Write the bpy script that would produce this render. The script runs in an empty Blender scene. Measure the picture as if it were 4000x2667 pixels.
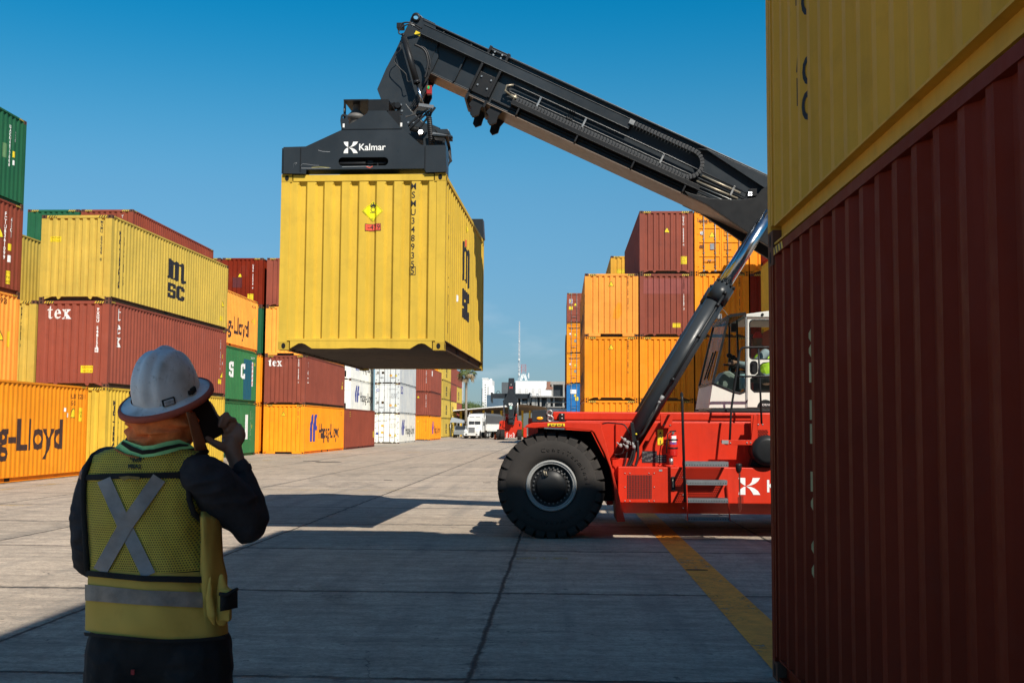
import bpy, bmesh, math, random
from mathutils import Vector, Matrix
random.seed(7)
R = math.radians
scene = bpy.context.scene
COL = scene.collection
# ---------------------------------------------------------------- camera
CAM_H, F_PX = 1.6685, 4420.2
PITCH, YAW, ROLL = .07526, .04289, .00636
cd = bpy.data.cameras.new('camera'); cam = bpy.data.objects.new('camera', cd); COL.objects.link(cam)
cd.sensor_width = 36; cd.lens = F_PX / 4000 * 36; cd.clip_start = .05; cd.clip_end = 5000
cam.matrix_world = Matrix.Translation((0, 0, CAM_H)) @ Matrix.Rotation(YAW, 4, 'Z') @ Matrix.Rotation(math.pi / 2 + PITCH, 4, 'X') @ Matrix.Rotation(ROLL, 4, 'Z')
scene.camera = cam
# ---------------------------------------------------------------- light
SUN = Vector((.51, -.89, 1)).normalized()
elev = math.asin(SUN.z); azim = math.atan2(SUN.x, SUN.y)
w = bpy.data.worlds.new('World'); scene.world = w; w.use_nodes = True
nt = w.node_tree; nt.nodes.clear()
out = nt.nodes.new('ShaderNodeOutputWorld'); bg = nt.nodes.new('ShaderNodeBackground')
sky = nt.nodes.new('ShaderNodeTexSky'); sky.sky_type = 'NISHITA'; sky.sun_disc = False
sky.sun_elevation = elev; sky.sun_rotation = azim
sky.air_density = 1.0; sky.dust_density = .25; sky.ozone_density = 5.0; sky.altitude = 0
tint = nt.nodes.new('ShaderNodeMix'); tint.data_type = 'RGBA'; tint.blend_type = 'MULTIPLY'
tint.inputs[0].default_value = 1
rmp = nt.nodes.new('ShaderNodeValToRGB'); rmp.color_ramp.interpolation = 'B_SPLINE'
stops = [(0, (.37, .47, .58)), (.07, (.39, .50, .60)), (.20, (.55, .88, .87)), (.28, (.22, .88, .92)), (.35, (.0, .83, .98)), (.43, (.0, .80, .96)), (.62, (.45, .80, .88)), (1, (.48, .8, .88))]
for i, (p_, c_) in enumerate(stops):
    e_ = rmp.color_ramp.elements[i] if i < 1 else (rmp.color_ramp.elements.new(p_) if i < len(stops) - 1 else rmp.color_ramp.elements[-1])
    e_.position = p_; e_.color = (*c_, 1)
# a few thin clouds low over the horizon
tc = nt.nodes.new('ShaderNodeTexCoord'); mp = nt.nodes.new('ShaderNodeMapping'); mp.inputs['Scale'].default_value = (5, 5, 16)
cn = nt.nodes.new('ShaderNodeTexNoise'); cn.inputs['Scale'].default_value = 2.2; cn.inputs['Detail'].default_value = 7
cr = nt.nodes.new('ShaderNodeMapRange'); cr.inputs['From Min'].default_value = .55; cr.inputs['From Max'].default_value = .75
sx = nt.nodes.new('ShaderNodeSeparateXYZ'); hz = nt.nodes.new('ShaderNodeMapRange')
hz.inputs['From Min'].default_value = .16; hz.inputs['From Max'].default_value = .05
mm = nt.nodes.new('ShaderNodeMath'); mm.operation = 'MULTIPLY'
m2 = nt.nodes.new('ShaderNodeMath'); m2.operation = 'MULTIPLY'; m2.inputs[1].default_value = .22
cm = nt.nodes.new('ShaderNodeMix'); cm.data_type = 'RGBA'; cm.inputs[7].default_value = (6.5, 7.0, 7.6, 1)
L = nt.links.new
L(tc.outputs['Generated'], mp.inputs[0]); L(mp.outputs[0], cn.inputs[0]); L(cn.outputs[0], cr.inputs[0])
L(tc.outputs['Generated'], sx.inputs[0]); L(sx.outputs[2], hz.inputs[0])
L(cr.outputs[0], mm.inputs[0]); L(hz.outputs[0], mm.inputs[1]); L(mm.outputs[0], m2.inputs[0]); L(m2.outputs[0], cm.inputs[0])
L(sx.outputs[2], rmp.inputs[0]); L(rmp.outputs[0], tint.inputs[7]); L(sky.outputs[0], tint.inputs[6]); L(tint.outputs[2], cm.inputs[6]); L(cm.outputs[2], bg.inputs[0]); L(bg.outputs[0], out.inputs[0])
bg.inputs[1].default_value = .082
sd = bpy.data.lights.new('sun', 'SUN'); sd.energy = 4.6; sd.angle = R(.53); sd.color = (1, .93, .82)
so = bpy.data.objects.new('sun', sd); COL.objects.link(so); so.location = SUN * 60
so.rotation_euler = SUN.to_track_quat('Z', 'Y').to_euler()
scene.view_settings.view_transform = 'Standard'; scene.view_settings.look = 'None'
scene.view_settings.exposure = .55; scene.view_settings.gamma = 1
scene.cycles.max_bounces = 7; scene.cycles.diffuse_bounces = 3; scene.cycles.transparent_max_bounces = 12

# ---------------------------------------------------------------- helpers
def at(px, py, Y):
    """point of the photograph (4000 px wide) at world depth Y, as (x, z)"""
    a, b = px - 2000, py - 1333.5
    a, b = a * math.cos(ROLL) + b * math.sin(ROLL), -a * math.sin(ROLL) + b * math.cos(ROLL)
    cx, u = a / F_PX, -b / F_PX
    cy = math.cos(PITCH) - u * math.sin(PITCH); z = math.sin(PITCH) + u * math.cos(PITCH)
    x = cx * math.cos(YAW) - cy * math.sin(YAW); y = cx * math.sin(YAW) + cy * math.cos(YAW)
    return x * Y / y, z * Y / y + CAM_H

class MB:
    def __init__(s): s.v = []; s.f = []; s.m = []; s.sm = []; s.xf = None
    def face(s, pts, m=0, sm=False):
        n = len(s.v)
        if s.xf is not None: pts = [s.xf @ Vector(p) for p in pts]
        s.v += [tuple(p) for p in pts]; s.f.append(tuple(range(n, n + len(pts)))); s.m.append(m); s.sm.append(sm)
    def grid(s, rows, m=0, sm=False, closed=False):
        n = len(s.v); k = len(rows[0])
        for r in rows:
            for p in r: s.v.append(tuple(s.xf @ Vector(p)) if s.xf is not None else tuple(p))
        for i in range(len(rows) - 1):
            for j in range(k if closed else k - 1):
                j2 = (j + 1) % k
                s.f.append((n + i * k + j, n + i * k + j2, n + (i + 1) * k + j2, n + (i + 1) * k + j)); s.m.append(m); s.sm.append(sm)
    def box(s, x0, x1, y0, y1, z0, z1, m=0):
        x0, x1 = min(x0, x1), max(x0, x1); y0, y1 = min(y0, y1), max(y0, y1); z0, z1 = min(z0, z1), max(z0, z1)
        c = [(x0, y0, z0), (x1, y0, z0), (x1, y1, z0), (x0, y1, z0), (x0, y0, z1), (x1, y0, z1), (x1, y1, z1), (x0, y1, z1)]
        for q in ((0, 3, 2, 1), (4, 5, 6, 7), (0, 1, 5, 4), (1, 2, 6, 5), (2, 3, 7, 6), (3, 0, 4, 7)): s.face([c[i] for i in q], m)
    def prism(s, poly, f0, f1, m=0, sides=True):
        """poly: 2D outline; f0,f1: functions 2D->3D of both caps"""
        a = [f0(p) for p in poly]; b = [f1(p) for p in poly]
        s.face(a, m); s.face(b[::-1], m)
        if sides:
            n = len(poly)
            for i in range(n): s.face([a[i], b[i], b[(i + 1) % n], a[(i + 1) % n]], m)
    def xz(s, poly, y0, y1, m=0): s.prism(poly, lambda p: (p[0], y0, p[1]), lambda p: (p[0], y1, p[1]), m)
    def yz(s, poly, x0, x1, m=0): s.prism(poly, lambda p: (x0, p[0], p[1]), lambda p: (x1, p[0], p[1]), m)
    def xy(s, poly, z0, z1, m=0): s.prism(poly, lambda p: (p[0], p[1], z0), lambda p: (p[0], p[1], z1), m)
    def tube(s, path, r, n=8, m=0, caps=True, closed=False):
        P = [Vector(p) for p in path]; rr = r if isinstance(r, (list, tuple)) else [r] * len(P)
        rows = []; up = None
        for i, p in enumerate(P):
            if closed: t = (P[(i + 1) % len(P)] - P[i - 1]).normalized()
            else: t = (P[min(i + 1, len(P) - 1)] - P[max(i - 1, 0)]).normalized()
            if up is None: up = t.orthogonal().normalized()
            else:
                up = (up - t * up.dot(t))
                up = up.normalized() if up.length > 1e-6 else t.orthogonal().normalized()
            b = t.cross(up)
            rows.append([p + (up * math.cos(2 * math.pi * k / n) + b * math.sin(2 * math.pi * k / n)) * rr[i] for k in range(n)])
        if closed: rows.append(rows[0])
        s.grid(rows, m, True, True)
        if caps and not closed: s.face(rows[0][::-1], m); s.face(rows[-1], m)
    def cyl(s, p0, p1, r, n=16, m=0, r1=None, caps=True): s.tube([p0, p1], [r, r if r1 is None else r1], n, m, caps)
    def bar(s, p0, p1, wdt, hgt, m=0, up=(0, 0, 1)):
        p0, p1 = Vector(p0), Vector(p1); t = (p1 - p0).normalized(); a = t.cross(Vector(up))
        a = a.normalized() if a.length > 1e-5 else t.orthogonal().normalized()
        b = a.cross(t)
        q = [(-1, -1), (1, -1), (1, 1), (-1, 1)]
        A = [p0 + a * x * wdt / 2 + b * y * hgt / 2 for x, y in q]; B = [p1 + a * x * wdt / 2 + b * y * hgt / 2 for x, y in q]
        s.face(A[::-1], m); s.face(B, m)
        for i in range(4): s.face([A[i], A[(i + 1) % 4], B[(i + 1) % 4], B[i]], m)
    def lathe(s, prof, c, axis='y', n=48, m=0, sm=True):
        rows = []
        for r, h in prof:
            row = []
            for k in range(n):
                a = 2 * math.pi * k / n; u, v = r * math.cos(a), r * math.sin(a)
                row.append({'y': (c[0] + u, c[1] + h, c[2] + v), 'z': (c[0] + u, c[1] + v, c[2] + h), 'x': (c[0] + h, c[1] + u, c[2] + v)}[axis])
            rows.append(row)
        s.grid(rows, m, sm, True)
    def sphere(s, c, r, m=0, n=12, k=8):
        r = r if isinstance(r, (tuple, list)) else (r, r, r)
        rows = [[(c[0] + r[0] * math.sin(math.pi * i / k) * math.cos(2 * math.pi * j / n), c[1] + r[1] * math.sin(math.pi * i / k) * math.sin(2 * math.pi * j / n), c[2] + r[2] * math.cos(math.pi * i / k)) for j in range(n)] for i in range(k + 1)]
        s.grid(rows, m, True, True)
    def mesh(s, name, mats, weld=True, recalc=True):
        me = bpy.data.meshes.new(name); me.from_pydata(s.v, [], s.f)
        for mt in (mats if isinstance(mats, (list, tuple)) else [mats]): me.materials.append(mt)
        me.polygons.foreach_set('material_index', s.m); me.polygons.foreach_set('use_smooth', s.sm)
        if weld:
            b = bmesh.new(); b.from_mesh(me); bmesh.ops.remove_doubles(b, verts=b.verts, dist=1e-5)
            bmesh.ops.dissolve_degenerate(b, edges=b.edges, dist=1e-6)
            if recalc: bmesh.ops.recalc_face_normals(b, faces=b.faces)
            b.to_mesh(me); b.free()
        me.update(); return me
    def build(s, name, mats, parent=None, bevel=0, weld=True, recalc=True):
        o = link(name, s.mesh(name, mats, weld, recalc), parent)
        if bevel:
            md = o.modifiers.new('bevel', 'BEVEL'); md.width = bevel; md.segments = 2; md.limit_method = 'ANGLE'; md.angle_limit = R(35)
        return o
def link(name, me, parent=None):
    o = bpy.data.objects.new(name, me); COL.objects.link(o)
    if parent is not None: o.parent = parent
    return o
def thing(name, label, cat, loc=(0, 0, 0), rz=0, group=None):
    o = bpy.data.objects.new(name, None); COL.objects.link(o); o.location = loc; o.rotation_euler = (0, 0, rz)
    o.empty_display_size = .3; o['label'] = label; o['category'] = cat
    if group: o['group'] = group
    return o
def tag(o, label, cat, group=None):
    o['label'] = label; o['category'] = cat
    if group: o['group'] = group
    return o
def struct(o, kind='structure'): o['kind'] = kind; return o

# ---------------------------------------------------------------- materials
def _new(name):
    m = bpy.data.materials.new(name); m.use_nodes = True; t = m.node_tree
    return m, t, t.nodes['Principled BSDF']
def ramp(t, src, lo, hi):
    n = t.nodes.new('ShaderNodeMapRange'); n.inputs['From Min'].default_value = lo; n.inputs['From Max'].default_value = hi
    t.links.new(src, n.inputs[0]); return n.outputs[0]
def noise(t, vec, scale, detail=5, rough=.6):
    n = t.nodes.new('ShaderNodeTexNoise'); n.inputs['Scale'].default_value = scale; n.inputs['Detail'].default_value = detail
    n.inputs['Roughness'].default_value = rough
    if vec is not None: t.links.new(vec, n.inputs['Vector'])
    return n.outputs[0]
def mapping(t, vec, sc=(1, 1, 1)):
    n = t.nodes.new('ShaderNodeMapping'); n.inputs['Scale'].default_value = sc; t.links.new(vec, n.inputs[0]); return n.outputs[0]
def mix(t, fac, a, b, blend='MIX'):
    n = t.nodes.new('ShaderNodeMix'); n.data_type = 'RGBA'; n.blend_type = blend
    for s, v in ((n.inputs[0], fac), (n.inputs[6], a), (n.inputs[7], b)):
        if isinstance(v, bpy.types.NodeSocket): t.links.new(v, s)
        elif isinstance(v, (int, float)): s.default_value = v
        else: s.default_value = (*v, 1) if len(v) == 3 else v
    return n.outputs[2]
def mth(t, op, a, b=None):
    n = t.nodes.new('ShaderNodeMath'); n.operation = op
    for i, v in enumerate((a, b)):
        if v is None: continue
        if isinstance(v, bpy.types.NodeSocket): t.links.new(v, n.inputs[i])
        else: n.inputs[i].default_value = v
    return n.outputs[0]
def coords(t, offset=True):
    c = t.nodes.new('ShaderNodeTexCoord').outputs['Object']
    if offset:
        a = t.nodes.new('ShaderNodeAttribute'); a.attribute_type = 'OBJECT'; a.attribute_name = 'tone'
        v = t.nodes.new('ShaderNodeVectorMath'); v.operation = 'ADD'; s = t.nodes.new('ShaderNodeVectorMath'); s.operation = 'SCALE'
        s.inputs[0].default_value = (37, 91, 53); t.links.new(a.outputs['Fac'], s.inputs[3])
        t.links.new(c, v.inputs[0]); t.links.new(s.outputs[0], v.inputs[1]); return v.outputs[0], a.outputs['Fac']
    return c, None
MATS = {}
def paint(name, col, rough=.55, rust=.25, dirt=.35, dent=.004, metal=0, streak=.5, rustcol=(.13, .045, .018), spec=.22, fade=(1.25, 1.2, 1.1)):
    """weathered paint: chalky fading, vertical streaks, rust spots, shallow dents"""
    if name in MATS: return MATS[name]
    m, t, p = _new(name); v, tone = coords(t)
    light = tuple(min(1, c * f + .002) for c, f in zip(col, fade)); dark = tuple(c * .72 for c in col)
    c = mix(t, ramp(t, noise(t, v, .7, 4), .35, .7), col, light)
    c = mix(t, mth(t, 'MULTIPLY', ramp(t, noise(t, mapping(t, v, (.45, .45, .3)), 1.9, 2), .60, .63), .22), c, tuple(min(1, x * 1.3 + .02) for x in col))
    st = noise(t, mapping(t, v, (5, 5, .35)), 1.6, 6)
    c = mix(t, mth(t, 'MULTIPLY', ramp(t, st, .5, .78), streak), c, dark)
    c = mix(t, mth(t, 'MULTIPLY', ramp(t, noise(t, v, 3.2, 8, .7), .52, .75), dirt), c, tuple(x * .6 + .012 for x in col))
    tn = t.nodes.new('ShaderNodeHueSaturation'); t.links.new(c, tn.inputs['Color'])
    t.links.new(mth(t, 'ADD', mth(t, 'MULTIPLY', tone, .30), .82), tn.inputs['Value'])
    c = tn.outputs[0]
    if rust:
        rs = noise(t, mapping(t, v, (1, 1, .55)), 4.5, 12, .78)
        c = mix(t, ramp(t, rs, .73 - rust * .2, .76 - rust * .17), c, rustcol)
    t.links.new(c, p.inputs['Base Color'])
    t.links.new(mth(t, 'ADD', mth(t, 'MULTIPLY', noise(t, v, 9, 5), .3), rough - .12), p.inputs['Roughness'])
    p.inputs['Metallic'].default_value = metal; p.inputs['Specular IOR Level'].default_value = spec
    if dent:
        b = t.nodes.new('ShaderNodeBump'); b.inputs['Distance'].default_value = dent * 4; b.inputs['Strength'].default_value = .55
        t.links.new(mth(t, 'ADD', noise(t, v, 1.7, 3), mth(t, 'MULTIPLY', noise(t, v, 30, 3), .06)), b.inputs['Height'])
        t.links.new(b.outputs[0], p.inputs['Normal'])
    MATS[name] = m; return m
def plain(name, col, rough=.5, metal=0, var=.15, bump=0, scale=14, spec=.4, emit=0, coat=0):
    if name in MATS: return MATS[name]
    m, t, p = _new(name); v, _ = coords(t, False)
    n = noise(t, v, scale, 5)
    c = mix(t, ramp(t, n, .3, .75), tuple(x * (1 - var) for x in col), tuple(min(1, x * (1 + var)) for x in col))
    t.links.new(c, p.inputs['Base Color'])
    t.links.new(mth(t, 'ADD', mth(t, 'MULTIPLY', n, .2), rough - .1), p.inputs['Roughness'])
    p.inputs['Metallic'].default_value = metal; p.inputs['Specular IOR Level'].default_value = spec
    p.inputs['Coat Weight'].default_value = coat
    if bump:
        b = t.nodes.new('ShaderNodeBump'); b.inputs['Distance'].default_value = bump; t.links.new(n, b.inputs['Height']); t.links.new(b.outputs[0], p.inputs['Normal'])
    if emit: t.links.new(c, p.inputs['Emission Color']); p.inputs['Emission Strength'].default_value = emit
    MATS[name] = m; return m
def glass_mat(name, tintc, alpha=.25, rough=.03, fres=.6):
    if name in MATS: return MATS[name]
    m, t, p = _new(name)
    tr = t.nodes.new('ShaderNodeBsdfTransparent'); tr.inputs[0].default_value = (*tintc, 1)
    p.inputs['Base Color'].default_value = (.02, .025, .025, 1); p.inputs['Roughness'].default_value = rough
    ms = t.nodes.new('ShaderNodeMixShader'); fr = t.nodes.new('ShaderNodeFresnel'); fr.inputs[0].default_value = 1.5
    v, _ = coords(t, False)
    dirtn = mth(t, 'MULTIPLY', ramp(t, noise(t, v, 3, 6), .4, .8), .12)
    t.links.new(mth(t, 'ADD', mth(t, 'ADD', mth(t, 'MULTIPLY', fr.outputs[0], fres), alpha), dirtn), ms.inputs[0])
    t.links.new(tr.outputs[0], ms.inputs[1]); t.links.new(p.outputs[0], ms.inputs[2])
    t.links.new(ms.outputs[0], t.nodes['Material Output'].inputs[0])
    MATS[name] = m; return m

# ---------------------------------------------------------------- flat shapes and lettering
def shape2d(outlines=None, text=None, size=1, bold=0, align='CENTER', line=1, sx=1, shear=0):
    """flat filled mesh in u,v from outlines (holes allowed) or text"""
    if text is not None:
        c = bpy.data.curves.new('lettering', 'FONT'); c.body = text; c.size = size; c.offset = bold
        c.align_x = align; c.align_y = 'CENTER'; c.space_line = line; c.shear = shear; c.resolution_u = 3
    else:
        c = bpy.data.curves.new('outline', 'CURVE'); c.dimensions = '2D'; c.fill_mode = 'BOTH'
        for ol in outlines:
            sp = c.splines.new('POLY'); sp.points.add(len(ol) - 1); sp.use_cyclic_u = True
            for i, (x, y) in enumerate(ol): sp.points[i].co = (x, y, 0, 1)
    o = bpy.data.objects.new('tmp', c); COL.objects.link(o)
    dg = bpy.context.evaluated_depsgraph_get(); dg.update()
    me = bpy.data.meshes.new_from_object(o.evaluated_get(dg)); COL.objects.unlink(o)
    bpy.data.objects.remove(o); bpy.data.curves.remove(c)
    if sx != 1:
        for v in me.vertices: v.co.x *= sx
    return me
def project(me, surf, breaks=(), name='lettering', mat=None, parent=None, shift=(0, 0)):
    """cut a flat mesh along the folds of the sheet below it and lay it on that sheet"""
    b = bmesh.new(); b.from_mesh(me)
    for v in b.verts: v.co.x += shift[0]; v.co.y += shift[1]; v.co.z = 0
    if b.verts:
        lo = min(v.co.x for v in b.verts); hi = max(v.co.x for v in b.verts)
        for k in breaks:
            if lo < k < hi:
                bmesh.ops.bisect_plane(b, geom=b.verts[:] + b.edges[:] + b.faces[:], plane_co=(k, 0, 0), plane_no=(1, 0, 0), dist=1e-5)
    for v in b.verts: v.co = Vector(surf(v.co.x, v.co.y))
    out_ = bpy.data.meshes.new(name); b.to_mesh(out_); b.free(); bpy.data.meshes.remove(me)
    out_.materials.clear(); out_.materials.append(mat)
    return link(name, out_, parent)
def rect(u0, u1, v0, v1): return [(u0, v0), (u1, v0), (u1, v1), (u0, v1)]
def circ(cx, cy, r, n=24, ry=None): return [(cx + r * math.cos(2 * math.pi * i / n), cy + (ry or r) * math.sin(2 * math.pi * i / n)) for i in range(n)]
INK = plain('black_ink', (.014, .014, .018), .6); WHITEINK = plain('white_ink', (.74, .74, .72), .6)
BLUEINK = plain('blue_ink', (.035, .05, .27), .55); YELINK = plain('yellow_label', (.72, .55, .02), .5)
REDINK = plain('red_label', (.68, .10, .05), .5); BROWNINK = plain('brown_ink', (.16, .05, .01), .6)
# ---------------------------------------------------------------- shipping containers
W, HC, STD = 2.438, 2.896, 2.591
PAINT = {
 'yellow': ((.60, .40, .045), .28), 'mustard': ((.62, .325, .032), .25), 'brown': ((.215, .054, .034), .22), 'maroon': ((.155, .015, .004), .24), 'dull_yellow': ((.47, .335, .06), .25),
 'orange': ((.82, .27, .008), .16), 'pale_orange': ((.84, .32, .05), .42), 'green': ((.035, .17, .06), .25), 'dark_green': ((.012, .10, .045), .2),
 'white': ((.74, .74, .70), .12), 'grey': ((.50, .53, .55), .1), 'blue': ((.012, .13, .36), .2), 'rust_brown': ((.21, .045, .024), .28), 'red': ((.42, .035, .02), .2)}
def cpaint(k): return paint('container_paint_' + k, PAINT[k][0], .62, PAINT[k][1], spec=.12 if k == 'maroon' else .25, dent=.009 if k in ('maroon', 'mustard') else .004)
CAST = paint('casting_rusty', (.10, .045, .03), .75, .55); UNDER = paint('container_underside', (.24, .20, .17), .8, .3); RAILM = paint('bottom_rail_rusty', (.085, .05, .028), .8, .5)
HOLE = plain('dark_hole', (.004, .004, .004), .9); RUBBER = plain('door_seal', (.02, .02, .02), .8); ZINC = plain('galvanised_bar', (.27, .26, .25), .5, .5)
ZYEL = plain('hazard_yellow', (.62, .42, .04), .6); ZBLK = plain('hazard_black', (.02, .02, .02), .6)

def wave(pitch, a, s, b, depth, start, count):
    """breakpoints of a trapezoid corrugation: (pos, inset)"""
    pts = []; p = start
    for i in range(count):
        pts += [(p, 0), (p + a, 0), (p + a + s, depth), (p + a + s + b, depth)]; p += pitch
    return pts + [(p, 0), (p + a, 0)]
def side_prof(L):
    n = round((L - .30) / .278); pitch = (L - .30 - .072) / n
    k = pitch / .278; return wave(pitch, .072 * k, .068 * k, .07 * k, .036, .15, n)
def end_prof():
    n = 8; a = .112; pitch = (W - .26 - a) / n
    return wave(pitch, a, .035, pitch - a - .07, .046, -W / 2 + .13, n)
def reefer_prof(L):
    n = round((L - .3) / .19); pitch = (L - .3 - .12) / n
    return wave(pitch, .12, .014, pitch - .148, .007, .15, n)
def inset(prof, u):
    if u <= prof[0][0] or u >= prof[-1][0]: return 0
    for (a, x), (b, y) in zip(prof, prof[1:]):
        if a <= u <= b: return x + (y - x) * (u - a) / (b - a) if b > a else x
    return 0
_cc = {}
def cached(key, fn):
    if key not in _cc: _cc[key] = fn()
    return _cc[key]
def m_side(L, h, mt, reef, sgn):
    pr = reefer_prof(L) if reef else side_prof(L); b = MB(); zb, zt = .155, h - .062
    zs = [zb, zb + .5, zb + 1.0, zb + 1.5, (zb + 1.5 + zt) / 2, zt]
    b.grid([[(sgn * (W / 2 - .012 - d), p, z) for z in zs] for p, d in pr])
    # closing strips under the top rail and over the sill
    return b.mesh('side_panel', mt, True, False)
def m_end(h, mt):
    pr = end_prof(); b = MB(); zb, zt = .165, h - .105
    zs = [zb, zb + .02, zt - .05, zt]
    b.grid([[(p, .012 + d * (.15 if i == 3 else 1), z) for i, z in enumerate(zs)] for p, d in pr])
    return b.mesh('end_wall', mt, True, False)
def m_frame(L, h, mt, under, reef, endk, rusty=False):
    b = MB(); w = W / 2; ri = 1 if rusty else 0
    for y0, y1 in ((0, .1), (L - .1, L)):
        for s in (-1, 1):
            b.box(s * w, s * (w - .13 if y0 == 0 else w - .11), y0 + .002, y1 - .002, .1185, h - .1185)
            b.box(s * (w - .003), s * (w - .06), y0 + (.1 if y0 == 0 else -.055), y1 + (.055 if y0 == 0 else -.1), .155, h - .06)
    for s in (-1, 1):
        b.box(s * (w - .002), s * (w - .07), .178, L - .178, h - .062, h - .004)      # top side rail
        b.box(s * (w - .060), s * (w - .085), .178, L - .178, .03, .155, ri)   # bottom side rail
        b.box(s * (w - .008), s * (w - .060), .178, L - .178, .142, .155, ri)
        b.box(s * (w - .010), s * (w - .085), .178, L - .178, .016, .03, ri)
        for yp in (L / 2 - 1.05, L / 2 + .75): b.box(s * (w - .050), s * (w - .0595), yp, yp + .30, .04, .135, 2)
    for y0, y1 in ((.003, .08), (L - .08, L - .003)):
        b.box(-w + .178, w - .178, y0, y1, h - .105, h - .012)                  # headers
        b.box(-w + .13, w - .13, y0, y1 - .02 if y0 < 1 else y1, .135, .168)
    # sill details
    y0, y1 = .006, .05
    if under == 'tab':
        for s in (-1, 1):
            b.xz([(s * (w - .178), .04), (s * (w - .178), .135), (s * (w - .44), .135)], y0, y1)
            b.xz([(s * .62, .135), (s * .46, .135), (s * .50, .075), (s * .54, .05), (s * .58, .05)], y0, y1)
    elif under == 'pocket':
        for s in (-1, 1): b.xz([(s * (w - .178), .02), (s * (w - .178), .135), (s * .5, .135), (s * .5, .03), (s * .54, .02)], y0, y1)
    elif under == 'notch':
        pts = [(-w + .178, .135)]
        pts += [(-w + .178, .022), (-w + .30, .095), (-w + .35, .10), (-w + .40, .085), (-w + .50, .022), (-.35, .020), (-.15, .030), (.05, .026), (.2, .034), (.42, .024), (w - .50, .020), (w - .38, .09), (w - .33, .10), (w - .28, .09), (w - .178, .022), (w - .178, .135)]
        b.xz(pts, y0, y1)
    else: b.box(-w + .178, w - .178, y0, y1, .03, .135)
    b.box(-w + .178, w - .178, L - .05, L - .006, .03, .135)
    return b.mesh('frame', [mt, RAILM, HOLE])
def m_cast():
    b = MB(); x, y, z = .162, .178, .118
    b.box(0, x, 0, y, 0, z)
    for f in range(2):   # oval aperture marked by a recessed dark plug
        pts = [(.035 * math.cos(a) * (1 if f == 0 else 1) + .085, .026 * 1.45 * math.sin(a) + z / 2) for a in [2 * math.pi * k / 14 for k in range(14)]]
        if f == 0: b.xz(pts, -.0015, .02, 1)
        else: b.yz([(p[0], p[1]) for p in pts], -.0015, .02, 1)
    return b.mesh('corner_casting', [CAST, HOLE])
def m_cast_v(sx, sy, sz, mats):
    b = MB(); x, y, z = .162, .178, .118
    b.box(0, sx * x, 0, sy * y, 0, sz * z)
    pts = [(.03 * math.cos(a) + .082, .043 * math.sin(a) + z / 2) for a in [2 * math.pi * k / 14 for k in range(14)]]
    if sy > 0:
        b.xz([(sx * p[0], sz * p[1]) for p in pts], -.0015 * sy, .01 * sy, 1)
    b.yz([(sy * p[0], sz * p[1]) for p in pts], -.0015 * sx, .01 * sx, 1)
    return b.mesh('corner_casting', mats)
def m_roof(L, h, mt):
    b = MB(); n = round((L - .3) / .209)
    pr = wave((L - .3) / n, .09, .02, (L - .3) / n - .13, .02, .14, n)[:-2]
    b.grid([[(x, p, h - .012 - d) for x in (-W / 2 + .07, W / 2 - .07)] for p, d in pr])
    return b.mesh('roof', mt, True, False)
def m_under(L):
    b = MB(); b.box(-W / 2 + .09, W / 2 - .09, .055, L - .055, .125, .15)
    n = int(L / .31)
    for i in range(1, n):
        y = i * L / n; b.box(-W / 2 + .09, W / 2 - .09, y - .022, y + .022, .028, .125)
    return b.mesh('floor', UNDER)
def m_haz(h, x0, x1, y=-.0005, sgn=1):
    b = MB(); z0, z1 = h - .098, h - .02; n = 8; dx = (x1 - x0) / n; s = .05
    for i in range(n):
        a = x0 + i * dx; b.face([(a, y, z0), (a + dx, y, z0), (min(a + dx + s, x1), y, z1), (min(a + s, x1), y, z1)], i % 2)
    return b.mesh('hazard_stripe', [ZYEL, ZBLK])
def m_haz_side(h, L, y0, y1, sgn):
    b = MB(); z0, z1 = h - .058, h - .008; n = 7; dy = (y1 - y0) / n; s = .03
    for i in range(n):
        a = y0 + i * dy; x = sgn * (W / 2 - .0005)
        b.face([(x, a, z0), (x, a + dy, z0), (x, min(a + dy + s, y1), z1), (x, min(a + s, y1), z1)], i % 2)
    return b.mesh('hazard_stripe', [ZYEL, ZBLK])
def m_door(h, mt, s, reef):
    """one door leaf; s = -1 left, 1 right"""
    b = MB(); w = W / 2 - .135; zb, zt = .175, h - .11
    x0, x1 = (.008, w)
    def X(x): return s * x
    if reef: b.box(X(x0), X(x1), .02, .07, zb, zt)
    else:
        b.box(X(x0), X(x1), .05, .07, zb, zt)
        for a, c in ((x0, x0 + .07), (x1 - .07, x1)): b.box(X(a), X(c), .02, .05, zb, zt)
        H_ = zt - zb; k = 4
        for i in range(k + 1):
            z = zb + H_ * i / k; g = .05 if i in (0, k) else .045
            za, zc = (z, z + .07) if i == 0 else ((z - .07, z) if i == k else (z - g, z + g))
            b.box(X(x0 + .07), X(x1 - .07), .021, .05, za, zc)
    for k in range(5 if reef else 4):
        z = zb + .18 + (zt - zb - .36) * k / (4 if reef else 3)
        b.box(X(w - .06), X(w + .06), -.002, .0195, z - .04, z + .04, 1 if reef else 0)
    return b.mesh('door', [mt, ZINC])
def m_rod(h, x, s):
    b = MB(); b.cyl((x, -.012, .12), (x, -.012, h - .05), .019, 10)
    for z in (.32, .95, 1.6, 2.25):
        if z < h - .2: b.box(x - .035, x + .035, -.02, .0185, z - .03, z + .03)
    for z in (.14, h - .075): b.box(x - .045, x + .045, -.03, .02, z - .04, z + .04)
    b.bar((x, -.03, .62), (x - s * .24, -.03, .60), .018, .03, up=(0, 1, 0)); b.box(x - s * .24, x - s * .20, -.04, .0185, .57, .64)
    return b.mesh('lock_rod', ZINC)
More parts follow.
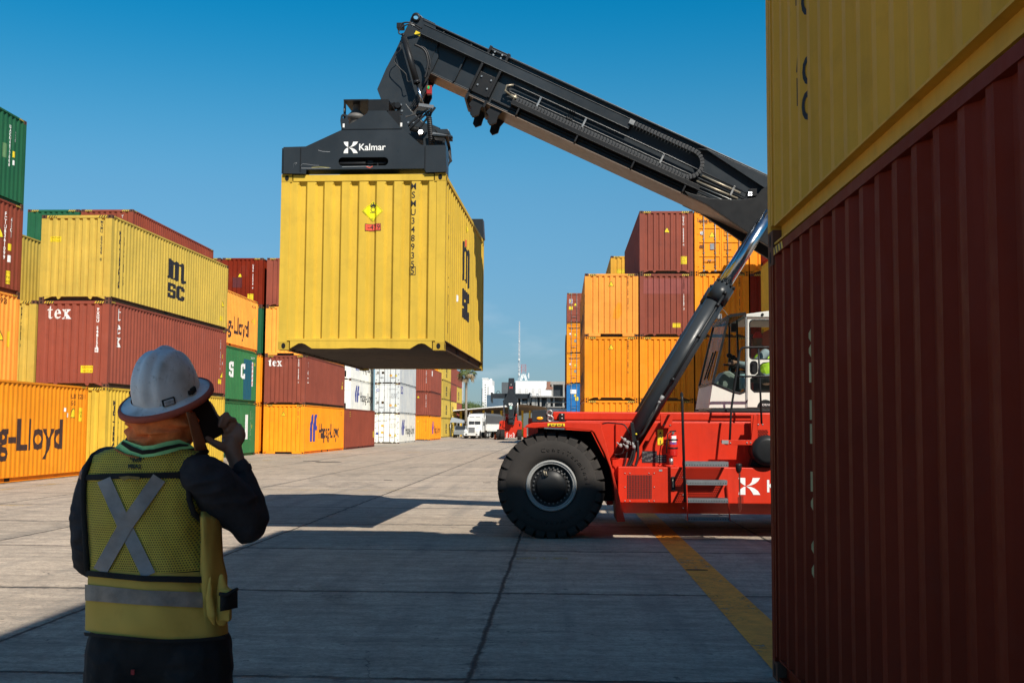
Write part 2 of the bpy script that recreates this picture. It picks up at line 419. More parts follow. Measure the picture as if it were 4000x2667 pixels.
def m_reefend(h):
    b = MB(); w = W / 2 - .135
    b.box(-w, w, .03, .07, .17, h - .11)
    for s in (-1, 1):
        b.box(s * w, s * (w - .12), .0, .03, .17, h - .11)
    b.box(-w + .14, w - .14, .008, .03, h - .95, h - .16); b.box(-w + .2, w - .2, .001, .008, .95, 1.6)
    b.box(-w + .3, w - .3, .0, .0295, .25, .8, 1); b.cyl((0, .005, 1.35), (0, -.004, 1.35), .3, 20, 1)
    for i in range(10): b.cyl((w - .06, 0, .3 + i * .24), (w - .06, -.012, .3 + i * .24), .012, 6, 1)
    return b.mesh('machinery_panel', [cpaint('white'), HOLE])

def container(name_, label, xr, y, z=0, L=12.192, h=HC, c='orange', under='tab', end='blank', yaw=0, lod=0, haz=True, group='stacked shipping containers', xleft=False, rusty=False, tone=None):
    """xr: x of the face on the right at the near end (or of the left one with xleft)"""
    cx = xr - W / 2 if not xleft else xr + W / 2
    ox = (xr if not xleft else xr); off = -W / 2 if not xleft else W / 2
    t = thing(name_, label, 'container', (ox + off * math.cos(yaw), y + off * math.sin(yaw), z), yaw, group)
    mt = cpaint(c); tone_ = random.random(); tone = tone_ if tone is None else tone; reef = end in ('reefer', 'reefdoor'); parts = []
    def P(nm, me):
        o = link(nm, me, t); o['tone'] = tone; parts.append(o); return o
    for s in (1, -1): P('side_panel', cached(('side', L, h, c, reef, s), lambda: m_side(L, h, mt, reef, s)))
    P('frame', cached(('frame', L, h, c, under, end, rusty), lambda: m_frame(L, h, mt, under, reef, end, rusty)))
    if lod < 2:
        cm = [mt if c in ('yellow', 'white', 'orange', 'green', 'grey') and lod == 0 else CAST, HOLE]
        cm[0] = cm[0] if c in ('white', 'grey') else (CAST if c not in ('yellow', 'orange') else paint('casting_' + c, tuple(x * .7 for x in PAINT[c][0]), .7, .55))
        for sx in (-1, 1):
            for sy in (0, 1):
                for sz in (0, 1):
                    o = P('corner_casting', cached(('cast', sx, sy, sz, cm[0].name), lambda: m_cast_v(-sx, -1 if sy else 1, -1 if sz else 1, cm)))
                    o.location = (sx * W / 2, sy * L, sz * h)
    P('roof', cached(('roof', L, h, c), lambda: m_roof(L, h, mt)))
    P('floor', cached(('under', L), lambda: m_under(L)))
    if end == 'blank': P('end_wall', cached(('end', h, c), lambda: m_end(h, mt)))
    elif end in ('door', 'reefdoor'):
        for s in (-1, 1):
            d = P('door', cached(('door', h, c, s, reef), lambda: m_door(h, mt, s, reef)))
            for k, x in enumerate((.28, .80)):
                r = link('lock_rod', cached(('rod', h, x * s, s), lambda: m_rod(h, x * s, s * (1 if k else -1))), d); r['tone'] = tone
    elif end == 'reefer': P('machinery_panel', cached(('mach', h), lambda: m_reefend(h)))
    # rear wall
    def rear():
        b = MB(); b.box(-W / 2 + .12, W / 2 - .12, L - .07, L - .03, .168, h - .1); return b.mesh('rear_wall', mt)
    P('rear_wall', cached(('rear', L, h, c), rear))
    if haz and h == HC and end != 'reefer' and lod < 2:
        for x0, x1 in ((-W / 2 + .18, -W / 2 + .52), (W / 2 - .52, W / 2 - .18)): P('hazard_stripe', cached(('haz', x0), lambda: m_haz(h, x0, x1)))
        if lod == 0:
            for y0, y1 in ((.2, .5), (L - .5, L - .2)):
                P('hazard_stripe', cached(('hazs', L, y0), lambda: m_haz_side(h, L, y0, y1, 1)))
    t['tone'] = tone
    return dict(o=t, L=L, h=h, ep=end_prof() if end == 'blank' else [(0, 0), (1, 0)], sp=reefer_prof(L) if reef else side_prof(L), tone=tone, end=end)
def surf(c, face, lift=.004):
    if face == 'end': 
        base = .012 if c['end'] == 'blank' else .048
        if c['end'] == 'reefdoor': base = .02
        return lambda u, v: (u, base + inset(c['ep'], u) * (1 if c['end'] == 'blank' else 0) - lift, v)
    s = 1 if face == 'right' else -1
    if s > 0: return lambda u, v: (W / 2 - .012 - inset(c['sp'], u) + lift, u, v)
    return lambda u, v: (-(W / 2 - .012 - inset(c['sp'], c['L'] - u) + lift), c['L'] - u, v)
def brk(c, face):
    if face == 'end': return [p for p, _ in c['ep']] if c['end'] == 'blank' else []
    return [p for p, _ in c['sp']] if face == 'right' else [c['L'] - p for p, _ in c['sp']][::-1]
def write(c, face, u, v, text=None, outlines=None, size=.1, mat=INK, bold=0, line=1, name='lettering', align='CENTER', sx=1, lift=.004):
    me = shape2d(outlines, text, size, bold, align, line, sx)
    o = project(me, surf(c, face, lift), brk(c, face), name, mat, c['o'], (u, v)); o['tone'] = c['tone']; return o
def idcode(c, face, u, vtop, vbot, text, mat=WHITEINK, sx=.75, box=True):
    n = len(text); step = (vtop - vbot) / (n - 1 if n > 1 else 1)
    s = step * 1.22
    write(c, face, u, (vtop + vbot) / 2, '\n'.join(text), size=s, mat=mat, line=step / s / 1.0, name='lettering', sx=sx, bold=.004)
def triangle(c, face, u, v, s=.28):
    write(c, face, u, v, outlines=[[(-s * .62, -s * .5), (s * .62, -s * .5), (s * .16, s * .5), (-s * .16, s * .5)]], mat=INK, name='warning_label', lift=.004)
    k = .86; write(c, face, u, v, outlines=[[(-s * .52, -s * .43), (s * .52, -s * .43), (s * .1, s * .43), (-s * .1, s * .43)]], mat=YELINK, name='warning_label', lift=.006)
def caution(c, face, u, v, w=.36, h=.26, lines=('CAUTION', 'HIGH CUBE')):
    write(c, face, u, v, outlines=[rect(-w / 2, w / 2, -h / 2, h / 2)], mat=YELINK, name='caution_label', lift=.004)
    n = len(lines)
    for i, l in enumerate(lines):
        sz = min(h / n * .8, w / max(1, len(l)) * 1.35)
        write(c, face, u, v + h / 2 - (i + .5) * h / n, l, size=sz, mat=BROWNINK, name='lettering', lift=.007)
# hand drawn marks ------------------------------------------------------------
def SC(poly, s, dx=0, dy=0, sx=1): return [[(x * s * sx + dx, y * s + dy) for x, y in p] for p in poly]
TEX_T = [[(.10, .10), (.16, .02), (.27, .0), (.36, .03), (.43, .10), (.41, .13), (.34, .09), (.29, .12), (.29, .58), (.42, .58), (.42, .64), (.29, .64), (.29, .86), (.25, .86), (.18, .74), (.0, .62), (.0, .58), (.10, .58)]]
TEX_E = [[(.50, .30), (.53, .15), (.62, .03), (.76, .0), (.90, .05), (.98, .15), (.95, .18), (.86, .12), (.78, .12), (.70, .20), (.68, .33), (.98, .33), (.96, .50), (.88, .62), (.76, .66), (.62, .62), (.53, .48)], [(.69, .40), (.82, .40), (.81, .52), (.76, .59), (.71, .53)]]
TEX_X = [[(1.03, .0), (1.28, .0), (1.28, .05), (1.23, .08), (1.30, .20), (1.38, .07), (1.33, .05), (1.33, .0), (1.66, .0), (1.66, .05), (1.60, .07), (1.43, .36), (1.54, .56), (1.61, .59), (1.61, .64), (1.36, .64), (1.36, .59), (1.41, .57), (1.36, .46), (1.29, .56), (1.34, .59), (1.34, .64), (1.03, .64), (1.03, .59), (1.09, .57), (1.25, .30), (1.12, .07), (1.03, .05)]]
def tex_end(c, u, v, s):
    write(c, 'end', u, v, outlines=SC(TEX_T + TEX_E + TEX_X, s, -.83 * s, -.4 * s), mat=WHITEINK, name='logo')
def tex_side(c, u, vtop, s):
    """letters stacked down the side"""
    write(c, 'right', u, vtop - s * .86, outlines=SC(TEX_T, s, -.2 * s), mat=WHITEINK, name='logo')
    write(c, 'right', u, vtop - s * 1.78, outlines=SC(TEX_E, s, -.74 * s), mat=WHITEINK, name='logo')
    write(c, 'right', u, vtop - s * 2.65, outlines=SC(TEX_X, s, -1.32 * s), mat=WHITEINK, name='logo')
M_OLD = [[(.0, .02), (.16, .10), (.30, .04), (.34, .16), (.34, .84), (.22, .94), (.14, .86), (.10, .92), (.10, 1.0), (.26, 1.0), (.40, .90), (.52, 1.0), (.62, .92), (.70, .88), (.80, 1.0), (1.0, .82), (1.0, .16), (1.12, .10), (1.16, .18), (1.10, .0), (.96, -.06), (.82, .06), (.82, .78), (.74, .86), (.70, .80), (.70, .10), (.62, .04), (.52, .10), (.52, .80), (.46, .86), (.46, .10), (.36, .02), (.30, -.04), (.12, .02)]]
M_GLYPH = [[(.0, .06), (.10, -.02), (.20, .04), (.36, .0), (.36, .72), (.43, .80), (.47, .74), (.47, .12), (.40, .06), (.56, -.04), (.70, .04), (.70, .72), (.77, .80), (.82, .74), (.82, .10), (.94, -.06), (1.10, .0), (1.20, .14), (1.14, .12), (1.06, .16), (1.06, .84), (.92, 1.0), (.80, .90), (.72, .86), (.58, 1.0), (.46, .90), (.37, .88), (.26, 1.0), (.12, .98), (.12, .90), (.13, .16)]]
S_BLOCK = [[(.0, .12), (.10, .0), (.56, .0), (.66, .12), (.66, .46), (.56, .58), (.24, .58), (.24, .80), (.42, .80), (.42, .68), (.66, .68), (.66, .88), (.56, 1.0), (.10, 1.0), (.0, .88), (.0, .52), (.10, .40), (.42, .40), (.42, .20), (.24, .20), (.24, .32), (.0, .32)]]
C_BLOCK = [[(.0, .12), (.10, .0), (.56, .0), (.66, .12), (.66, .34), (.42, .34), (.42, .20), (.24, .20), (.24, .80), (.42, .80), (.42, .66), (.66, .66), (.66, .88), (.56, 1.0), (.10, 1.0), (.0, .88)]]
def msc_logo(c, face, u, vtop, wd, ht):
    write(c, face, u, vtop, outlines=[[(x * wd / 1.16 - wd / 2, (y - 1) * ht * .52) for x, y in p] for p in M_GLYPH], mat=INK, name='logo')
    lw = wd * .42
    for k, g in enumerate((S_BLOCK, C_BLOCK)):
        write(c, face, u, vtop, outlines=[[(x * lw / .66 + (-lw * 1.06 if k == 0 else lw * .06), y * ht * .38 - ht) for x, y in p] for p in g], mat=INK, name='logo')
HL = [[(.0, .0), (.22, .0), (.30, .42), (.38, .42), (.50, .42), (.42, .0), (.62, .0), (.74, .44), (1.0, .44), (1.0, .58), (.74, .58), (.88, 1.0), (.66, 1.0), (.52, .58), (.42, .58), (.56, 1.0), (.34, 1.0), (.16, .58), (.06, .44)]]
HL2 = [[(.30, 1), (.54, 1), (.36, .5), (.38, .0), (.12, .0), (.0, .48)], [(.70, 1), (1.0, 1), (.86, .58), (1.02, .58), (1.02, .42), (.80, .42), (.76, .0), (.48, .0), (.46, .5)]]
def hl(c, face, u, v, wd, ht, mat=BLUEINK):
    write(c, face, u, v, outlines=[[(x * wd, y * ht) for x, y in p] for p in HL2], mat=mat, name='logo')
def blocktext(c, face, u, vtop, vbot, text, mat=INK, sx=1, bold=.012):
    n = len(text); step = (vtop - vbot) / (n - 1); s = step * 1.15
    write(c, face, u, (vtop + vbot) / 2, '\n'.join(text), size=s, mat=mat, line=step / s, bold=bold, sx=sx)
def word(c, face, u0, u1, vb, cap, text='Hapag-Lloyd', mat=INK, bold=.012, name='lettering'):
    s = cap / .682; wd = {'Hapag-Lloyd': 4.908}[text] * s
    return write(c, face, (u0 + u1) / 2 - .0, vb + cap * .33, text, size=s, mat=mat, bold=bold, sx=(u1 - u0) / wd, name=name)
def smalls(c, face, u, v, n=4, mat=WHITEINK, w=.3, s=.06):
    """rows of small weight-table print"""
    rows = ['MAX GROSS  30480 KG', 'TARE   3740 KG', 'NET   26740 KG', 'CU.CAP.  76.4 CU.M.', '2694 CU.FT.', '67200 LB'][:n]
    write(c, face, u, v, '\n'.join(rows), size=s, mat=mat, name='lettering', align='LEFT')
# ================================================================ containers of the yard
sh = 'shipping container'
# --- near stack on the right, close to the camera
BIGX, BIGY = 1.441, 7.869 - 12.192
big1 = container(sh, 'dark red container at the bottom of the shaded stack filling the right edge', BIGX, BIGY, 0, c='maroon', xleft=True, lod=0, tone=.5, group='shaded stack at the right edge')
big2 = container(sh, 'yellow container on the dark red one in the shaded stack at the right edge', BIGX, BIGY, HC, c='mustard', xleft=True, tone=.5, group='shaded stack at the right edge')
gb_ = 'containers of the shaded stack that rise above or behind the right edge'
def hidden(x, y, cs, lb):
    for k, cc in enumerate(cs):
        if cc: container(sh, lb, x, y, HC * k, c=cc, xleft=True, group=gb_, lod=2)
hidden(BIGX, BIGY, (None, None, 'brown', 'orange'), 'container higher up in the shaded stack at the right edge')
for j in range(1, 5): hidden(BIGX + 2.5 * j, BIGY - (.30 if j == 1 else .62), ('brown', 'orange', 'green', 'brown'), 'container behind the shaded stack at the right edge')
# stacked letters near the far end of the left faces; the viewer's left is the far end
def bigcol(c, u, vt, step, text, mat, s, sx=1):
    for i, ch in enumerate(text):
        if ch != ' ': write(c, 'left', u, vt - i * step, ch, size=s, mat=mat, bold=.008, sx=sx)
v0 = 3.60 - HC
bigcol(big2, 1.115, v0 + .215 * 10, .215, 'SHIPPING CO', INK, .24, .55)
bigcol(big2, .845, v0 - .05 + .215 * 13, .215, 'MEDITERRANEAN', INK, .24, .22)
frag = [('d', 2.22), ('d', 2.13), ('b', 2.0), ('b', 1.78), ('b', 1.64), ('b', 1.36), ('d', 1.23), ('d', .98), ('d', .84)]
for k, v in frag:
    w_ = .036
    ol = rect(-w_, w_ * .2, -.058, .058) if k == 'b' else [(w_ * .2, -.05), (w_ * .2, .05), (-w_ * .5, .04), (-w_, .015), (-w_, -.015), (-w_ * .5, -.04)]
    write(big1, 'left', 1.13, v, outlines=[ol], mat=plain('cream_ink', (.45, .36, .17), .6), name='lettering')
write(big1, 'left', .86, 2.30, outlines=[rect(-.02, .02, -.09, .09)], mat=plain('cream_ink', (.45, .36, .17), .6), name='lettering')
_h = link('hazard_stripe', m_haz_side(HC, 12.192, 12.192 - .52, 12.192 - .2, -1), big1['o'])

# --- container hanging in the spreader
SUSX, SUSY, SUSZ, SUSA = -1.6787, 16.2325, 2.7649, -.0251
sus = container(sh, 'yellow container hanging from the reach stacker spreader above the yard', SUSX, SUSY, SUSZ, L=6.058, h=STD, c='yellow', under='notch', yaw=SUSA, haz=False, group=None, rusty=True, tone=.22)
sus['o'].pop('group', None) if 'group' in sus['o'] else None
for i, ch in enumerate('MSMU348935'): write(sus, 'end', .745, 2.395 - i * .1275, ch, size=.135, bold=.001, sx=.85)
write(sus, 'end', .745, 1.15, '5', size=.135, bold=.001, sx=.85)
write(sus, 'end', .745, 1.155, outlines=[rect(-.045, .045, -.062, .062), rect(-.038, .038, -.055, .055)], name='lettering')
dg_ = .155
write(sus, 'end', .145, 2.04, outlines=[[(0, -dg_), (dg_, 0), (0, dg_), (-dg_, 0)]], mat=plain('placard_yellow', (.80, .70, .01), .4), name='hazard_placard', lift=.006)
e1, e2 = dg_ * .93, dg_ * .90
write(sus, 'end', .145, 2.04, outlines=[[(0, -e1), (e1, 0), (0, e1), (-e1, 0)], [(0, -e2), (-e2, 0), (0, e2), (e2, 0)]], mat=INK, name='lettering', lift=.008)
write(sus, 'end', .145, 2.065, outlines=[circ(0, 0, .037), circ(0, 0, .029)[::-1]], mat=INK, name='flame_symbol', lift=.008)
write(sus, 'end', .145, 2.11, outlines=[[(-.035, -.015), (-.048, .025), (-.03, .012), (-.028, .05), (-.012, .025), (.002, .075), (.014, .03), (.03, .05), (.028, .012), (.048, .025), (.036, -.015), (.0, .004)]], mat=INK, name='flame_symbol', lift=.009)
write(sus, 'end', .145, 2.02, outlines=[rect(-.045, .045, -.003, .003)], mat=INK, name='flame_symbol', lift=.008)
write(sus, 'end', .145, 1.93, '5.1', size=.035, name='lettering', lift=.009)
write(sus, 'end', .155, 1.80, outlines=[[(-.118, -.055), (.118, -.05), (.113, .055), (-.12, .05)]], mat=INK, name='number_plate', lift=.006)
write(sus, 'end', .155, 1.80, outlines=[[(-.111, -.048), (.111, -.043), (.106, .048), (-.113, .043)]], mat=REDINK, name='number_plate', lift=.008)
write(sus, 'end', .165, 1.80, '-479', size=.105, name='lettering', lift=.010)
blocktext(sus, 'right', .60, 2.02, .36, 'MEDITERRANEAN', sx=.9)
blocktext(sus, 'right', .30, 2.10, 1.3, 'SHIP', sx=.5)
msc_logo(sus, 'right', 3.0, 2.02, 1.15, 1.30)
write(sus, 'right', 3.0, 2.30, outlines=[[(0, -.15), (.15, 0), (0, .15), (-.15, 0)]], mat=YELINK, name='hazard_placard', lift=.006)
write(sus, 'right', 2.95, 2.02, outlines=[rect(-.12, .12, -.06, .06)], mat=REDINK, name='number_plate', lift=.008)
write(sus, 'right', 1.75, .95, outlines=[circ(0, 0, .055)], mat=WHITEINK, name='sticker')

# --- left: nearest row
gl = 'stacked containers on the left'
gloyd = container(sh, 'orange container on the ground at the far left lettered g-Lloyd', -15.57, 36.75 - 12.192, 0, c='orange', under='tab', group=gl)
def gy(y): return y - (36.75 - 12.192)
YS = .98
hll = word(gloyd, 'right', 3.52, 10.39, 1.02, .86, bold=.03, mat=plain('dark_brown_ink', (.05, .025, .022), .6))
write(gloyd, 'right', 11.45, 2.55, 'HLBU 332231', size=.2, mat=BROWNINK, bold=.004); write(gloyd, 'right', 11.15, 2.33, '45G1', size=.2, mat=BROWNINK, bold=.004)
triangle(gloyd, 'right', 11.15, 2.02, .3)
write(gloyd, 'right', 11.75, 1.98, outlines=[rect(-.13, .13, -.22, .22)], mat=YELINK, name='height_label'); write(gloyd, 'right', 11.75, 1.98, '2.9m\n9\'6"', size=.12, mat=BROWNINK, lift=.007)
write(gloyd, 'right', 10.55, 2.12, outlines=[rect(-.04, .04, -.06, .06)], mat=WHITEINK, name='sticker')
write(gloyd, 'right', 10.75, 1.95, outlines=[rect(-.06, .06, -.07, .07)], mat=WHITEINK, name='sticker')
container(sh, 'container behind the orange lettered one, under the pale orange one at the far left edge', -18.1, 35.9 - 12.192, 0, c='brown', group=gl, lod=1)
or92 = container(sh, 'pale orange container under the brown one at the left edge', -17.50, 35.75 - 12.192, HC, c='pale_orange', group=gl)
write(or92, 'right', 11.2, 2.62, '928', size=.26, mat=BROWNINK, bold=.006); triangle(or92, 'right', 11.0, 1.55, .36)
write(or92, 'right', 11.55, 1.45, outlines=[rect(-.1, .1, -.25, .25)], mat=YELINK, name='height_label')
fci = container(sh, 'brown container between the green one and the pale orange one at the left edge', -17.50, 35.75 - 12.192, HC * 2, c='rust_brown', group=gl)
idcode(fci, 'right', 11.1, 2.48, 1.10, 'FCIU8361099'); idcode(fci, 'right', 11.45, 2.35, 1.85, '45G1')
triangle(fci, 'right', 10.75, 1.85, .34); write(fci, 'right', 11.42, 1.47, outlines=[rect(-.08, .08, -.11, .11)], mat=YELINK, name='height_label')
write(fci, 'right', 11.42, 1.10, outlines=[rect(-.08, .08, -.11, .11)], mat=WHITEINK, name='sticker'); caution(fci, 'right', 11.4, .5, .34, .42, ('CAUTION', '9\'6"', 'HIGH'))
gr4 = container(sh, 'green container with a white panel on top of the left edge stack', -17.60, 35.95 - 12.192, HC * 3, c='dark_green', group=gl)
idcode(gr4, 'right', 11.15, 2.45, 1.22, 'UACU6077008'); idcode(gr4, 'right', 11.5, 2.35, 1.95, '45G1')
write(gr4, 'right', 11.46, 1.62, outlines=[rect(-.08, .08, -.1, .1)], mat=YELINK, name='height_label'); write(gr4, 'right', 11.46, 1.35, outlines=[rect(-.07, .07, -.08, .08)], mat=WHITEINK, name='sticker')
write(gr4, 'right', 9.4, 1.6, outlines=[rect(-1.2, 1.0, -.75, .65)], mat=WHITEINK, name='white_panel')
write(gr4, 'right', 10.85, 1.62, outlines=[rect(-.17, .17, -.23, .23)], mat=plain('faded_green', (.10, .21, .09), .6), name='faded_patch')

# --- left: the yellow, brown and yellow stack
SX, SY, SA = -15.058, 36.987, -.0285
msnu = container(sh, 'bright yellow bottom container behind the worker, under the brown tex one', SX, SY, 0, c='yellow', yaw=SA, group=gl)
tex1 = container(sh, 'brown tex container between two yellow ones left of centre', SX, SY, HC, c='brown', yaw=SA, group=gl, rusty=True)
msc3 = container(sh, 'yellow container with the big black msc mark on top of the brown tex one', SX, SY, HC * 2, c='dull_yellow', yaw=SA, group=gl, rusty=True, tone=.55)
EX = SX - W / 2
idcode(msnu, 'end', -16.95 - EX + 1.0, 2.5, 1.0, 'MSNU 958336 2', INK)
blocktext(msnu, 'right', .72, 2.38, .30, 'MEDITERRANEAN'); blocktext(msnu, 'right', 1.10, 2.2, .5, 'SHIPPING CO', sx=.9)
tex_end(tex1, -.52, 2.48, .50); tex_side(tex1, .86, 2.72, .50)
idcode(tex1, 'end', .83, 2.58, 1.36, 'TXGU 548156', WHITEINK)
write(tex1, 'end', .82, 1.24, outlines=[rect(-.05, .05, -.075, .075)], mat=WHITEINK, name='sticker'); write(tex1, 'end', .82, 1.24, '6', size=.14, mat=plain('brown_ink2', (.12, .02, .015), .6), lift=.007)
caution(tex1, 'end', .52, .60, .42, .24)
idcode(tex1, 'right', 11.45, 2.4, 1.2, 'TXGU 548156 6'); idcode(tex1, 'right', 11.8, 2.35, 2.0, '45G1')
triangle(tex1, 'right', 11.75, .95, .28); caution(tex1, 'right', 11.5, .65, .34, .2); write(tex1, 'right', 11.78, 1.75, outlines=[rect(-.07, .07, -.09, .09)], mat=YELINK, name='height_label')
write(tex1, 'right', 11.78, 1.45, outlines=[rect(-.07, .07, -.06, .06)], mat=WHITEINK, name='sticker')
idcode(msc3, 'end', .86, 2.65, 1.38, 'MSMU 577239 0', INK)
caution(msc3, 'end', -.72, 2.08, .40, .18, ('CAUTION', 'HIGH TRAILER'))
blocktext(msc3, 'right', .74, 2.38, .55, 'MEDITERRANEAN'); blocktext(msc3, 'right', 1.12, 2.24, .70, 'SHIPPING CO', sx=.85)
msc_logo(msc3, 'right', 6.08, 2.22, 2.05, 1.50)
idcode(msc3, 'right', 11.55, 1.75, 1.45, '22G1', INK); triangle(msc3, 'right', 11.6, 1.15, .26); caution(msc3, 'right', 11.5, .5, .3, .2)
# two columns behind its left side
c1 = -17.62
container(sh, 'container hidden below the narrow yellow strip beside the brown tex one', c1 - .5, 37.4, 0, c='orange', group=gl, lod=1)
n1 = container(sh, 'yellow container seen as a narrow end strip left of the brown tex one', -17.55, 36.99, HC, c='dull_yellow', group=gl)
idcode(n1, 'end', .72, 2.62, 1.38, 'MSMU 787859 2', INK)
container(sh, 'hidden column behind the left edge stack', -20.05, 36.99, 0, c='brown', group=gl, lod=1)
container(sh, 'hidden column behind the left edge stack', -20.05, 36.99, HC, c='brown', group=gl, lod=1)
container(sh, 'yellow container with a wavy side visible left of the msc one', -20.0, 36.99, HC * 2, c='dull_yellow', group=gl, lod=1)

# --- left: second block
B2 = 51.6
g2 = 'stacked containers in the second block on the left'
grn1 = container(sh, 'green container on the ground in the second block with a white sign strip', -17.30, B2, 0, c='green', group=g2)
grn2 = container(sh, 'green container lettered S C with a dark teal patch, on the other green one', -17.30, B2, HC, c='green', group=g2)
por3 = container(sh, 'pale orange container lettered g-Lloyd on top of the green S C one', -17.30, B2, HC * 2, c='pale_orange', group=g2)
SILV = plain('strip_white', (.72, .72, .70), .5); TEAL = plain('teal_patch', (.008, .085, .13), .6)
for c_, u, v0_, v1_ in ((grn2, 11.40, .95, 2.30), (grn1, 10.45, .90, 2.25)):
    write(c_, 'right', u, 0, outlines=[rect(-.2, .2, v0_, v1_)], mat=SILV, name='sign_strip')
    for k, ch in enumerate('EFFFE'): write(c_, 'right', u - .02, v1_ - .15 - k * .26, ch, size=.26, mat=REDINK, lift=.008, bold=.004)
write(grn2, 'right', 10.55, 0, outlines=[rect(-.85, .65, .18, 2.40)], mat=TEAL, name='painted_patch')
for u, g in ((7.35, S_BLOCK), (9.55, C_BLOCK)):
    write(grn2, 'right', u, 1.30, outlines=[[((x - .33) * 1.25, y * .82) for x, y in p] for p in g], mat=WHITEINK, lift=.009)
write(grn1, 'right', 9.2, .75, outlines=[[((x - .33) * 1.25, y * .82) for x, y in p] for p in C_BLOCK], mat=WHITEINK)
write(grn2, 'right', 11.35, 2.52, 'CCLU 397', size=.16, mat=WHITEINK); idcode(grn1, 'right', 11.2, 2.4, .9, 'CCLU 365418 2'); idcode(grn1, 'right', 11.5, 2.3, 1.9, '45G1')
write(grn2, 'right', 11.85, 2.2, outlines=[rect(-.08, .08, -.1, .1)], mat=YELINK, name='height_label')
write(grn1, 'right', 11.5, 1.6, outlines=[rect(-.08, .08, -.1, .1)], mat=YELINK, name='height_label')
word(por3, 'right', 3.8, 10.35, .85, .85, bold=.03, mat=plain('dark_brown_ink', (.05, .025, .022), .6))
write(por3, 'right', 11.4, 2.52, 'HLXU 6183', size=.17, mat=BROWNINK, bold=.004); triangle(por3, 'right', 11.2, 1.75, .24)
write(por3, 'right', 11.6, 1.75, outlines=[rect(-.07, .07, -.18, .18)], mat=YELINK, name='height_label')
for k in range(3): container(sh, 'middle column of the second block on the left', -19.80, B2 - .6, HC * k, c=('brown', 'orange', 'green')[k], group=g2, lod=1)
rb4 = container(sh, 'rust brown container with a long sloping side above the msc one', -19.77, 50.95, HC * 3, c='rust_brown', group=g2)
write(rb4, 'end', .72, 2.55, 'T', size=.2, mat=WHITEINK)
for k in range(3): container(sh, 'left column of the second block on the left', -22.3, B2 - .6, HC * k, c=('orange', 'brown', 'orange')[k], group=g2, lod=1)
container(sh, 'dark green container on top of the left stack behind the yellow msc one', -22.3, 50.95, HC * 3, c='dark_green', group=g2)

# --- left: third block
B3 = 66.04; X4 = -15.0; g3 = 'stacked containers in the third block on the left'
hl1 = container(sh, 'orange container with a dark blue HL mark on the ground below the brown tex one', X4, B3, 0, c='orange', under='pocket', group=g3)
tx2 = container(sh, 'brown tex container standing on the orange Hapag-Lloyd one in the alley', X4, B3, HC, c='brown', group=g3, rusty=True)
po3 = container(sh, 'pale orange container on the brown tex one, partly behind the hanging container', X4, B3, HC * 2, c='pale_orange', under='pocket', group=g3)
br4 = container(sh, 'brown container top of the third block beside the hanging one', X4, B3, HC * 3, c='brown', group=g3)
hl(hl1, 'right', 1.5, .70, 2.0, 1.65, BLUEINK)
word(hl1, 'right', 4.08, 10.5, 1.0, .86, bold=.03, mat=plain('dark_brown_ink', (.05, .025, .022), .6))
triangle(hl1, 'end', -.05, 2.34, .26); idcode(hl1, 'end', .82, 2.66, 1.25, 'HLXU 207233 2', BROWNINK); write(hl1, 'right', 11.3, 2.5, 'HLXU 61\n45G1', size=.17, mat=BROWNINK)
tex_end(tx2, -.60, 2.45, .50); tex_side(tx2, .80, 2.62, .50); idcode(tx2, 'end', .80, 2.60, 1.30, 'TXGU 524680 3')
triangle(tx2, 'right', 11.5, 1.75, .24); caution(tx2, 'right', 11.5, 1.4, .28, .26)
for k, (cc, lb) in enumerate((('orange', 'orange container on the ground, a thin strip left of the alley tex stack'), ('orange', 'orange container second up, a thin strip left of the alley tex stack'), ('dark_green', 'green container seen as a thin strip beside the pale orange g-Lloyd one'), ('maroon', 'maroon container with a yellow warning triangle at the top of the third block'))):
    c_ = container(sh, lb, -17.68, B3, HC * k, c=cc, group=g3)
    if k == 3:
        idcode(c_, 'end', .62, 2.45, 1.1, 'UETU 550478 8'); triangle(c_, 'end', -.15, 1.85, .22); caution(c_, 'end', .50, .55, .34, .40, ('CAUTION', '9 6', 'HIGH'))
        write(c_, 'end', -.3, 1.42, outlines=[rect(-.28, .28, -.3, .3)], mat=plain('dull_patch', (.10, .018, .02), .6), name='painted_patch')
for k in range(3): container(sh, 'left column of the third block', -20.25, B3, HC * k, c='brown', group=g3, lod=2)
container(sh, 'red brown container as a thin strip at the top left of the maroon one', -20.25, B3, HC * 3, c='rust_brown', group=g3, lod=1)

# --- left: further blocks along the alley
g4 = 'container stacks far down the left of the alley'
b5 = container(sh, 'rust brown container alone on the ground before the white refrigerated ones', -15.05, 79.4, 0, c='rust_brown', group=g4, lod=1)
for k in range(6): write(b5, 'right', 1.45, 2.62 - k * .075, outlines=[[(-.09, -.02), (.09, .02), (.09, .055), (-.09, .015)]], mat=(YELINK, INK)[k % 2], name='hazard_stripe')
write(b5, 'right', 11.7, 1.0, outlines=[rect(-.1, .1, -.25, .25)], mat=YELINK, name='height_label')
wL = -18.65
container(sh, 'hidden ground container below the white refrigerated pair', wL, 100.2, 0, c='white', end='reefer', group=g4, lod=2)
for k, lb in ((1, 'white refrigerated container with a blue mark just above the rust brown one'), (2, 'upper white refrigerated container just under the hanging container')):
    c_ = container(sh, lb, wL, 100.2, HC * k, c='white', end='reefer', group=g4, lod=1)
    hl(c_, 'right', 2.1, .95, 2.2, 1.5, BLUEINK); word(c_, 'right', 4.86, 11.5, 1.15, .86, bold=.02); idcode(c_, 'end', 1.0, 2.5, .6, 'HLXU 670178', INK)
    write(c_, 'end', .42, .95, outlines=[rect(-.16, .16, -.12, .12)], mat=YELINK, name='warning_label', lift=.03)
RY = 109.6
